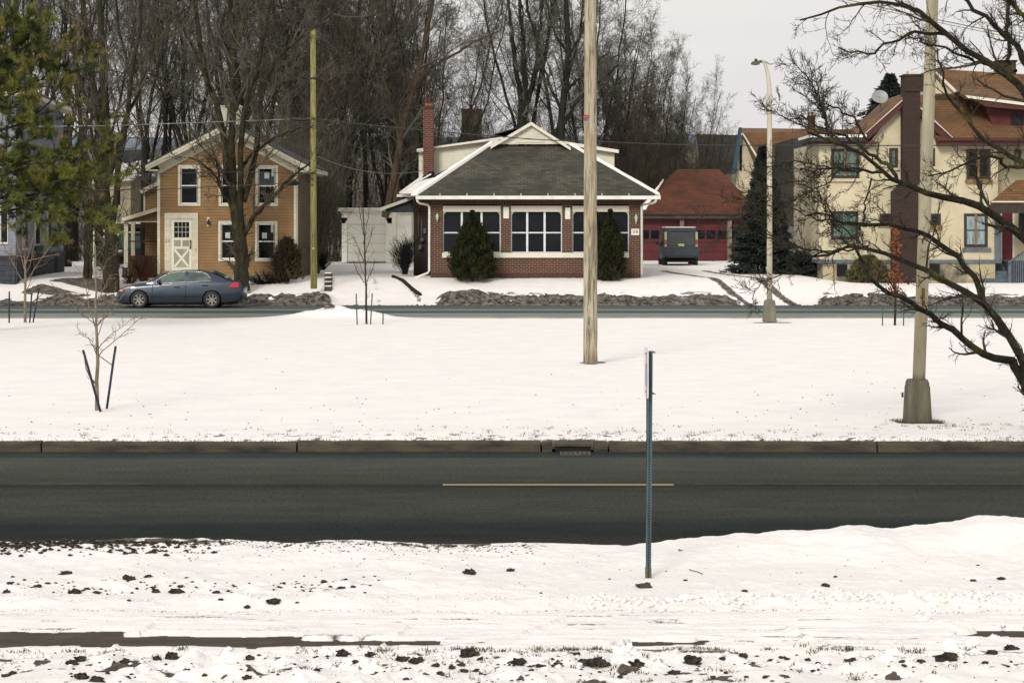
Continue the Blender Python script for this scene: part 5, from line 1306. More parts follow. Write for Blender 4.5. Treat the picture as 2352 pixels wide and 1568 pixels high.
# ---- staked saplings
def sapling(base, Y, top, stems, label, seed, r=3.2, lv=((9,5),(4,4)), mat=None, tw=None, lr=(.2,.4)):
    st = [([base, ((base[0]*.6+top[0]*.4)+1, base[1]*.6+top[1]*.4), top], r, 1.0, 0, 0)] + stems
    return traced('staked_sapling', base, Y, st, mat or M['bark_sap'], tw or M['twig_sap'], label, seed, '', .0038, cat='sapling', levels=lv, ydrift=.3, jit=.006, lr=lr, sides=7, up=.08, lmn=(.12,.07,.05))
def stake(name, pts, Y, r, label, mat=None, grp=None):
    o = MB().tube([at(a,c,Y) for a,c in pts], r, 6).build(name, mat or M['stake'], None, origin=at(*pts[-1],Y)); tag(o, label, 'stake', grp); return o
M['stake'] = plain('dark_blue_steel_stake', L4((16,28,52),.8), L4((30,48,66),.8), 14, .5)
S0 = lambda l: [(200*.57422+x*.23804, 1050*.57422+y*.23804) for x, y in l]
YS1 = 36.2
sapling((223.5,944), YS1, (219,560), [
  (S0([(470,900),(510,850),(640,740),(750,645),(830,570),(895,510)]), 1.3, .6, -.6, 0), (S0([(465,830),(500,785),(590,695),(720,605),(790,540)]), 1.1, .5, .5, 0),
  (S0([(440,830),(410,760),(330,690),(270,640)]), .9, .5, .3, 0), (S0([(455,610),(390,560),(300,480),(200,400),(60,250)]), 1.2, .6, -.5, 0), (S0([(435,620),(380,430),(350,270),(335,150),(215,0)]), 1.4, .6, .5, 0),
  (S0([(465,600),(540,510),(600,470),(700,320),(735,260)]), 1.2, .5, .4, 0), (S0([(465,700),(520,540),(560,430),(600,330),(640,240)]), 1.1, .5, -.5, 0), (S0([(440,480),(330,440),(180,330),(150,270)]), .9, .5, .5, 0),
  (S0([(455,420),(500,290),(560,170),(585,120)]), .9, .5, -.3, 0)],
  'nearest bare sapling held between two slanting dark stakes on the left', 61, 5.4, ((6,5),(3,4)), lr=(.12,.28))
stake('stake', S0([(319,843),(370,1020),(425,1220),(492,1450)]), YS1-.3, .022, 'slanting dark stake leaning into foot of nearest sapling from left')
stake('stake', S0([(634,806),(610,960),(580,1180),(548,1408)]), YS1-.1, .022, 'slanting dark stake just right of the nearest sapling')
o = MB().tube([at(*S0([(465,893)])[0],YS1), at(*S0([(605,992)])[0],YS1-.1)], .008, 5).build('tie_strap', M['cable'], None, origin=at(228,815,YS1)); tag(o, 'thin dark tie between nearest sapling and its right stake', 'strap')
sapling((58,743), 68.5, (56,480), [([(58,655),(40,625),(8,560),(-10,540)], 1.4, .6, -.4, 0), ([(58,650),(84,610),(120,560),(150,540)], 1.4, .6, .4, 0), ([(57,620),(40,560),(30,500)], 1.3, .5, .3, 0), ([(58,610),(72,560),(90,500)], 1.3, .5, -.3, 0), ([(56,590),(20,585),(-5,570)], 1.1, .5, -.3, 0),([(58,600),(100,590),(136,582)], 1.1, .5, .2, 0)],
  'bare sapling in front of the grey house block foundation', 62, 3.6, ((8,5),(4,4)), lr=(.25,.5))
stake('stake', [(21.5,669),(21,743)], 68.4, .026, 'thin dark stake left of the sapling before the grey house')
stake('stake', [(73,672),(68,745)], 68.4, .026, 'upright dark stake just right of sapling before the grey house')
stake('stake', [(90,662),(76,740)], 68.3, .026, 'leaning dark stake farther right of sapling before the grey house')
sapling((842,750), 67.5, (833,440), [([(837,650),(818,620),(812,600)], 1, .5, 0, 0), ([(838,655),(855,620),(862,600)], 1, .5, 0, 0), ([(836,600),(818,560),(812,545)], 1, .5, 0, 0), ([(836,590),(852,545),(856,520)], 1, .5, 0, 0), ([(835,560),(846,500),(850,450)], .9, .5, 0, 0), ([(835,540),(826,480),(822,440)], .9, .5, 0, 0)],
  'slender bare sapling in front of the white garage drive', 63, 2.6, ((7,5),(4,4)), M['bark_yard'], M['twig_sap'], (.14,.3))
M['stake_teal'] = plain('teal_stake', L4((58,96,96),.7), None, 6, .5)
stake('stake', [(818,674),(820.5,749)], 67.2, .022, 'leftmost teal stake by the sapling before white garage drive', M['stake_teal'])
stake('stake', [(855,674),(851,747)], 67.2, .022, 'middle teal stake, taller one right of garage drive sapling', M['stake_teal'])
stake('stake', [(880,713),(879.5,749)], 67.2, .022, 'short teal stake farthest right of garage drive sapling', M['stake_teal'])
# oak sapling that kept its rust leaves
t_ = traced('oak_sapling', (2055,752), 67.0, [([(2055,752),(2057,700),(2055,640),(2058,580),(2056,530)], 3.0, 1.2, 0, 0)], M['bark_yard'], M['twig_sap'], 'young oak still holding rust orange leaves in front of the brick chimney', 64, '', .005, cat='sapling', levels=((34,4),(3,3)), ydrift=.2, jit=.004, lr=(.06,.11), sides=7, up=.05, lmn=(.1,.05,.05))
rg = np.random.default_rng(8); n = 360
zz = rg.random(n); px = 2056+rg.normal(size=n)*np.interp(zz, [0,.18,.35,.6,1], [9,15,6,5,3.0]); py = 672-zz*150
keep = (rg.random(n) < np.interp(zz, [0,.3,.42,.5,1],[1,1,.35,.9,.8])); px, py = px[keep], py[keep]; n = len(px)
Y_ = 67+rg.normal(size=n)*.18; c = np.stack([(px-CX)*Y_/FL, Y_, EYE-(py-HY)*Y_/FL], -1)
def leafcards(c, size, rg, drop=0.3):
    n = len(c); a = rg.normal(size=(n,3)); a[:,2] -= drop; a /= np.linalg.norm(a, axis=1, keepdims=True); b_ = rg.normal(size=(n,3)); b_ -= (b_*a).sum(1,keepdims=True)*a; b_ /= np.linalg.norm(b_, axis=1, keepdims=True)
    s_ = (size*rg.uniform(.6,1.3,n))[:,None]
    V = np.stack([c, c+a*s_*.5+b_*s_*.28, c+a*s_, c+a*s_*.5-b_*s_*.28], 1).reshape(-1,3)
    return V, np.arange(n*4).reshape(-1,4)
np_obj('foliage', leafcards(c, .13, rg), M['leaf_rust'], t_, at(2055,752,67), False)
stake('stake', [(2027,704),(2027,753)], 66.8, .02, 'thin teal stake left of the rust leaved oak sapling', M['stake_teal'])
stake('stake', [(2076,700),(2075,753)], 66.8, .02, 'thin teal stake right of the rust leaved oak sapling', M['stake_teal'])

# ---- pine on the left
rg = np.random.default_rng(19); YP = 62.; sP = FL/YP
base = at(-95, 720, YP); base.z = 0
pt = thing('pine_tree', base, 'yellow green pine with orange cones filling the upper left corner', 'pine tree')
Tr, Rr = main_line([(base.x,YP,-.2),(base.x+.2,YP,4),(base.x,YP,9),(base.x+.2,YP,14)], .28, .08, 16, .03, rg)
np_obj('trunk', tubes(Tr, Rr, 9), M['bark_far'], pt, base)
brs = [([(-90,520),(0,485),(90,478),(160,492),(205,470)],2), ([(-90,470),(20,450),(110,440),(170,415),(215,395),(250,345)],1.2), ([(-90,430),(30,400),(120,370),(165,330),(205,280),(222,265)],.6), ([(-90,330),(0,300),(80,275),(115,225),(140,190),(160,160),(185,115)],-.4),
       ([(-90,300),(-10,240),(50,210),(95,175),(130,150)],1.5), ([(-90,220),(-30,170),(30,130),(60,105),(84,90)],.2), ([(-90,150),(-30,110),(20,85),(50,60),(75,52)],-1), ([(-90,400),(0,380),(60,372),(120,390),(150,380)],-1.5),
       ([(-90,360),(-20,345),(40,330),(80,322),(110,300)],1.8), ([(-90,500),(0,470),(70,452),(130,470)],-1.2), ([(-90,260),(-30,250),(20,240),(50,230),(80,240)],-1.6), ([(-90,190),(-30,190),(10,180),(50,170),(100,130)],1.4), ([(-90,120),(-40,80),(0,60),(30,50)],1.3), ([(-90,440),(10,430),(80,420),(140,445),(190,440)],.9),
       ([(-90,410),(20,430),(100,410),(180,430),(235,450)],-1.0)]
PB = []; RB = []
for pts, yd in brs:
    W = [tuple(at(a, c, YP+yd*i/(len(pts)-1))) for i, (a, c) in enumerate(pts)]; p_, r_ = main_line(W, .055, .012, 12, .03, rg); PB.append(p_); RB.append(r_)
PB = np.concatenate(PB); RB = np.concatenate(RB)
c1, d1 = children(PB, RB, 12, 6, .12, 1, (.22,.42), (25,70), .05, .12, .5, .008, rg, .4, .35)
c2, d2 = children(c1, d1, 5, 4, .2, 1, (.35,.6), (25,60), .10, .12, .6, .006, rg, .25, .3)
np_obj('branches', merge([tubes(PB,RB,6), tubes(c1,d1,4), tubes(c2,d2,3)]), M['bark_far'], pt, base)
tips = np.concatenate([c2[:,-1], c2[:,2], c1[:,-1], c1[:,-2], PB[:,-1], PB[:,-3]]); td = np.concatenate([c2[:,-1]-c2[:,-2], c2[:,2]-c2[:,1], c1[:,-1]-c1[:,-2], c1[:,-2]-c1[:,-3], PB[:,-1]-PB[:,-2], PB[:,-3]-PB[:,-4]])
td /= np.linalg.norm(td, axis=1, keepdims=True)
tips_px = CX+tips[:,0]*FL/tips[:,1]; tips_py = HY-(tips[:,2]-EYE)*FL/tips[:,1]
keep = (rg.random(len(tips)) < np.where((tips_px > 95) & (tips_py > 215) & (tips_py < 265), .25, .92)); tips, td = tips[keep], td[keep]
def needles(tips, td, m, ln, w, rg, spread=.75):
    n = len(tips); d = td[:,None,:] + rg.normal(size=(n,m,3))*spread; d[...,2] += .35; d /= np.linalg.norm(d, axis=2, keepdims=True)
    p = tips[:,None,:] - td[:,None,:]*rg.uniform(0, ln*.9, (n,m,1))
    q = p + d*(ln*rg.uniform(.7,1.15,(n,m,1))); b_ = np.cross(d, rg.normal(size=d.shape)); b_ /= np.linalg.norm(b_, axis=2, keepdims=True)
    V = np.stack([p-b_*w, p+b_*w, q+b_*w*.3, q-b_*w*.3], 2).reshape(-1,3); return V, np.arange(n*m*4).reshape(-1,4)
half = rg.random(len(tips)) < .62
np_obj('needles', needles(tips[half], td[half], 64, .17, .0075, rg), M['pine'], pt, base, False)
np_obj('shaded_needles', needles(tips[~half], td[~half], 56, .17, .0075, rg), M['pine_dark'], pt, base, False)  # random tips in the darker copy, crown shade put into the needle colour
ci = rg.choice(len(tips), 150, replace=False)
cn = tips[ci][:,None,:] + np.linspace(0,1,4)[None,:,None]*(td[ci][:,None,:]*.03+np.array([0,0,.075])[None,None]); cn = cn + np.array([0,-.05,0])
np_obj('cones', tubes(cn, np.array([.5,1,.8,.2])[None]*np.full((150,1),.02), 6), M['orange_clay'], pt, base)

# ---- conifers and shrubs
def cone_tree(name, px, py, Y, hpx, wpx, label, cat, mat, seed, n, size, tiers=0, peak2=None, prof=None, trunk=True):
    rg = np.random.default_rng(seed); base = at(px, py, Y); s = FL/Y; Hh = hpx/s; W = wpx/s/2
    t_ = thing(name, base, label, cat)
    u = rg.random(n)**.9; a = rg.random(n)*2*np.pi
    if prof is None: rad = W*(1-u)
    else: rad = W*np.interp(u, [q[0] for q in prof], [q[1] for q in prof])
    lob = 1+.16*np.sin(a*5+u*13)+.10*np.sin(a*9-u*31)
    if tiers: lob = lob*(.62+.52*np.abs(np.sin(u*tiers*np.pi+.8*np.sin(a*3)))**1.4)
    rr_ = rad*lob*(rg.random(n)**.28)
    z = u*Hh; 
    if tiers: z = z - rr_*.10
    c = np.stack([rr_*np.cos(a), rr_*np.sin(a), z], -1)+np.array(base)
    if tiers:   # drooping sprays
        out = np.stack([np.cos(a), np.sin(a), np.full(n,-.12)], -1); d = out+rg.normal(size=out.shape)*.38; 
    else:
        out = np.stack([np.cos(a)*.45, np.sin(a)*.45, np.full(n,.9)], -1); d = out+rg.normal(size=out.shape)*.45
    d /= np.linalg.norm(d, axis=1, keepdims=True); b_ = np.cross(d, rg.normal(size=d.shape)); b_ /= np.linalg.norm(b_, axis=1, keepdims=True)
    L_ = (size*rg.uniform(.6,1.35,n))[:,None]; V = np.stack([c-b_*L_*.16, c+b_*L_*.16, c+d*L_+b_*L_*.07, c+d*L_-b_*L_*.07], 1).reshape(-1,3)
    np_obj('foliage', (V, np.arange(n*4).reshape(-1,4)), mat, t_, base, False)
    MB().tube([base+Vector((0,0,-.1)), base+Vector((0,0,Hh*.92))], [max(.05,W*.07), .01], 6).build('trunk', M['bark_far'], t_)
    return t_
arb = [(0,.80),(.08,.93),(.25,1),(.45,.88),(.65,.62),(.82,.34),(.93,.14),(1,.02)]
cone_tree('arborvitae', 1085, 641, 86.7, 153, 100, 'broad dense green arborvitae in front of left window group of the bungalow', 'shrub', M['cedar'], 1, 30000, .10, 0, None, arb)
cone_tree('arborvitae', 1402, 642, 86.9, 157, 62, 'tall pointed arborvitae right of the weathered pole before bungalow windows', 'shrub', M['cedar'], 2, 20000, .10, 0, None, arb)
cone_tree('arborvitae', 1371, 641, 87.1, 150, 36, 'narrow arborvitae half hidden by the weathered wooden pole', 'shrub', M['cedar'], 3, 9000, .10, 0, None, arb)
cone_tree('blue_spruce', 1754, 644, 93.5, 308, 158, 'dark blue green spruce between red garage and stucco house', 'spruce', M['spruce'], 4, 26000, .19, 13, None, [(0,.8),(.06,1),(.2,.84),(.45,.55),(.7,.30),(.9,.12),(1,.01)])
cone_tree('spruce_top', 2044, 350, 118, 178, 190, 'dark spruce top showing behind the satellite dish', 'spruce', M['spruce'], 5, 14000, .22, 8, None, [(0,1),(.5,.6),(.8,.25),(1,.01)])
cone_tree('low_evergreen', 1840, 640, 92.4, 62, 100, 'low dark evergreen shrub at the foot of the stucco house left corner', 'shrub', M['spruce'], 6, 14000, .13, 3, None, [(0,1),(.4,.95),(.8,.55),(1,.1)])
cone_tree('olive_shrub', 1994, 668, 88.6, 78, 92, 'rounded olive brown shrub before the stucco house chimney', 'shrub', M['olive'], 7, 16000, .10, 0, None, [(0,.9),(.3,1),(.6,.9),(.85,.55),(1,.2)])
cone_tree('brown_shrub', 660, 642, 86.4, 92, 64, 'straggly brown leaved shrub against right corner of the ochre house', 'shrub', M['brown_leaf'], 8, 2300, .14, 0, None, [(0,.9),(.3,1),(.6,.8),(.85,.5),(1,.2)])
def twig_shrub(px, py, Y, hpx, wpx, label, seed, mat, n=36, name='bare_shrub', up=.08, lean=.5):
    rg = np.random.default_rng(seed); s = FL/Y; base = at(px, py, Y); t_ = thing(name, base, label, 'shrub')
    k = 5; d = np.stack([rg.normal(size=n)*lean*wpx/hpx, rg.normal(size=n)*lean*.6, np.ones(n)], -1); d /= np.linalg.norm(d, axis=1, keepdims=True)
    P = np.empty((n,k,3)); P[:,0] = np.array(base)+rg.normal(size=(n,3))*[.12*wpx/s*.6,.1,0]; L = hpx/s*rg.uniform(.6,1,n)
    for j in range(1,k): d = d+rg.normal(size=d.shape)*.1; d[:,2] += up; d /= np.linalg.norm(d, axis=1, keepdims=True); P[:,j] = P[:,j-1]+d*(L/(k-1))[:,None]
    Rr = np.linspace(.014,.006,k)[None]*np.ones((n,1))
    a1, b1 = children(P, Rr, 7, 4, .2, 1, (.25,.5), (20,50), .08, .15, .7, .006, rg, .15, .3); a2, b2 = children(a1, b1, 3, 3, .2, 1, (.4,.7), (20,50), .05, .15, .8, .005, rg, .1, .2)
    np_obj('stems', tubes(P,Rr,4), mat, t_, base); np_obj('twigs', merge([tubes(a1,b1,3), tubes(a2,b2,3)]), mat, t_, base)
twig_shrub(930, 630, 90.5, 80, 50, 'dark rounded leafless bush at left side of the bungalow', 71, M['twig_dark'], 70)
twig_shrub(330, 648, 86.8, 60, 60, 'leafless brown shrub in front of the porch skirt', 72, M['twig_red'], 34)
twig_shrub(612, 652, 86.3, 38, 110, 'low spreading leafless shrub below ochre house lower windows', 73, M['hedge_twig'], 60, up=.0, lean=.9)
twig_shrub(656, 648, 86.2, 95, 60, 'tangled leafless stems inside the brown shrub at ochre house corner', 77, M['hedge_twig'], 50)
twig_shrub(742, 620, 92, 40, 40, 'scrubby leafless bush right of the new yellow pole', 74, M['twig_dark'], 30)
twig_shrub(300, 655, 86.2, 30, 50, 'small reddish twig shrub in snow near the porch footing', 75, M['twig_red'], 20)
twig_shrub(2008, 655, 88.0, 60, 40, 'thin leafless shrub in front of the olive shrub', 76, M['twig_sap'], 16)
# ================================================================== POLES, LAMPS, SIGN, WIRES
t = NT('grey_weathered_wood')
f = t.noise(t.coords((6,6,.55)), 2.2, 7, .7, .6); g2 = t.noise(t.coords((1,1,.5)), 1.4, 3)
col = t.ramp(f, [(.40, L4((104,98,82),.75)), (.50, L4((160,152,130),.8)), (.62, L4((188,180,158),.82))])
col = t.mix(t.ramp(g2, [(.5,(0,0,0,1)),(.62,(.5,.5,.5,1))]), col, L4((176,152,118),.78)); t.bump(f, .6, .01)
M['wood_grey'] = t.out(col, .9)
t = NT('fresh_yellow_wood')
f = t.noise(t.coords((5,5,.6)), 3, 6, .7, .4); col = t.ramp(f, [(.33, L4((98,92,52),.78)), (.5, L4((152,144,86),.78)), (.7, L4((172,164,106),.8))]); t.bump(f, .4, .008)
M['wood_new'] = t.out(col, .85)

Yc = 48.3
p = thing('utility_pole', (X(1356,Yc), Yc, Z(831,Yc)), 'thick weathered grey wooden pole standing alone in the snowy median', 'utility pole')
b = MB(); rr = random.Random(2); k = 26; pts = []; rad = []
for i in range(k+1):
    z = Z(834,Yc) + (Z(-60,Yc)-Z(834,Yc))*i/k; pts.append((X(1356,Yc)+(.0 if i else 0)+rr.uniform(-.004,.004), Yc, z)); rad.append((.165-.031*i/k)+rr.uniform(-.003,.003))
b.tube(pts, rad, 20); pole = b.build('pole', M['wood_grey'], p)
def patch(b, cx, Y, r, a0, a1, z0, z1, n=6, off=.004):
    """curved label on a round pole; angles in degrees from the viewer side, + to the right"""
    vs = []
    for i in range(n+1):
        a = R(a0+(a1-a0)*i/n); vs += [(cx+(r+off)*math.sin(a), Y-(r+off)*math.cos(a), z) for z in (z0, z1)]
    b.add(vs, [(2*i, 2*i+2, 2*i+3, 2*i+1) for i in range(n)], True)
zc = lambda y: Z(440*.57422+y*.0293, Yc)
cx = X(1355.3,Yc); rp = .147
b = MB(); patch(b, cx, Yc, rp, -80, -8, zc(1075), zc(430)); patch(b, cx, Yc, rp, 28, 80, zc(1050), zc(420)); l1 = b.build('label', plain('grey_label', L4((156,160,154),.8), None, 5, .5), p)
b = MB(); patch(b, cx, Yc, rp, -80, -8, zc(690), zc(430), off=.007); b.build('label_header', plain('red_label', L4((176,42,50),.85), None, 5, .5), l1)
b = MB()
for a0, a1 in ((-66,-58),(-50,-44),(-42,-36),(-31,-27),(-22,-19)): patch(b, cx, Yc, rp, a0, a1, zc(830), zc(710), 2, .008)
patch(b, cx, Yc, rp, -66, -14, zc(900), zc(880), 3, .008); b.build('label_print', M['black'], l1)
b = MB(); patch(b, cx, Yc, rp, -74, -14, zc(590), zc(545), 4, .010); b.build('label_stripe', plain('pink_print', L4((226,150,150),.8), None, 5, .5), l1)

Yy = 84.2
p = thing('utility_pole', at(720.5,661,Yy), 'new yellowish wooden pole with flat top between ochre house and white garage', 'utility pole')
b = MB(); b.tube([at(721,663,Yy), at(719.5,350,Yy), at(719,67,Yy)], [.135,.12,.105], 16); b.build('pole', M['wood_new'], p)
b = MB(); b.lathe(at(731,359,Yy-.1), [(.02,0),(.06,.04),(.06,.3),(.02,.34)], 8); b.build('insulator', M['black'], p)
b = MB(); b.tube([at(728,351,Yy-.1), at(731,352,Yy-.1)], .02, 6).tube([at(719,272,Yy-.16), at(719,268,Yy-.3)], .03, 6); b.each('bolt', M['galv'], p)
b = MB(); b.pbox(719,722.5,575,578,Yy,-.15,-.13); b.build('tag', plain('orange_tag', L4((190,84,48),.8), None, 5, .6), p)
MB().pbox(719,722.5,569,571.5,Yy,-.15,-.13).build('tag', M['white'], p)

def lamp(base, Y, scale, label, near):
    bp = at(base[0], base[1], Y); bp.z = max(bp.z, float(med_z(np.array([bp.x]), np.array([bp.y]))[0])-.02); p = thing('street_lamp', bp, label, 'street lamp')
    s = .0 
    w = .22
    b = MB(); n = 8
    prof = [(.285,0),(.285,.05),(.272,.055),(.235,.60),(.222,.61),(.222,.655),(.19,.71)]
    vs = []
    for r_, z_ in prof:
        for (sx, sy) in ((-1,-.72),(-.72,-1),(.72,-1),(1,-.72),(1,.72),(.72,1),(-.72,1),(-1,.72)):
            vs.append((bp.x+sx*r_*.78, bp.y+sy*r_*.78, bp.z+z_))
    b.add(vs, [(i*8+k, i*8+(k+1)%8, (i+1)*8+(k+1)%8, (i+1)*8+k) for i in range(len(prof)-1) for k in range(8)] + [tuple(range(48,56)), tuple(range(7,-1,-1))])
    b.build('base', M['concrete'] if not near else M['base_metal'], p)
    b = MB(); top = 8.25; r0 = .104 if near else .092; r1 = .075
    lean = .18 if near else 0
    pts = [(bp.x+lean*z_/5, bp.y, bp.z+z_) for z_ in (.70, 3, 5.5, 7.2)]
    rad = [r0, r0*.97, r0*.93, r0*.9]
    ox = lean*7.2/5
    for k in range(1, 9):
        a = math.pi/2*k/8*1.05
        pts.append((bp.x+ox-.25*(1-math.cos(a)), bp.y, bp.z+7.3+1.3*math.sin(a))); rad.append(r0*.88-.040*k/8)
    b.tube(pts, rad, 14); b.build('pole', M['lamp_pole'] if not near else M['concrete_pole'], p)
    e = pts[-1]; b = MB()
    b.tube([(e[0]+.02,e[1],e[2]-.02),(e[0]-.06,e[1],e[2]-.03),(e[0]-.12,e[1],e[2]-.06)], [.045,.045,.07], 8)
    b.lathe((e[0]-.20,e[1],e[2]-.15), [(.02,0),(.13,.02),(.15,.06),(.12,.11),(.05,.14)], 12)
    hd = b.build('lamp_head', M['galv'], p)
    MB().lathe((e[0]-.18,e[1],e[2]-.03), [(.03,0),(.05,.02),(.05,.07),(.02,.1)], 8).build('photocell', M['black'], hd)
    return p, bp
M['base_metal'] = plain('stained_grey_base', L4((122,116,98),.72), L4((88,86,74),.68), 1.6, .8, .15, stretch=(3,3,.6), bscale=18)
lamp((1767.5,738), 69.0, 1, 'pale curved top street lamp at far edge of the median before the spruce', False)
p, bp = lamp((2107,970), 34.3, 1, 'near tall street lamp with tapered grey base standing behind overhanging limbs', True)
b = MB(); b.box(bp.x-.27, bp.x-.245, bp.y-.1, bp.y-.05, bp.z+.42, bp.z+.5); b.build('latch', M['black'], p)
# inventory strip
YLp = 34.3; xc = X(2117,YLp); 
b = MB(); b.pbox(2115, 2120.8, 662, 703.5, YLp, -.118, -.108); st = b.build('inventory_strip', plain('dark_strip', L4((54,56,30),.7), None, 9, .6), p)
b = MB(); rk = random.Random(3)
M['orange_print'] = plain('orange_print', L4((196,120,20),.85), L4((150,92,16),.8), 30, .6)
text('strip_digits', '45210', .10, at(2118,683,YLp-.122), M['orange_print'], st, rot=(R(90),R(90),0)) if False else None
yy_ = 664
for k in range(6):
    hh = 5.2; b.pbox(2116.6, 2119.8, yy_, yy_+hh, YLp, -.124, -.119); yy_ += 6.7
b.build('strip_marks', M['orange_print'], st)

# --- sign post, perforated square tube, sign seen nearly edge on
YSg = 19.3; sg = thing('sign_post', at(1491,1330,YSg), 'perforated blue grey steel post with white sign turned edge on', 'sign post')
rz_ = R(0); cx = X(1493,YSg); hw = .024; bt, tp = Z(1334,YSg), Z(806,YSg)
pm = plain('blue_grey_steel', L4((86,108,116),.75), L4((62,82,92),.75), 6, .5, stretch=(3,3,.4), metal=.25)
b = MB()
sp_ = .0254; n = int((tp-bt)/sp_); lean = -.016
def px_(z): return cx + lean*(1-(z-bt)/(tp-bt))
z0 = bt; b2 = MB()
# two vertical strips + rungs between holes so that the holes are real
hx = .0078; yf = YSg-hw
for sgx in (-1, 1):
    b.add([(px_(bt)+sgx*hx, yf, bt),(px_(bt)+sgx*hw, yf, bt),(px_(tp)+sgx*hw, yf, tp),(px_(tp)+sgx*hx, yf, tp)], [(0,1,2,3)])
for k in range(n+1):
    za = bt+k*sp_; zb_ = min(za+sp_-.0125, tp); c0 = px_(za)
    b.add([(c0-hx,yf,za),(c0+hx,yf,za),(px_(zb_)+hx,yf,zb_),(px_(zb_)-hx,yf,zb_)], [(0,1,2,3)])
for (ax_, ay, bx_, by) in ((-hw,-hw,-hw,hw),(hw,-hw,hw,hw),(-hw,hw,hw,hw)):
    b.add([(px_(bt)+ax_,YSg+ay,bt),(px_(bt)+bx_,YSg+by,bt),(px_(tp)+bx_,YSg+by,tp),(px_(tp)+ax_,YSg+ay,tp)], [(0,1,2,3)])
b.add([(px_(tp)-hw,YSg-hw,tp),(px_(tp)+hw,YSg-hw,tp),(px_(tp)+hw,YSg+hw,tp),(px_(tp)-hw,YSg+hw,tp)], [(0,1,2,3)])
b.build('post', pm, sg)
b = MB(); b.box(px_(bt)-hw+.004, px_(bt)+hw-.012, YSg-hw+.006, YSg-hw+.008, bt, tp-.01); b.build('post_inside', M['void'], sg)
z1_, z2_ = Z(1303,YSg), Z(1334,YSg)
b = MB(); b.box(cx+lean-hw-.004, cx+lean-.008, YSg-hw-.004, YSg+hw+.004, z2_, z1_).box(cx+lean+.008, cx+lean+hw+.004, YSg-hw-.004, YSg+hw+.004, z2_, z1_); b.build('sleeve', plain('olive_galvanised', L4((112,116,84),.7), None, 5, .6, metal=.2), sg)
b = MB()
for py in (808, 903): b.tube([(cx+hw,YSg,Z(py,YSg)),(cx+hw+.028,YSg-.01,Z(py,YSg)-.005)], [.010,.003], 6)
b.build('bolt', M['galv'], sg)
# plate: 0.46 high, normal to the left, turned a little toward the camera
zt_, zb_ = Z(798,YSg), Z(913,YSg); zm = (zt_+zb_)/2; Hp = (zt_-zb_)
ang = R(-3); u = Vector((-math.sin(ang), -math.cos(ang), 0)); nn = Vector((-math.cos(ang), math.sin(ang), 0))
c = Vector((X(1485.3,YSg), YSg, zm)); W2 = .155
def plate(w, h, r, off, th):
    pts = []
    for (sx, sz, a0) in ((1,1,0),(-1,1,90),(-1,-1,180),(1,-1,270)):
        for k in range(5):
            a = R(a0+22.5*k); pts.append((sx*(w-r)+r*math.cos(a), sz*(h-r)+r*math.sin(a)))
    f = [c+u*a_+Vector((0,0,b_))+nn*off for a_, b_ in pts]; g_ = [q+nn*th for q in f]; m = len(f)
    return MB().add(f+g_, [tuple(range(m)), tuple(range(2*m-1,m-1,-1))]+[(i,i+m,(i+1)%m+m,(i+1)%m) for i in range(m)])
pla = plate(W2, Hp/2, .035, .0, .003).build('sign_plate', plain('white_sign', (.72,.71,.73,1), (.62,.61,.65,1), 4, .4), sg)
cc = c.copy(); c = cc+Vector((0,0,-.02)); 
plate(.075, .105, .01, .0035, .001).build('sign_panel', plain('lilac_print', L4((176,176,214),.85), None, 5, .4), pla); c = cc
b = MB()
for dz_ in (.175,-.175): b.lathe(cc+Vector((-.006,0,dz_))-Vector((0,0,.008)), [(.002,0),(.008,.004),(.008,.012),(.002,.016)], 6)
b.build('sign_bolt', M['orange_clay'], pla)

# --- wires
def wire(name, pts, r, label, mat='cable', sag=0.0, cat='wire'):
    P = [at(a,c,Y) for a,c,Y in pts]; Q = []
    for i in range(len(P)-1):
        n = 14
        for k in range(n):
            t_ = k/n; q = P[i].lerp(P[i+1], t_); q.z -= sag*4*t_*(1-t_); Q.append(q)
    Q.append(P[-1]); o = MB().tube(Q, r, 5).build(name, M[mat], None, origin=Q[0]); tag(o, label, cat); return o
wire('overhead_wire', [(-300,296,83.5),(258,289,83.8),(719,272.5,84.0)], .022, 'pale overhead cable crossing from left edge to new yellow pole', 'cable_pale')
wire('overhead_wire', [(719,272.5,84.0),(1153,314,84.4),(1356,324,84.6),(1700,334,84.8),(2600,330,86)], .022, 'dark overhead cable sagging from yellow pole across gablet to the right', 'cable', .05)
wire('overhead_wire', [(-300,404,83.5),(258,400.5,83.8),(586,394.5,84.0),(720,400,84.0)], .014, 'upper thin wire across the ochre house upper windows')
wire('overhead_wire', [(-300,440,83.5),(358,435.6,83.8),(655,421,84),(720,424,84.0)], .018, 'lower thin wire across the ochre house carrying the splice box')
o = MB().tube([at(655,421,84), at(658,421.5,84), at(682,420.5,84), at(690,420,84)], [.02,.1,.1,.02], 10).build('splice_box', M['black'], None, origin=at(668,421,84)); tag(o, 'black cable splice box hanging in front of ochre house right corner', 'splice box')
o = MB().tube([at(665,274,83.9), at(672,274,83.9), at(700,275.5,83.9), at(708,274.5,83.9)], [.02,.07,.07,.02], 8).build('cable_coil', M['black'], None, origin=at(690,275,84)); tag(o, 'dark cable sleeve on wire just left of yellow pole', 'cable sleeve')
wire('service_cable', [(731,360,84.0),(968,392,91)], .016, 'pale service cable from yellow pole to the bungalow dormer', 'cable_pale', .35)
wire('service_cable', [(722,290,84.0),(968,345,91.4)], .010, 'thin dark line from yellow pole toward the brick chimney', 'cable', .5)
wire('overhead_wire', [(1900,-10,52),(2140,43,47),(2352,86,43),(2700,150,38)], .012, 'upper of two parallel wires crossing the sky at top right', 'cable_pale')
wire('overhead_wire', [(1900,-4,52),(2140,49,47),(2352,93,43),(2700,158,38)], .008, 'lower of two parallel wires crossing the sky at top right', 'cable_pale')

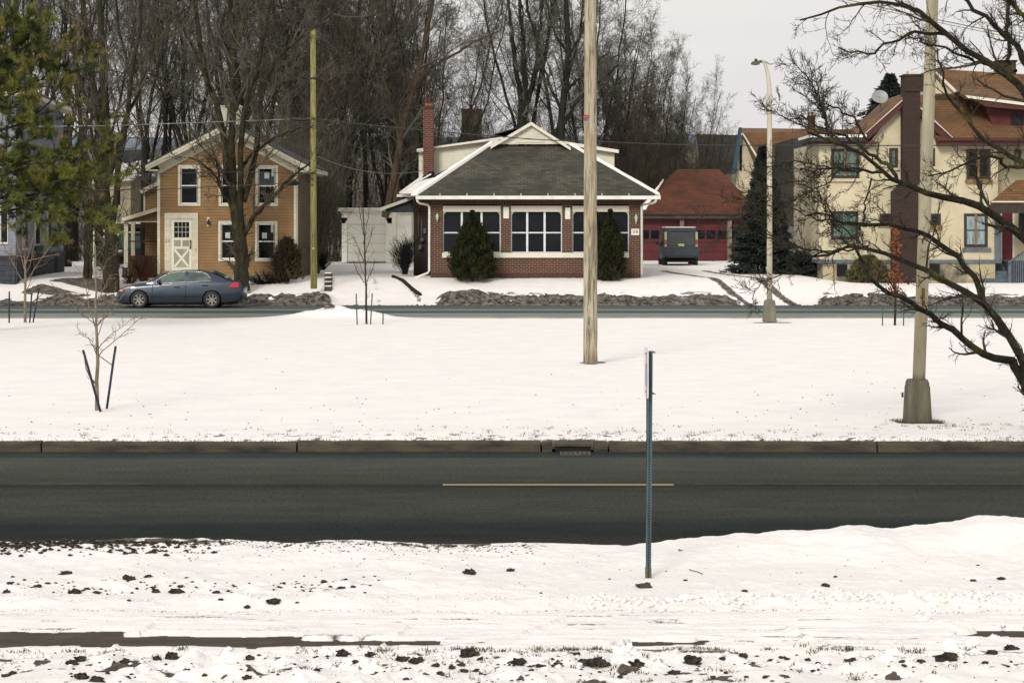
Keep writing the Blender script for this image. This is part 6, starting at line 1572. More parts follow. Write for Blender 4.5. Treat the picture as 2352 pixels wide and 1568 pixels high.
# ================================================================== VEHICLES
def interp(tab, x, c): return float(np.interp(x, [r[0] for r in tab], [r[c] for r in tab]))
def wheel(par, c, r, w, side, rimc, name='wheel'):
    """axis along local Y; side = -1 faces the camera"""
    c = Vector(c); b = MB(); n = 28
    prof = [(r*.66,-w/2),(r*.90,-w/2),(r*.975,-w*.40),(r,-w*.25),(r,w*.25),(r*.975,w*.40),(r*.90,w/2),(r*.66,w/2)]
    vs = [(c.x+q*math.cos(2*math.pi*k/n), c.y+yy, c.z+q*math.sin(2*math.pi*k/n)) for q, yy in prof for k in range(n)]
    m = len(prof); b.add(vs, [(i*n+k, i*n+(k+1)%n, ((i+1)%m)*n+(k+1)%n, ((i+1)%m)*n+k) for i in range(m) for k in range(n)], True)
    ty = b.build(name, M['black'], par)
    yf = c.y + side*w*.5; b = MB()
    R0 = r*.67; rim = [(R0, side*-.03), (R0*.98, side*.005), (R0*.90, side*.008), (R0*.86, side*-.03)]
    vs = [(c.x+q*math.cos(2*math.pi*k/n), yf+d_, c.z+q*math.sin(2*math.pi*k/n)) for q, d_ in rim for k in range(n)]
    b.add(vs, [(i*n+k, i*n+(k+1)%n, (i+1)*n+(k+1)%n, (i+1)*n+k) for i in range(3) for k in range(n)], True)
    for k in range(7):
        a = 2*math.pi*k/7+.35; d = Vector((math.cos(a),0,math.sin(a))); p_ = Vector((-d.z,0,d.x)); w0, w1 = R0*.16, R0*.11
        q0 = Vector((c.x,yf-side*.012,c.z))+d*R0*.12; q1 = Vector((c.x,yf-side*.0,c.z))+d*R0*.93
        b.add([q0-p_*w0, q0+p_*w0, q1+p_*w1, q1-p_*w1, q0-p_*w0-Vector((0,side*.03,0)), q0+p_*w0-Vector((0,side*.03,0)), q1+p_*w1-Vector((0,side*.03,0)), q1-p_*w1-Vector((0,side*.03,0))],
              [(0,1,2,3),(4,7,6,5),(0,4,5,1),(1,5,6,2),(2,6,7,3),(3,7,4,0)])
    vs = [(c.x,yf-side*.002,c.z)]+[(c.x+R0*.2*math.cos(2*math.pi*k/14), yf-side*.006, c.z+R0*.2*math.sin(2*math.pi*k/14)) for k in range(14)]
    b.add(vs, [(0,1+k,1+(k+1)%14) for k in range(14)])
    b.build('rim', rimc, ty)
    vs = [(c.x+R0*math.cos(2*math.pi*k/n), yf-side*.05, c.z+R0*math.sin(2*math.pi*k/n)) for k in range(n)]
    MB().add(vs, [tuple(range(n))]).build('brake_disc', M['void'], ty)
    return ty
def cut(o, cutters):
    bpy.context.view_layer.update()
    for c in cutters:
        m = o.modifiers.new('c', 'BOOLEAN'); m.operation = 'DIFFERENCE'; m.solver = 'EXACT'; m.object = c
    dg = bpy.context.evaluated_depsgraph_get(); me = bpy.data.meshes.new_from_object(o.evaluated_get(dg))
    o.modifiers.clear(); old = o.data; o.data = me
    for c in cutters: bpy.data.objects.remove(c)
t = NT('slate_blue_car_paint'); t.b.inputs['Coat Weight'].default_value = .6; t.b.inputs['Coat Roughness'].default_value = .08
f = t.noise(t.coords((1,1,2)), 1.3, 4); sep = t.node('ShaderNodeSeparateXYZ'); t.link(t.tc.outputs['Object'], sep.inputs[0])
grime = t.ramp(t.math('ADD', sep.outputs[2], t.math('MULTIPLY', f, .3)), [(.2, (.036,.038,.040,1)), (.62, (.022,.036,.058,1))])
M['car_blue'] = t.out(grime, .38, .35, .5)

def sedan():
    Yn = 79.4                                   # near side of the car
    loc = Vector((X(263,Yn), Yn+.90, .02)); root = thing('blue_car', loc, 'slate blue four door sedan driving left along the far road', 'car')
    # station table: x, bottom, shoulder height, centre height, half width, shoulder inset
    T = [(0.00,.34,.50,.52,.50),(.05,.22,.60,.64,.66),(.14,.18,.69,.74,.78),(.35,.17,.78,.83,.86),(.62,.17,.84,.90,.895),(.95,.17,.875,.95,.905),(1.24,.17,.90,.985,.905),(1.45,.17,.915,1.0,.905),
         (1.9,.17,.935,1.0,.905),(2.5,.17,.955,1.0,.905),(3.1,.17,.975,1.01,.905),(3.6,.17,.99,1.03,.905),(4.0,.17,1.00,1.05,.90),(4.3,.18,1.01,1.06,.885),(4.55,.22,1.0,1.055,.86),(4.72,.28,.985,1.03,.82),(4.80,.32,.86,.88,.78),(4.84,.38,.78,.79,.72)]
    xs_ = sorted(set([r[0] for r in T] + list(np.arange(.1, 4.8, .1).round(3))))
    vs = []; m = 0
    for x in xs_:
        zb_, zs, zc_, w = (interp(T, x, c_) for c_ in (1,2,3,4))
        h_ = zs-zb_
        half = [(0,zb_),(w*.86,zb_),(w*.955,zb_+h_*.06),(w*.985,zb_+h_*.22),(w,zb_+h_*.45),(w*.998,zb_+h_*.62),(w*.985,zb_+h_*.70),(w*.975,zb_+h_*.86),(w*.945,zs-.015),(w*.88,zs+(zc_-zs)*.35),(w*.6,zs+(zc_-zs)*.8),(0,zc_)]
        ring = half + [(-a, c_) for a, c_ in half[-2:0:-1]]; m = len(ring)
        vs += [loc+Vector((x, a, c_)) for a, c_ in ring]
    n = len(xs_); fs = [(i*m+k, i*m+(k+1)%m, (i+1)*m+(k+1)%m, (i+1)*m+k) for i in range(n-1) for k in range(m)]
    fs += [tuple(range(m)), tuple(range(n*m-1, (n-1)*m-1, -1))]
    body = MB().add(vs, fs, True).build('body', M['car_blue'], root)
    cs = []
    for wx in (.93, 3.69):
        for sy in (-1, 1):
            b = MB(); c_ = loc+Vector((wx, sy*.86, .335)); nn_ = 32; R_ = .372
            b.add([c_+Vector((R_*math.cos(2*math.pi*k/nn_), yy, R_*math.sin(2*math.pi*k/nn_))) for yy in (-.24,.24) for k in range(nn_)],
                  [tuple(range(nn_)), tuple(range(2*nn_-1,nn_-1,-1))]+[(k,k+nn_,(k+1)%nn_+nn_,(k+1)%nn_) for k in range(nn_)])
            cs.append(b.build('tmp', None))
    cut(body, cs)
    for p_ in body.data.polygons: p_.use_smooth = True
    em = body.modifiers.new('e', 'EDGE_SPLIT'); em.split_angle = R(38)
    # greenhouse
    G = [(1.18,.93,.955,.80),(1.45,1.10,1.10,.76),(1.72,1.235,1.22,.72),(1.95,1.325,1.30,.69),(2.2,1.395,1.36,.665),(2.5,1.435,1.395,.655),(2.85,1.448,1.405,.655),(3.2,1.435,1.395,.655),(3.5,1.395,1.36,.665),(3.75,1.315,1.285,.68),(3.98,1.215,1.19,.71),(4.25,1.085,1.06,.76)]
    vs = []
    for x in [g_[0] for g_ in G]:
        zc_, ze, wt = (interp(G, x, c_) for c_ in (1,2,3)); zb_ = interp(T, x, 2)-.03; wb = .862
        if x < 1.3: wb = .80
        half = [(wb, zb_),(wb-(wb-wt)*.5, (zb_+ze)/2+.01),(wt+.012, ze-.02),(wt-.03, ze+.008),(wt*.6, zc_-.008),(0, zc_)]
        ring = half+[(-a,c_) for a,c_ in half[-2::-1]]; m = len(ring)
        vs += [loc+Vector((x,a,c_)) for a,c_ in ring]
    n = len(G); fs = [(i*m+k, i*m+k+1, (i+1)*m+k+1, (i+1)*m+k) for i in range(n-1) for k in range(m-1)]
    fs += [tuple(range(m)), tuple(range(n*m-1,(n-1)*m-1,-1))]
    cab = MB().add(vs, fs, True).build('roof', M['car_blue'], root); em = cab.modifiers.new('e', 'EDGE_SPLIT'); em.split_angle = R(40)
    def side_y(x, z):     # outer y of the greenhouse side at (x,z)
        ze = interp(G, x, 2)-.02; wt = interp(G, x, 3)+.012; zb_ = interp(T, x, 2)-.03; t_ = min(max((z-zb_)/max(ze-zb_,.01),0),1); return .862+(wt-.862)*t_
    def panel(pts, off, name, mat, par, sy=-1):
        # resample polygon edges, triangulate as fan strips top/bottom
        P = [loc+Vector((x, sy*(side_y(x,z)+off), z)) for x, z in pts]
        return MB().add(P, [tuple(range(len(P)))], False).build(name, mat, par)
    gm = NT('tinted_side_glass'); f_ = gm.noise(gm.coords((1,1,2)), 2.2, 3); gl_ = gm.out(gm.ramp(f_, [(.35,(.035,.06,.052,1)),(.65,(.10,.15,.13,1))]), .08, 0, .7)
    top = [(1.80,1.205),(1.95,1.275),(2.15,1.325),(2.4,1.36),(2.66,1.372)]; 
    for sy in (-1, 1):
        for nm, pts in (('front_window', [(1.60,.955),(2.64,.985),(2.66,1.365),(2.4,1.353),(2.15,1.318),(1.95,1.262),(1.80,1.19)]),
                        ('rear_window', [(2.80,.99),(3.62,1.035),(3.55,1.19),(3.42,1.305),(3.3,1.345),(3.1,1.36),(2.80,1.368)])):
            # split into triangles fan strips for curvature
            panel(pts, .012, nm, gl_, cab, sy)
        edge = [(1.50,.915),(1.60,.94),(2.2,.962),(2.7,.982),(3.2,1.008),(3.68,1.035),(3.60,1.17),(3.45,1.315),(3.3,1.365),(3.0,1.385),(2.66,1.388),(2.4,1.372),(2.15,1.335),(1.95,1.28),(1.78,1.19),(1.62,1.08)]
        e_ = [loc+Vector((x, sy*(side_y(x,z)+.016), z)) for x, z in edge]; b = MB(); b.tube(e_+[e_[0]], .010, 5); b.build('window_trim', plain('chrome', (.7,.68,.62,1), None, 4, .25, metal=.8), cab)
    b = MB(); b.add([loc+Vector(q) for q in ((1.28,-.68,1.02),(1.28,.68,1.02),(2.05,.60,1.365),(2.05,-.60,1.365))], [(0,1,2,3)])
    ws = b.build('windscreen', gl_, cab); ws.location = (-.02, 0, .022)
    b = MB(); b.add([loc+Vector(q) for q in ((3.62,-.58,1.375),(3.62,.58,1.375),(4.2,.68,1.11),(4.2,-.68,1.11))], [(0,1,2,3)]); rw = b.build('rear_screen', gl_, cab); rw.location = (.02, 0, .02)
    for wx in (.93, 3.69):
        for sy in (-1, 1): wheel(root, loc+Vector((wx, sy*.80, .325)), .325, .21, sy, M['rim'])
    for sy in (-1, 1):
        b = MB(); b.lathe((0,0,0), [(.02,0),(.075,.02),(.085,.09),(.06,.14),(.02,.15)], 10)
        b.v = [(loc.x+1.70+v[0]*.9, loc.y+sy*(.98+v[1]*.9*.6) , loc.z+.93+v[2]) for v in b.v]; b.tube([loc+Vector((1.70,sy*.86,.955)), loc+Vector((1.72,sy*.95,.975))], .03, 6); b.build('mirror', M['car_dark'], root)
        for hx_, hz in ((2.37,.80),(3.43,.865)): b = MB(); b.box(loc.x+hx_-.11, loc.x+hx_+.11, loc.y+sy*.895, loc.y+sy*.925, loc.z+hz-.014, loc.z+hz+.016); b.build('door_handle', M['car_dark'], root, .008)
        # tail light and head lamp hug the corners
        def surf(x, z):
            zb_, zs, zc_, w = (interp(T, x, c_) for c_ in (1,2,3,4)); t_ = (z-zb_)/(zs-zb_); return w*float(np.interp(t_, [0,.06,.22,.45,.62,.7,.86,1],[.9,.955,.985,1,.998,.985,.975,.945]))
        def patchs(pts, nm, mat, off=.008):
            P = [loc+Vector((x, sy*(surf(x,z)+off), z)) for x, z in pts]; Q = [loc+Vector((x, sy*(surf(x,z)-.03), z)) for x, z in pts]; k_ = len(P)
            return MB().add(P+Q, [tuple(range(k_)), tuple(range(2*k_-1,k_-1,-1))]+[(i,i+k_,(i+1)%k_+k_,(i+1)%k_) for i in range(k_)]).build(nm, mat, root)
        patchs([(4.31,.80),(4.50,.945),(4.57,.985),(4.68,.965),(4.72,.86),(4.70,.80)], 'tail_light', M['tail_red'], .03)
        patchs([(.12,.62),(.16,.68),(.35,.765),(.62,.835),(.60,.78),(.42,.70),(.25,.63)], 'headlight', M['head_amber'])
        b = MB(); b.tube([loc+Vector((1.35,sy*.908,.42)), loc+Vector((2.4,sy*.911,.43)), loc+Vector((3.2,sy*.908,.44))], .010, 5); b.build('door_seam', M['car_dark'], root)
        b = MB(); [b.tube([loc+Vector((x0_, sy*(.907), .30)), loc+Vector((x0_+.02, sy*.909, .6)), loc+Vector((x0_+.02, sy*.897, .9))], .006, 4) for x0_ in (1.42, 2.68)]; b.build('door_gap', M['car_dark'], root)
    MB().box(loc.x+.25, loc.x+4.5, loc.y-.7, loc.y+.7, loc.z+.14, loc.z+.24).build('underbody', M['void'], root)
    b = MB(); b.box(loc.x-.012, loc.x+.05, loc.y-.42, loc.y+.42, loc.z+.40, loc.z+.50); b.build('grille', M['car_dark'], root)
M['rim'] = plain('dusty_alloy', (.30,.30,.27,1), (.20,.20,.18,1), 6, .45, metal=.5)
M['car_dark'] = plain('dark_plastic', (.015,.018,.024,1), None, 6, .5)
t = NT('tail_lens'); M['tail_red'] = t.out((.62,.015,.035,1), .15, 0, .6)
t = NT('head_lens'); f = t.noise(t.coords((1,1,1)), 4, 2); M['head_amber'] = t.out(t.ramp(f, [(.4,(.42,.40,.28,1)),(.6,(.62,.30,.13,1))]), .15, 0, .6)
sedan()

def boxy(px, py, Y, W, H, L, label, cat, body, snow_top=True, facing='rear', name='van', pxc=None):
    """tall boxy vehicle, its rear toward the camera; origin at the middle of the rear, on the ground"""
    loc = at(px, py, Y); root = thing(name, loc, label, cat); hw = W/2
    def q(x, y, z): return loc+Vector((x, y, z))
    sec = [(0,.50,.86,1.0),(.02,.30,.86,1.0),(.30,.28,1.0,1.0),(L-.9,.28,1.0,1.0),(L-.25,.3,.97,.98),(L,.4,.86,.9)]
    # lower body
    vs = []; S = [(0.0,.47,.97),(.05,.42,1.0),(L*.5,.30,1.0),(L-.3,.32,.985),(L,.42,.90)]
    Hs = H*.52
    for y, zb_, k in S:
        half = [(0,zb_),(hw*.9*k,zb_),(hw*.985*k,zb_+.08),(hw*k,Hs*.6),(hw*.985*k,Hs)]
        ring = half+[(0,Hs)]+[(-a,c_) for a,c_ in half[:0:-1]]; m = len(ring); vs += [q(a,y,c_) for a,c_ in ring]
    n = len(S); fs = [(i*m+k, i*m+(k+1)%m, (i+1)*m+(k+1)%m, (i+1)*m+k) for i in range(n-1) for k in range(m)]+[tuple(range(m)), tuple(range(n*m-1,(n-1)*m-1,-1))]
    bd = MB().add(vs, fs).build('body', body, root, .03)
    vs = []; S2 = [(.03,.955,.0),(.10,.97,.0),(L*.62,.97,.0),(L*.82,.93,-.38*H*.4)]
    Lr = L*.66
    S2 = [(.02,Hs-.01,.975,.0),(.12,Hs-.01,.985,H),(Lr,Hs-.01,.985,H),(L*.84,Hs-.01,.93,Hs+.06)]
    prof = [(.02,H-.10),(.14,H),(Lr-.2,H),(Lr,H-.04),(L*.83,Hs+.04)]
    vs = []
    for y, zt_ in prof:
        wt = hw*(.985-.13*max(0,(zt_-Hs)/(H-Hs))); half = [(hw*.98, Hs-.01),(wt, max(zt_-.07, Hs)),(wt-.06, zt_),(0, zt_+.01 if zt_ > H-.05 else zt_)]
        ring = half+[(-a,c_) for a,c_ in half[-2::-1]]; m = len(ring); vs += [q(a,y,c_) for a,c_ in ring]
    n = len(prof); fs = [(i*m+k, i*m+k+1, (i+1)*m+k+1, (i+1)*m+k) for i in range(n-1) for k in range(m-1)]+[tuple(range(m)), tuple(range(n*m-1,(n-1)*m-1,-1))]+[(i*m, (i+1)*m, (i+2)*m-1, (i+1)*m-1) for i in range(n-1)]
    rf = MB().add(vs, fs).build('roof', body, root)
    gls = plain('dusty_rear_glass', (.05,.062,.062,1), (.035,.045,.046,1), 2, .35)
    b = MB(); b.add([q(-hw*.76,-.005,Hs+.04),q(hw*.76,-.005,Hs+.04),q(hw*.70,-.003,H-.2),q(-hw*.70,-.003,H-.2)], [(0,1,2,3)]); b.build('rear_window', gls, rf)
    b = MB()
    for sx in (-1,1):
        b.add([q(sx*(hw*.99),.4,Hs+.05),q(sx*(hw*.99),L*.68,Hs+.05),q(sx*(hw*.885),L*.62,H-.14),q(sx*(hw*.885),.4,H-.14)], [(0,1,2,3)])
    b.each('side_window', M['glass'], rf)
    if facing == 'rear':
        for sx in (-1,1):
            b = MB(); b.box(q(sx*hw*.80,0,0).x, q(sx*hw*.93,0,0).x, loc.y-.03, loc.y+.06, loc.z+1.33, loc.z+1.72); b.build('tail_light', plain('clear_lens', L4((196,190,150),.75), None, 6, .3), root)
            b = MB(); b.box(q(sx*hw*.80,0,0).x, q(sx*hw*.93,0,0).x, loc.y-.03, loc.y+.06, loc.z+1.10, loc.z+1.325); b.build('tail_light', plain('dull_red_lens', L4((176,84,76),.7), None, 6, .3), root)
            b = MB(); b.box(q(sx*hw*.80,0,0).x, q(sx*hw*.93,0,0).x, loc.y-.03, loc.y+.06, loc.z+.98, loc.z+1.095); b.build('tail_light', plain('clear_lens', L4((190,186,160),.7), None, 6, .3), root)
        MB().box(loc.x-.15, loc.x+.15, loc.y-.025, loc.y-.006, loc.z+1.0, loc.z+1.14).build('licence_plate', plain('cream_plate', L4((190,184,132),.8), L4((150,146,110),.8), 22, .5), root)
        MB().box(loc.x-.34, loc.x+.32, loc.y-.03, loc.y, loc.z+1.15, loc.z+1.17).build('plate_garnish', M['car_dark'], root)
        b = MB(); b.box(loc.x-hw*1.01, loc.x+hw*1.01, loc.y-.12, loc.y+.08, loc.z+.50, loc.z+.86); b.box(loc.x-hw*.72, loc.x+hw*.72, loc.y-.10, loc.y+.05, loc.z+.44, loc.z+.50); b.build('bumper', plain('grey_bumper', L4((70,80,88),.6), L4((56,64,72),.6), 3, .7), root, .03)
        b = MB(); b.box(loc.x+.02, loc.x+.10, loc.y-.125, loc.y-.115, loc.z+.50, loc.z+.62); b.build('hitch', M['black'], root)
        b = MB(); b.box(loc.x-hw*.62, loc.x+hw*.62, loc.y-.035, loc.y-.005, loc.z+H-.17, loc.z+H-.10); b.build('spoiler', body, root, .01)
    else:
        b = MB(); b.add([q(-hw*.84,-.008,Hs+.02),q(hw*.84,-.008,Hs+.02),q(hw*.78,-.004,H-.16),q(-hw*.78,-.004,H-.16)], [(0,1,2,3)]); b.build('windscreen', M['curtain'], rf)
        for sx in (-1,1): MB().box(q(sx*hw*.62,0,0).x, q(sx*hw*.93,0,0).x, loc.y-.03, loc.y+.05, loc.z+.62, loc.z+.78).build('headlight', M['white'], root)
        MB().box(loc.x-hw*.5, loc.x+hw*.5, loc.y-.03, loc.y, loc.z+.55, loc.z+.75).build('grille', M['black'], root)
    if snow_top: 
        b = MB(); b.box(loc.x-hw*.86, loc.x+hw*.84, loc.y+.10, loc.y+Lr-.15, loc.z+H+.012, loc.z+H+.05); b.build('roof_snow', M['snowcap'], rf, .02)
    for sx in (-1,1):
        b = MB(); b.box(q(sx*(hw+.02),0,0).x, q(sx*(hw+.20),0,0).x, loc.y+L*.66, loc.y+L*.70, loc.z+Hs+.05, loc.z+Hs+.24); b.build('mirror', M['car_dark'], root, .02)
        for wy in (.75, L-.85):
            b = MB(); n = 22; r_ = .34; c_ = q(sx*(hw-.13), wy, .34)
            prof2 = [(r_*.6,-.12),(r_*.92,-.12),(r_,-.06),(r_,.06),(r_*.92,.12),(r_*.6,.12)]
            vs = [(c_.x+yy, c_.y+rr_*math.cos(2*math.pi*k/n), c_.z+rr_*math.sin(2*math.pi*k/n)) for rr_, yy in prof2 for k in range(n)]
            b.add(vs, [(i*n+k, i*n+(k+1)%n, (i+1)*n+(k+1)%n, (i+1)*n+k) for i in range(5) for k in range(n)], True)
            b.add([(c_.x+sx*.09, c_.y+r_*.6*math.cos(2*math.pi*k/n), c_.z+r_*.6*math.sin(2*math.pi*k/n)) for k in range(n)], [tuple(range(n))]); b.build('wheel', M['black'], root)
    MB().box(loc.x-hw*.8, loc.x+hw*.8, loc.y+.2, loc.y+L-.3, loc.z+.2, loc.z+.36).build('underbody', M['void'], root)
    return root
vb = plain('blue_grey_van_paint', L4((60,70,80),.6), L4((44,52,62),.6), 1.2, .5, spec=.5)
boxy(1564.5, 611.5, 105.0, 1.80, 1.92, 4.3, 'dark blue grey boxy van parked before the red garage, snow strip on roof', 'van', vb)
boxy(304, 608, 110.0, 1.72, 1.66, 4.4, 'dark car with pale windscreen parked behind the ochre house side porch', 'car', plain('dark_paint', (.02,.024,.03,1), None, 2, .4), False, 'front', 'parked_car')
boxy(276, 600, 117.0, 1.8, 1.6, 4.4, 'snow covered car parked behind the dark car on the left', 'car', M['snowcap'], True, 'front', 'snow_covered_car')
tr_ = thing('camper_trailer', at(325,580,122), 'white boxy trailer with snowy roof seen through the side porch', 'trailer')
MB().pbox(306, 344, 533, 578, 122, 0, 5).build('body', M['trim'], tr_, .1); MB().pbox(305, 345, 526, 534, 122, -.1, 5.1).build('roof_snow', M['snowcap'], tr_, .1); MB().pbox(312,340,578,586,122,.3,2).build('wheel', M['black'], tr_)

# ================================================================== SMALL THINGS ON THE SNOW
def hz(x, y): return float(near_z(np.array([x]), np.array([y]))[0])
def clod(px, py, w, i, name='mud_clod', mat=None, label=None, cat='clod', group=None, flat=.55):
    Y = EYE*FL/(py-HY)
    for _ in range(3): Y = (EYE-max(hz(X(px,Y),Y),0))*FL/(py-HY)
    x = X(px, Y); z = max(hz(x, Y), 0); r = w*Y/FL*.5*1.08; rg = random.Random(i*13+5)
    bm = bmesh.new(); bmesh.ops.create_icosphere(bm, subdivisions=3, radius=1)
    off = [Vector((rg.uniform(-9,9), rg.uniform(-9,9), rg.uniform(-9,9))) for _ in range(2)]
    from mathutils import noise as mn
    fx = rg.uniform(.9,1.15); fl = flat*rg.uniform(.7,1.15)
    for v in bm.verts:
        d = 1 + .60*mn.noise(v.co*1.7+off[0]) + .55*mn.noise(v.co*3.6+off[1]); v.co = v.co*d
        v.co = Vector((v.co.x*r*fx, v.co.y*r*.7, v.co.z*r*fl))
    me = bpy.data.meshes.new(name); bm.to_mesh(me); bm.free(); me.materials.append(mat or M['clod'])
    o = bpy.data.objects.new(name, me); COL.objects.link(o); o.location = (x, Y, z+r*fl*.42)
    tag(o, label, cat, group); return o, x, Y, z, r
M['clod'] = plain('dark_mud', (.060,.050,.038,1), (.010,.010,.010,1), 22, 1, .9, bscale=60, bdist=.02, lo=.4, hi=.62)
M['stone'] = plain('dark_pebble', (.075,.068,.058,1), (.03,.028,.025,1), 14, .8, .3)
V_ = [(15,1360,14),(172,1364,27),(200,1353,14),(223,1362,13),(296,1331,26),(340,1325,16),(152,1318,24),(29,1325,8),(23,1343,12),(88,1348,16),(110,1340,12),(358,1360,16),(404,1361,26),(414,1347,12),(296,1380,9),(497,1364,15),(507,1373,10),(568,1382,14),(627,1382,28),(683,1382,8),(785,1350,15),(745,1338,13),(1078,1317,26),(1172,1311,17),(811,1347,11),(1574,1333,9),(1711,1358,13),(1895,1346,17),(1918,1325,8),(2235,1334,14),(2300,1326,18),(1989,1221,8),(2013,1217,7),(1983,1230,6),(2246,1246,6),(1400,1330,6),(1243,1362,6),(1064,1250,12),(265,1365,7),(232,1353,8)]
Bt = [(165,1526,22),(185,1517,24),(288,1527,22),(395,1511,28),(360,1515,18),(14,1553,18),(188,1557,30),(222,1564,24),(427,1538,14),(470,1549,11),(487,1557,11),(567,1556,18),(575,1516,17),(728,1540,13),(787,1505,30),(815,1520,16),(852,1509,26),(925,1517,26),(955,1523,26),(1078,1506,34),(1066,1542,15),(975,1545,13),(965,1561,12),(1012,1540,10),(1112,1553,17),(1189,1526,32),(1095,1541,14),(1240,1531,18),(1280,1530,24),(1370,1530,46),(1338,1520,18),(1462,1527,30),(1547,1547,22),(1590,1523,34),(1707,1520,18),(1772,1520,18),(1855,1516,13),(1868,1541,12),(1815,1538,8),(1948,1518,15),(2072,1521,15),(2175,1515,44),(2278,1501,24),(2322,1491,26),(2262,1523,14),(1905,1527,8),(1730,1524,9),(2100,1533,8)]
i = 0
for px, py, w in V_:
    i += 1; clod(px, py, w, i, label='dark frozen mud clod half sunk in verge snow between road and sidewalk', group='mud clods on the snowy verge')
for px, py, w in Bt:
    i += 1; clod(px, py, w, i, label='dark ragged sod lump poking through snow along the bottom foreground', group='sod lumps in the foreground snow', name='sod_lump', flat=.6)
o, x, Y, z, r = clod(1477, 1348, 31, 900, 'flat_stone', M['stone'], 'flat brown stone lying at the foot of the sign post', 'stone', None, .42)
rx_ = random.Random(99)
for k in range(64):
    px = rx_.choice([rx_.uniform(0, 2352), rx_.gauss(1150, 260), rx_.gauss(1750, 200)]); py = rx_.uniform(1503, 1558)
    i += 1; clod(px, py, rx_.uniform(5, 15), i, label='dark ragged sod lump poking through snow along the bottom foreground', group='sod lumps in the foreground snow', name='sod_lump', flat=.6)
# snow chunks thrown up by the plough
rs_ = random.Random(17); chunks = [(1575,1374,26),(1300,1386,12),(1255,1386,14),(2040,1380,16),(2140,1376,18),(2230,1372,16),(1830,1392,12),(1700,1386,10),(1440,1500,40),(1425,1508,30),(795,1530,22),(650,1517,24),(450,1512,26),(2232,1480,26),(2240,1500,22),(1955,1512,18),(1560,1520,26),(745,1510,22),(1250,1540,16),(1640,1530,14),(2050,1512,30),(560,1508,12),(480,1350,18),(270,1350,16)]
for k, (px, py, w) in enumerate(chunks):
    clod(px, py, w, 500+k, 'snow_chunk', M['snowcap'], 'rounded white snow chunk thrown up beside the sidewalk', 'snow chunk', 'snow chunks along the sidewalk', .8)
o = clod(2185, 1500, 30, 777, 'snow_peak', M['snowcap'], 'pointed snow lump rising above bare sidewalk strip at far right', 'snow chunk', None, 1.25)
# fine debris: nobody could count it
def debris(name, pts, sizes, mat, label, cat):
    rg = np.random.default_rng(len(pts)); V = []; F_ = []; q = np.array([[1,0,0],[-1,0,0],[0,1,0],[0,-1,0],[0,0,1],[0,0,-1]], float); tri = np.array([[0,2,4],[2,1,4],[1,3,4],[3,0,4],[2,0,5],[1,2,5],[3,1,5],[0,3,5]])
    P = np.array(pts); S = np.array(sizes); n = len(P); jit = rg.uniform(.6,1.4,(n,6,1)); v = P[:,None,:]+q[None]*jit*S[:,None,None]*np.array([1.2,.9,.6]); f = (tri[None]+6*np.arange(n)[:,None,None]).reshape(-1,3)
    me = np_mesh(name, v.reshape(-1,3), None, f); me.materials.append(mat); o = bpy.data.objects.new(name, me); COL.objects.link(o); tag(o, label, cat, None, 'stuff')
rg = np.random.default_rng(3)
def scatter(n, fn):
    x, y, s = fn(n); z = near_z(x, y); k = z > -.01; return np.stack([x, y, z+s*.3], -1)[k], s[k]
pts, sz = [], []
for n, fn in ((750, lambda n: (rg.uniform(-6.4,-3.2,n)+rg.normal(size=n)*.3, 21.0-np.abs(rg.normal(size=n))*.26, rg.uniform(.008,.03,n))),
              (600, lambda n: (rg.uniform(-3.4,.2,n), 21.1-np.abs(rg.normal(size=n))*.35, rg.uniform(.003,.012,n))),
              (420, lambda n: (rg.uniform(-5.5,5.5,n), 17.55+rg.normal(size=n)*.02+.0, rg.uniform(.003,.006,n))),
              (420, lambda n: (rg.uniform(-5.5,5.5,n), rg.uniform(14.4,15.9,n), rg.uniform(.004,.016,n))),
              (150, lambda n: (rg.uniform(-5.2,-1.2,n), 18.8+rg.normal(size=n)*.25, rg.uniform(.005,.02,n))),
              (160, lambda n: (rg.uniform(-5.5,5.5,n), rg.uniform(17.8,20.8,n), rg.uniform(.003,.009,n)))):
    a, s_ = scatter(n, fn); pts.append(a); sz.append(s_)
debris('grit', np.concatenate(pts), np.concatenate(sz), M['clod'], 'scattered dark grit and soil crumbs on the near snow', 'grit')
pts, sz = [], []
for n, fn in ((500, lambda n: (rg.uniform(.6,6.2,n), 17.93+rg.normal(size=n)*.13, rg.uniform(.008,.034,n))), (160, lambda n: (rg.uniform(-5.5,.6,n), 17.95+rg.normal(size=n)*.12, rg.uniform(.006,.02,n))), (500, lambda n: (rg.uniform(-5.5,5.5,n), rg.uniform(15.1,15.85,n), rg.uniform(.008,.032,n)))):
    a, s_ = scatter(n, fn); pts.append(a); sz.append(s_)
debris('snow_crumbs', np.concatenate(pts), np.concatenate(sz), M['snowcap'], 'loose snow crumbs in ploughed ridges beside the sidewalk', 'snow')
x = rg.uniform(-18, 18, 420); y = 31+np.abs(rg.normal(size=420))*6; z = med_z(x, y); s_ = rg.uniform(.006,.018,420)
debris('leaf_litter', np.stack([x,y,z+.004],-1), s_, M['clod'], 'tiny leaf bits sprinkled over the median snow', 'leaf litter')
x = rg.uniform(-40, 40, 2600); y = 81.95+np.abs(rg.normal(size=2600))*.42; s_ = rg.uniform(.012,.05,2600); z = far_z(x, y); dd = far_dirt(x, y, z); k = dd > .45
debris('slush_lumps', np.stack([x,y,z+s_*.3],-1)[k], s_[k], plain('dirty_slush', (.16,.15,.125,1), (.018,.018,.018,1), 6, 1, lo=.42, hi=.66), 'grey frozen slush lumps in the ploughed bank along far road', 'slush')
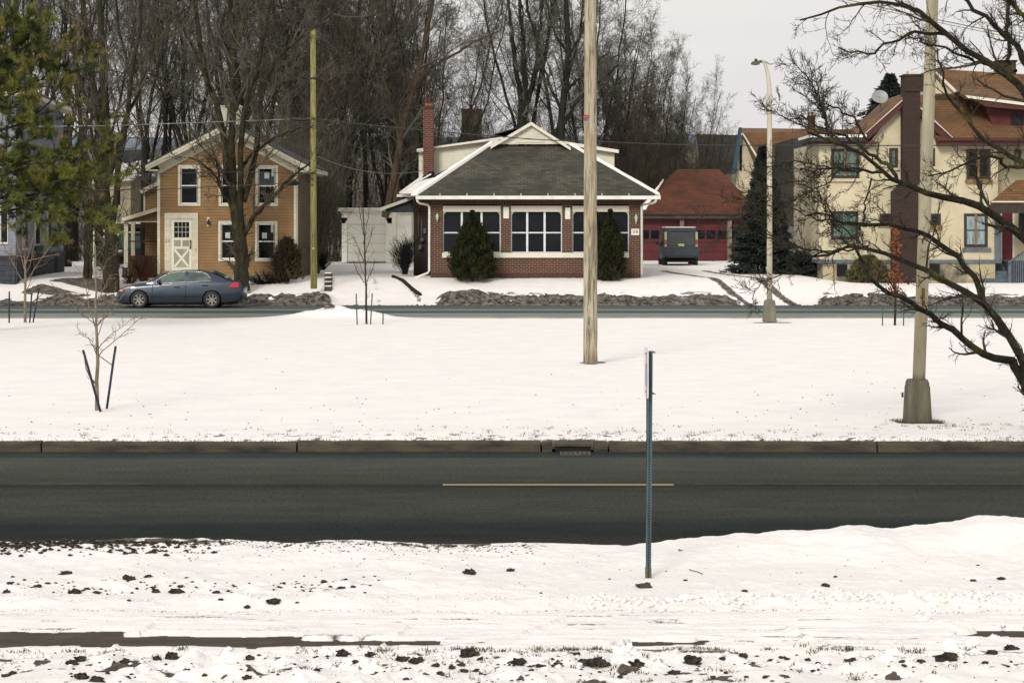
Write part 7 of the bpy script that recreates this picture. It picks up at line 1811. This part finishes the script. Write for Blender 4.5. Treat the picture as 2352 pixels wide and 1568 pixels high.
# grass
def blades(name, X_, Y_, Zf, h, label, mat=None):
    n = len(X_); z = Zf(X_, Y_); d = np.stack([rg.normal(size=n)*.5, rg.normal(size=n)*.4, np.ones(n)], -1); d /= np.linalg.norm(d,axis=1,keepdims=True); L_ = (h*rg.uniform(.4,1.3,n))[:,None]; p = np.stack([X_,Y_,z-.005],-1); w = np.array([.003,0,0]); m = p+d*L_*.6; e = p+d*L_+np.stack([rg.normal(size=n)*.02,rg.normal(size=n)*.01,-L_[:,0]*.1],-1)
    V = np.stack([p-w,p+w,m+w*.7,m-w*.7,e],1).reshape(-1,3); i0 = np.arange(n)*5; Fq = np.stack([i0,i0+1,i0+2,i0+3],-1); Ft = np.stack([i0+3,i0+2,i0+4],-1)
    me = np_mesh(name, V, Fq, Ft); me.materials.append(mat or M['grassm']); o = bpy.data.objects.new(name, me); COL.objects.link(o); tag(o, label, 'grass', None, 'stuff')
n = 5200; gx = rg.uniform(-13,13,n); gy = 30.16+np.abs(rg.normal(size=n))*.10
blades('kerb_grass', gx, gy, med_z, .05, 'dark grass fringe poking from snow along the median kerb', plain('dark_grass', (.06,.055,.022,1), (.02,.024,.012,1), 3, .9))
n = 1500; cl = rg.integers(0, 260, n); cxs = rg.uniform(-13,13,260); cys = 30.3+np.abs(rg.normal(size=260))*1.1; cxs[:50] = rg.normal(size=50)*1.0+.9; cxs[50:90] = 6.9+rg.normal(size=40)*.7; cys[50:90] = 33.9-np.abs(rg.normal(size=40))*.9
blades('dry_grass', cxs[cl]+rg.normal(size=n)*.04, cys[cl]+rg.normal(size=n)*.03, med_z, .055, 'sparse dry grass tips showing through median snow')
n = 2600; cl = rg.integers(0,200,n); cxs = np.concatenate([rg.uniform(-5.6,5.6,130), rg.uniform(-1,1.6,70)]); cys = np.where(rg.random(200)<.6, 15.93+rg.normal(size=200)*.05, rg.uniform(14.5,15.9,200))
blades('verge_grass', cxs[cl]+rg.normal(size=n)*.03, cys[cl]+rg.normal(size=n)*.02, lambda a,b: np.maximum(near_z(a,b),0), .04, 'short grass blades along the sidewalk edge and foreground snow')
n = 500; a_ = rg.uniform(0, 2*np.pi, n); blades('verge_grass', X(2108,34.3)+.36*np.cos(a_)+rg.normal(size=n)*.05, 34.3+.36*np.sin(a_)+rg.normal(size=n)*.04, med_z, .045, 'dead grass ring around the near lamp base')
# leaves, twig
def leaf(px, py, size, name, label, zf, rot, mat):
    Y = EYE*FL/(py-HY)
    for _ in range(3): Y = (EYE-float(zf(np.array([X(px,Y)]),np.array([Y]))[0]))*FL/(py-HY)
    c_ = Vector((X(px,Y), Y, float(zf(np.array([X(px,Y)]),np.array([Y]))[0])+.005)); out = [(0,-.5),(.12,-.2),(.42,-.28),(.30,.0),(.55,.2),(.22,.2),(.25,.5),(.02,.34),(-.2,.55),(-.2,.2),(-.5,.15),(-.3,-.05),(-.4,-.35),(-.1,-.2)]
    ca, sa = math.cos(rot), math.sin(rot); vs = [c_+Vector(((a*ca-b_*sa)*size, (a*sa+b_*ca)*size*.5, abs(b_)*size*.6+.002)) for a, b_ in out]; vs.append(c_+Vector((0,0,.004))); n = len(out)
    o = MB().add(vs, [(i, (i+1)%n, n) for i in range(n)]).build(name, mat, None, origin=c_); tag(o, label, 'leaf')
leaf(1563, 1266, .062, 'fallen_leaf', 'curled brown oak leaf on verge snow right of sign post', near_z, .8, plain('brown_leaf_dry', L4((96,44,22),.8), None, 20, .7))
def tw(pts, r, label, name='twig'):
    Y = EYE*FL/(pts[0][1]-HY); o = MB().tube([Vector((X(a, EYE*FL/(c-HY)), (EYE-.08)*FL/(c-HY), max(hz(X(a,EYE*FL/(c-HY)),(EYE-.08)*FL/(c-HY)),0)+.008)) for a, c in pts], r, 5).build(name, M['bark_yard'], None, origin=at(pts[0][0],pts[0][1],Y)); tag(o, label, 'twig')
tw([(1573,1291),(1582,1295),(1592,1297),(1603,1302)], .0035, 'thin curved twig on verge snow below the brown leaf')
o = clod(1325, 603, 3, 990, 'stub', M['clod'], 'tiny dark lump', 'clod') if False else None

# ================================================================== CAMERA, LIGHT, WORLD
cam = bpy.data.cameras.new('Camera'); co = bpy.data.objects.new('Camera', cam); COL.objects.link(co)
co.location = (0,0,EYE); co.rotation_euler = (R(90),0,0)
cam.sensor_width = 36; cam.lens = FL/2352*36; cam.shift_y = (HY-784)/2352.; cam.clip_end = 5000; cam.clip_start = .5
SC.camera = co
w = bpy.data.worlds.new('World'); SC.world = w; w.use_nodes = True; nt = w.node_tree; n_ = nt.nodes; l_ = nt.links; bg = n_['Background']
SUN_EL, SUN_AZ = R(29), R(200)
sky = n_.new('ShaderNodeTexSky'); sky.sky_type = 'NISHITA'; sky.sun_disc = False; sky.sun_elevation = SUN_EL; sky.sun_rotation = SUN_AZ; sky.air_density = 1.4; sky.dust_density = 3.5
tc = n_.new('ShaderNodeTexCoord'); mp = n_.new('ShaderNodeMapping'); mp.inputs['Scale'].default_value = (1.2,1.2,6); l_.new(tc.outputs['Generated'], mp.inputs[0])
no = n_.new('ShaderNodeTexNoise'); no.inputs['Scale'].default_value = 2.2; no.inputs['Detail'].default_value = 5; no.inputs['Roughness'].default_value = .5; l_.new(mp.outputs[0], no.inputs['Vector'])
cr = n_.new('ShaderNodeValToRGB'); cr.color_ramp.elements[0].position = .32; cr.color_ramp.elements[0].color = (6.75,6.5,6.7,1); cr.color_ramp.elements[1].position = .68; cr.color_ramp.elements[1].color = (7.8,7.45,7.1,1); l_.new(no.outputs['Fac'], cr.inputs[0])
mx = n_.new('ShaderNodeMix'); mx.data_type = 'RGBA'; mx.inputs[0].default_value = .93; l_.new(sky.outputs[0], mx.inputs[6]); l_.new(cr.outputs[0], mx.inputs[7]); l_.new(mx.outputs[2], bg.inputs[0]); bg.inputs[1].default_value = .118
sl = bpy.data.lights.new('Sun', 'SUN'); so = bpy.data.objects.new('Sun', sl); COL.objects.link(so)
sl.energy = 2.35; sl.angle = R(16); sl.color = (1,.945,.86)
# nishita rotation: azimuth measured from +Y toward +X
d = Vector((math.sin(SUN_AZ)*math.cos(SUN_EL), math.cos(SUN_AZ)*math.cos(SUN_EL), math.sin(SUN_EL))); so.rotation_euler = (-d).to_track_quat('-Z','Y').to_euler(); so.location = (0,-10,40)
SC.view_settings.view_transform = 'Standard'; SC.view_settings.look = 'None'; SC.view_settings.exposure = 0; SC.view_settings.gamma = 1
SC.render.engine = 'CYCLES'
SC.cycles.max_bounces = 5; SC.cycles.diffuse_bounces = 3; SC.cycles.transparent_max_bounces = 4
SC.cycles.use_denoising = True
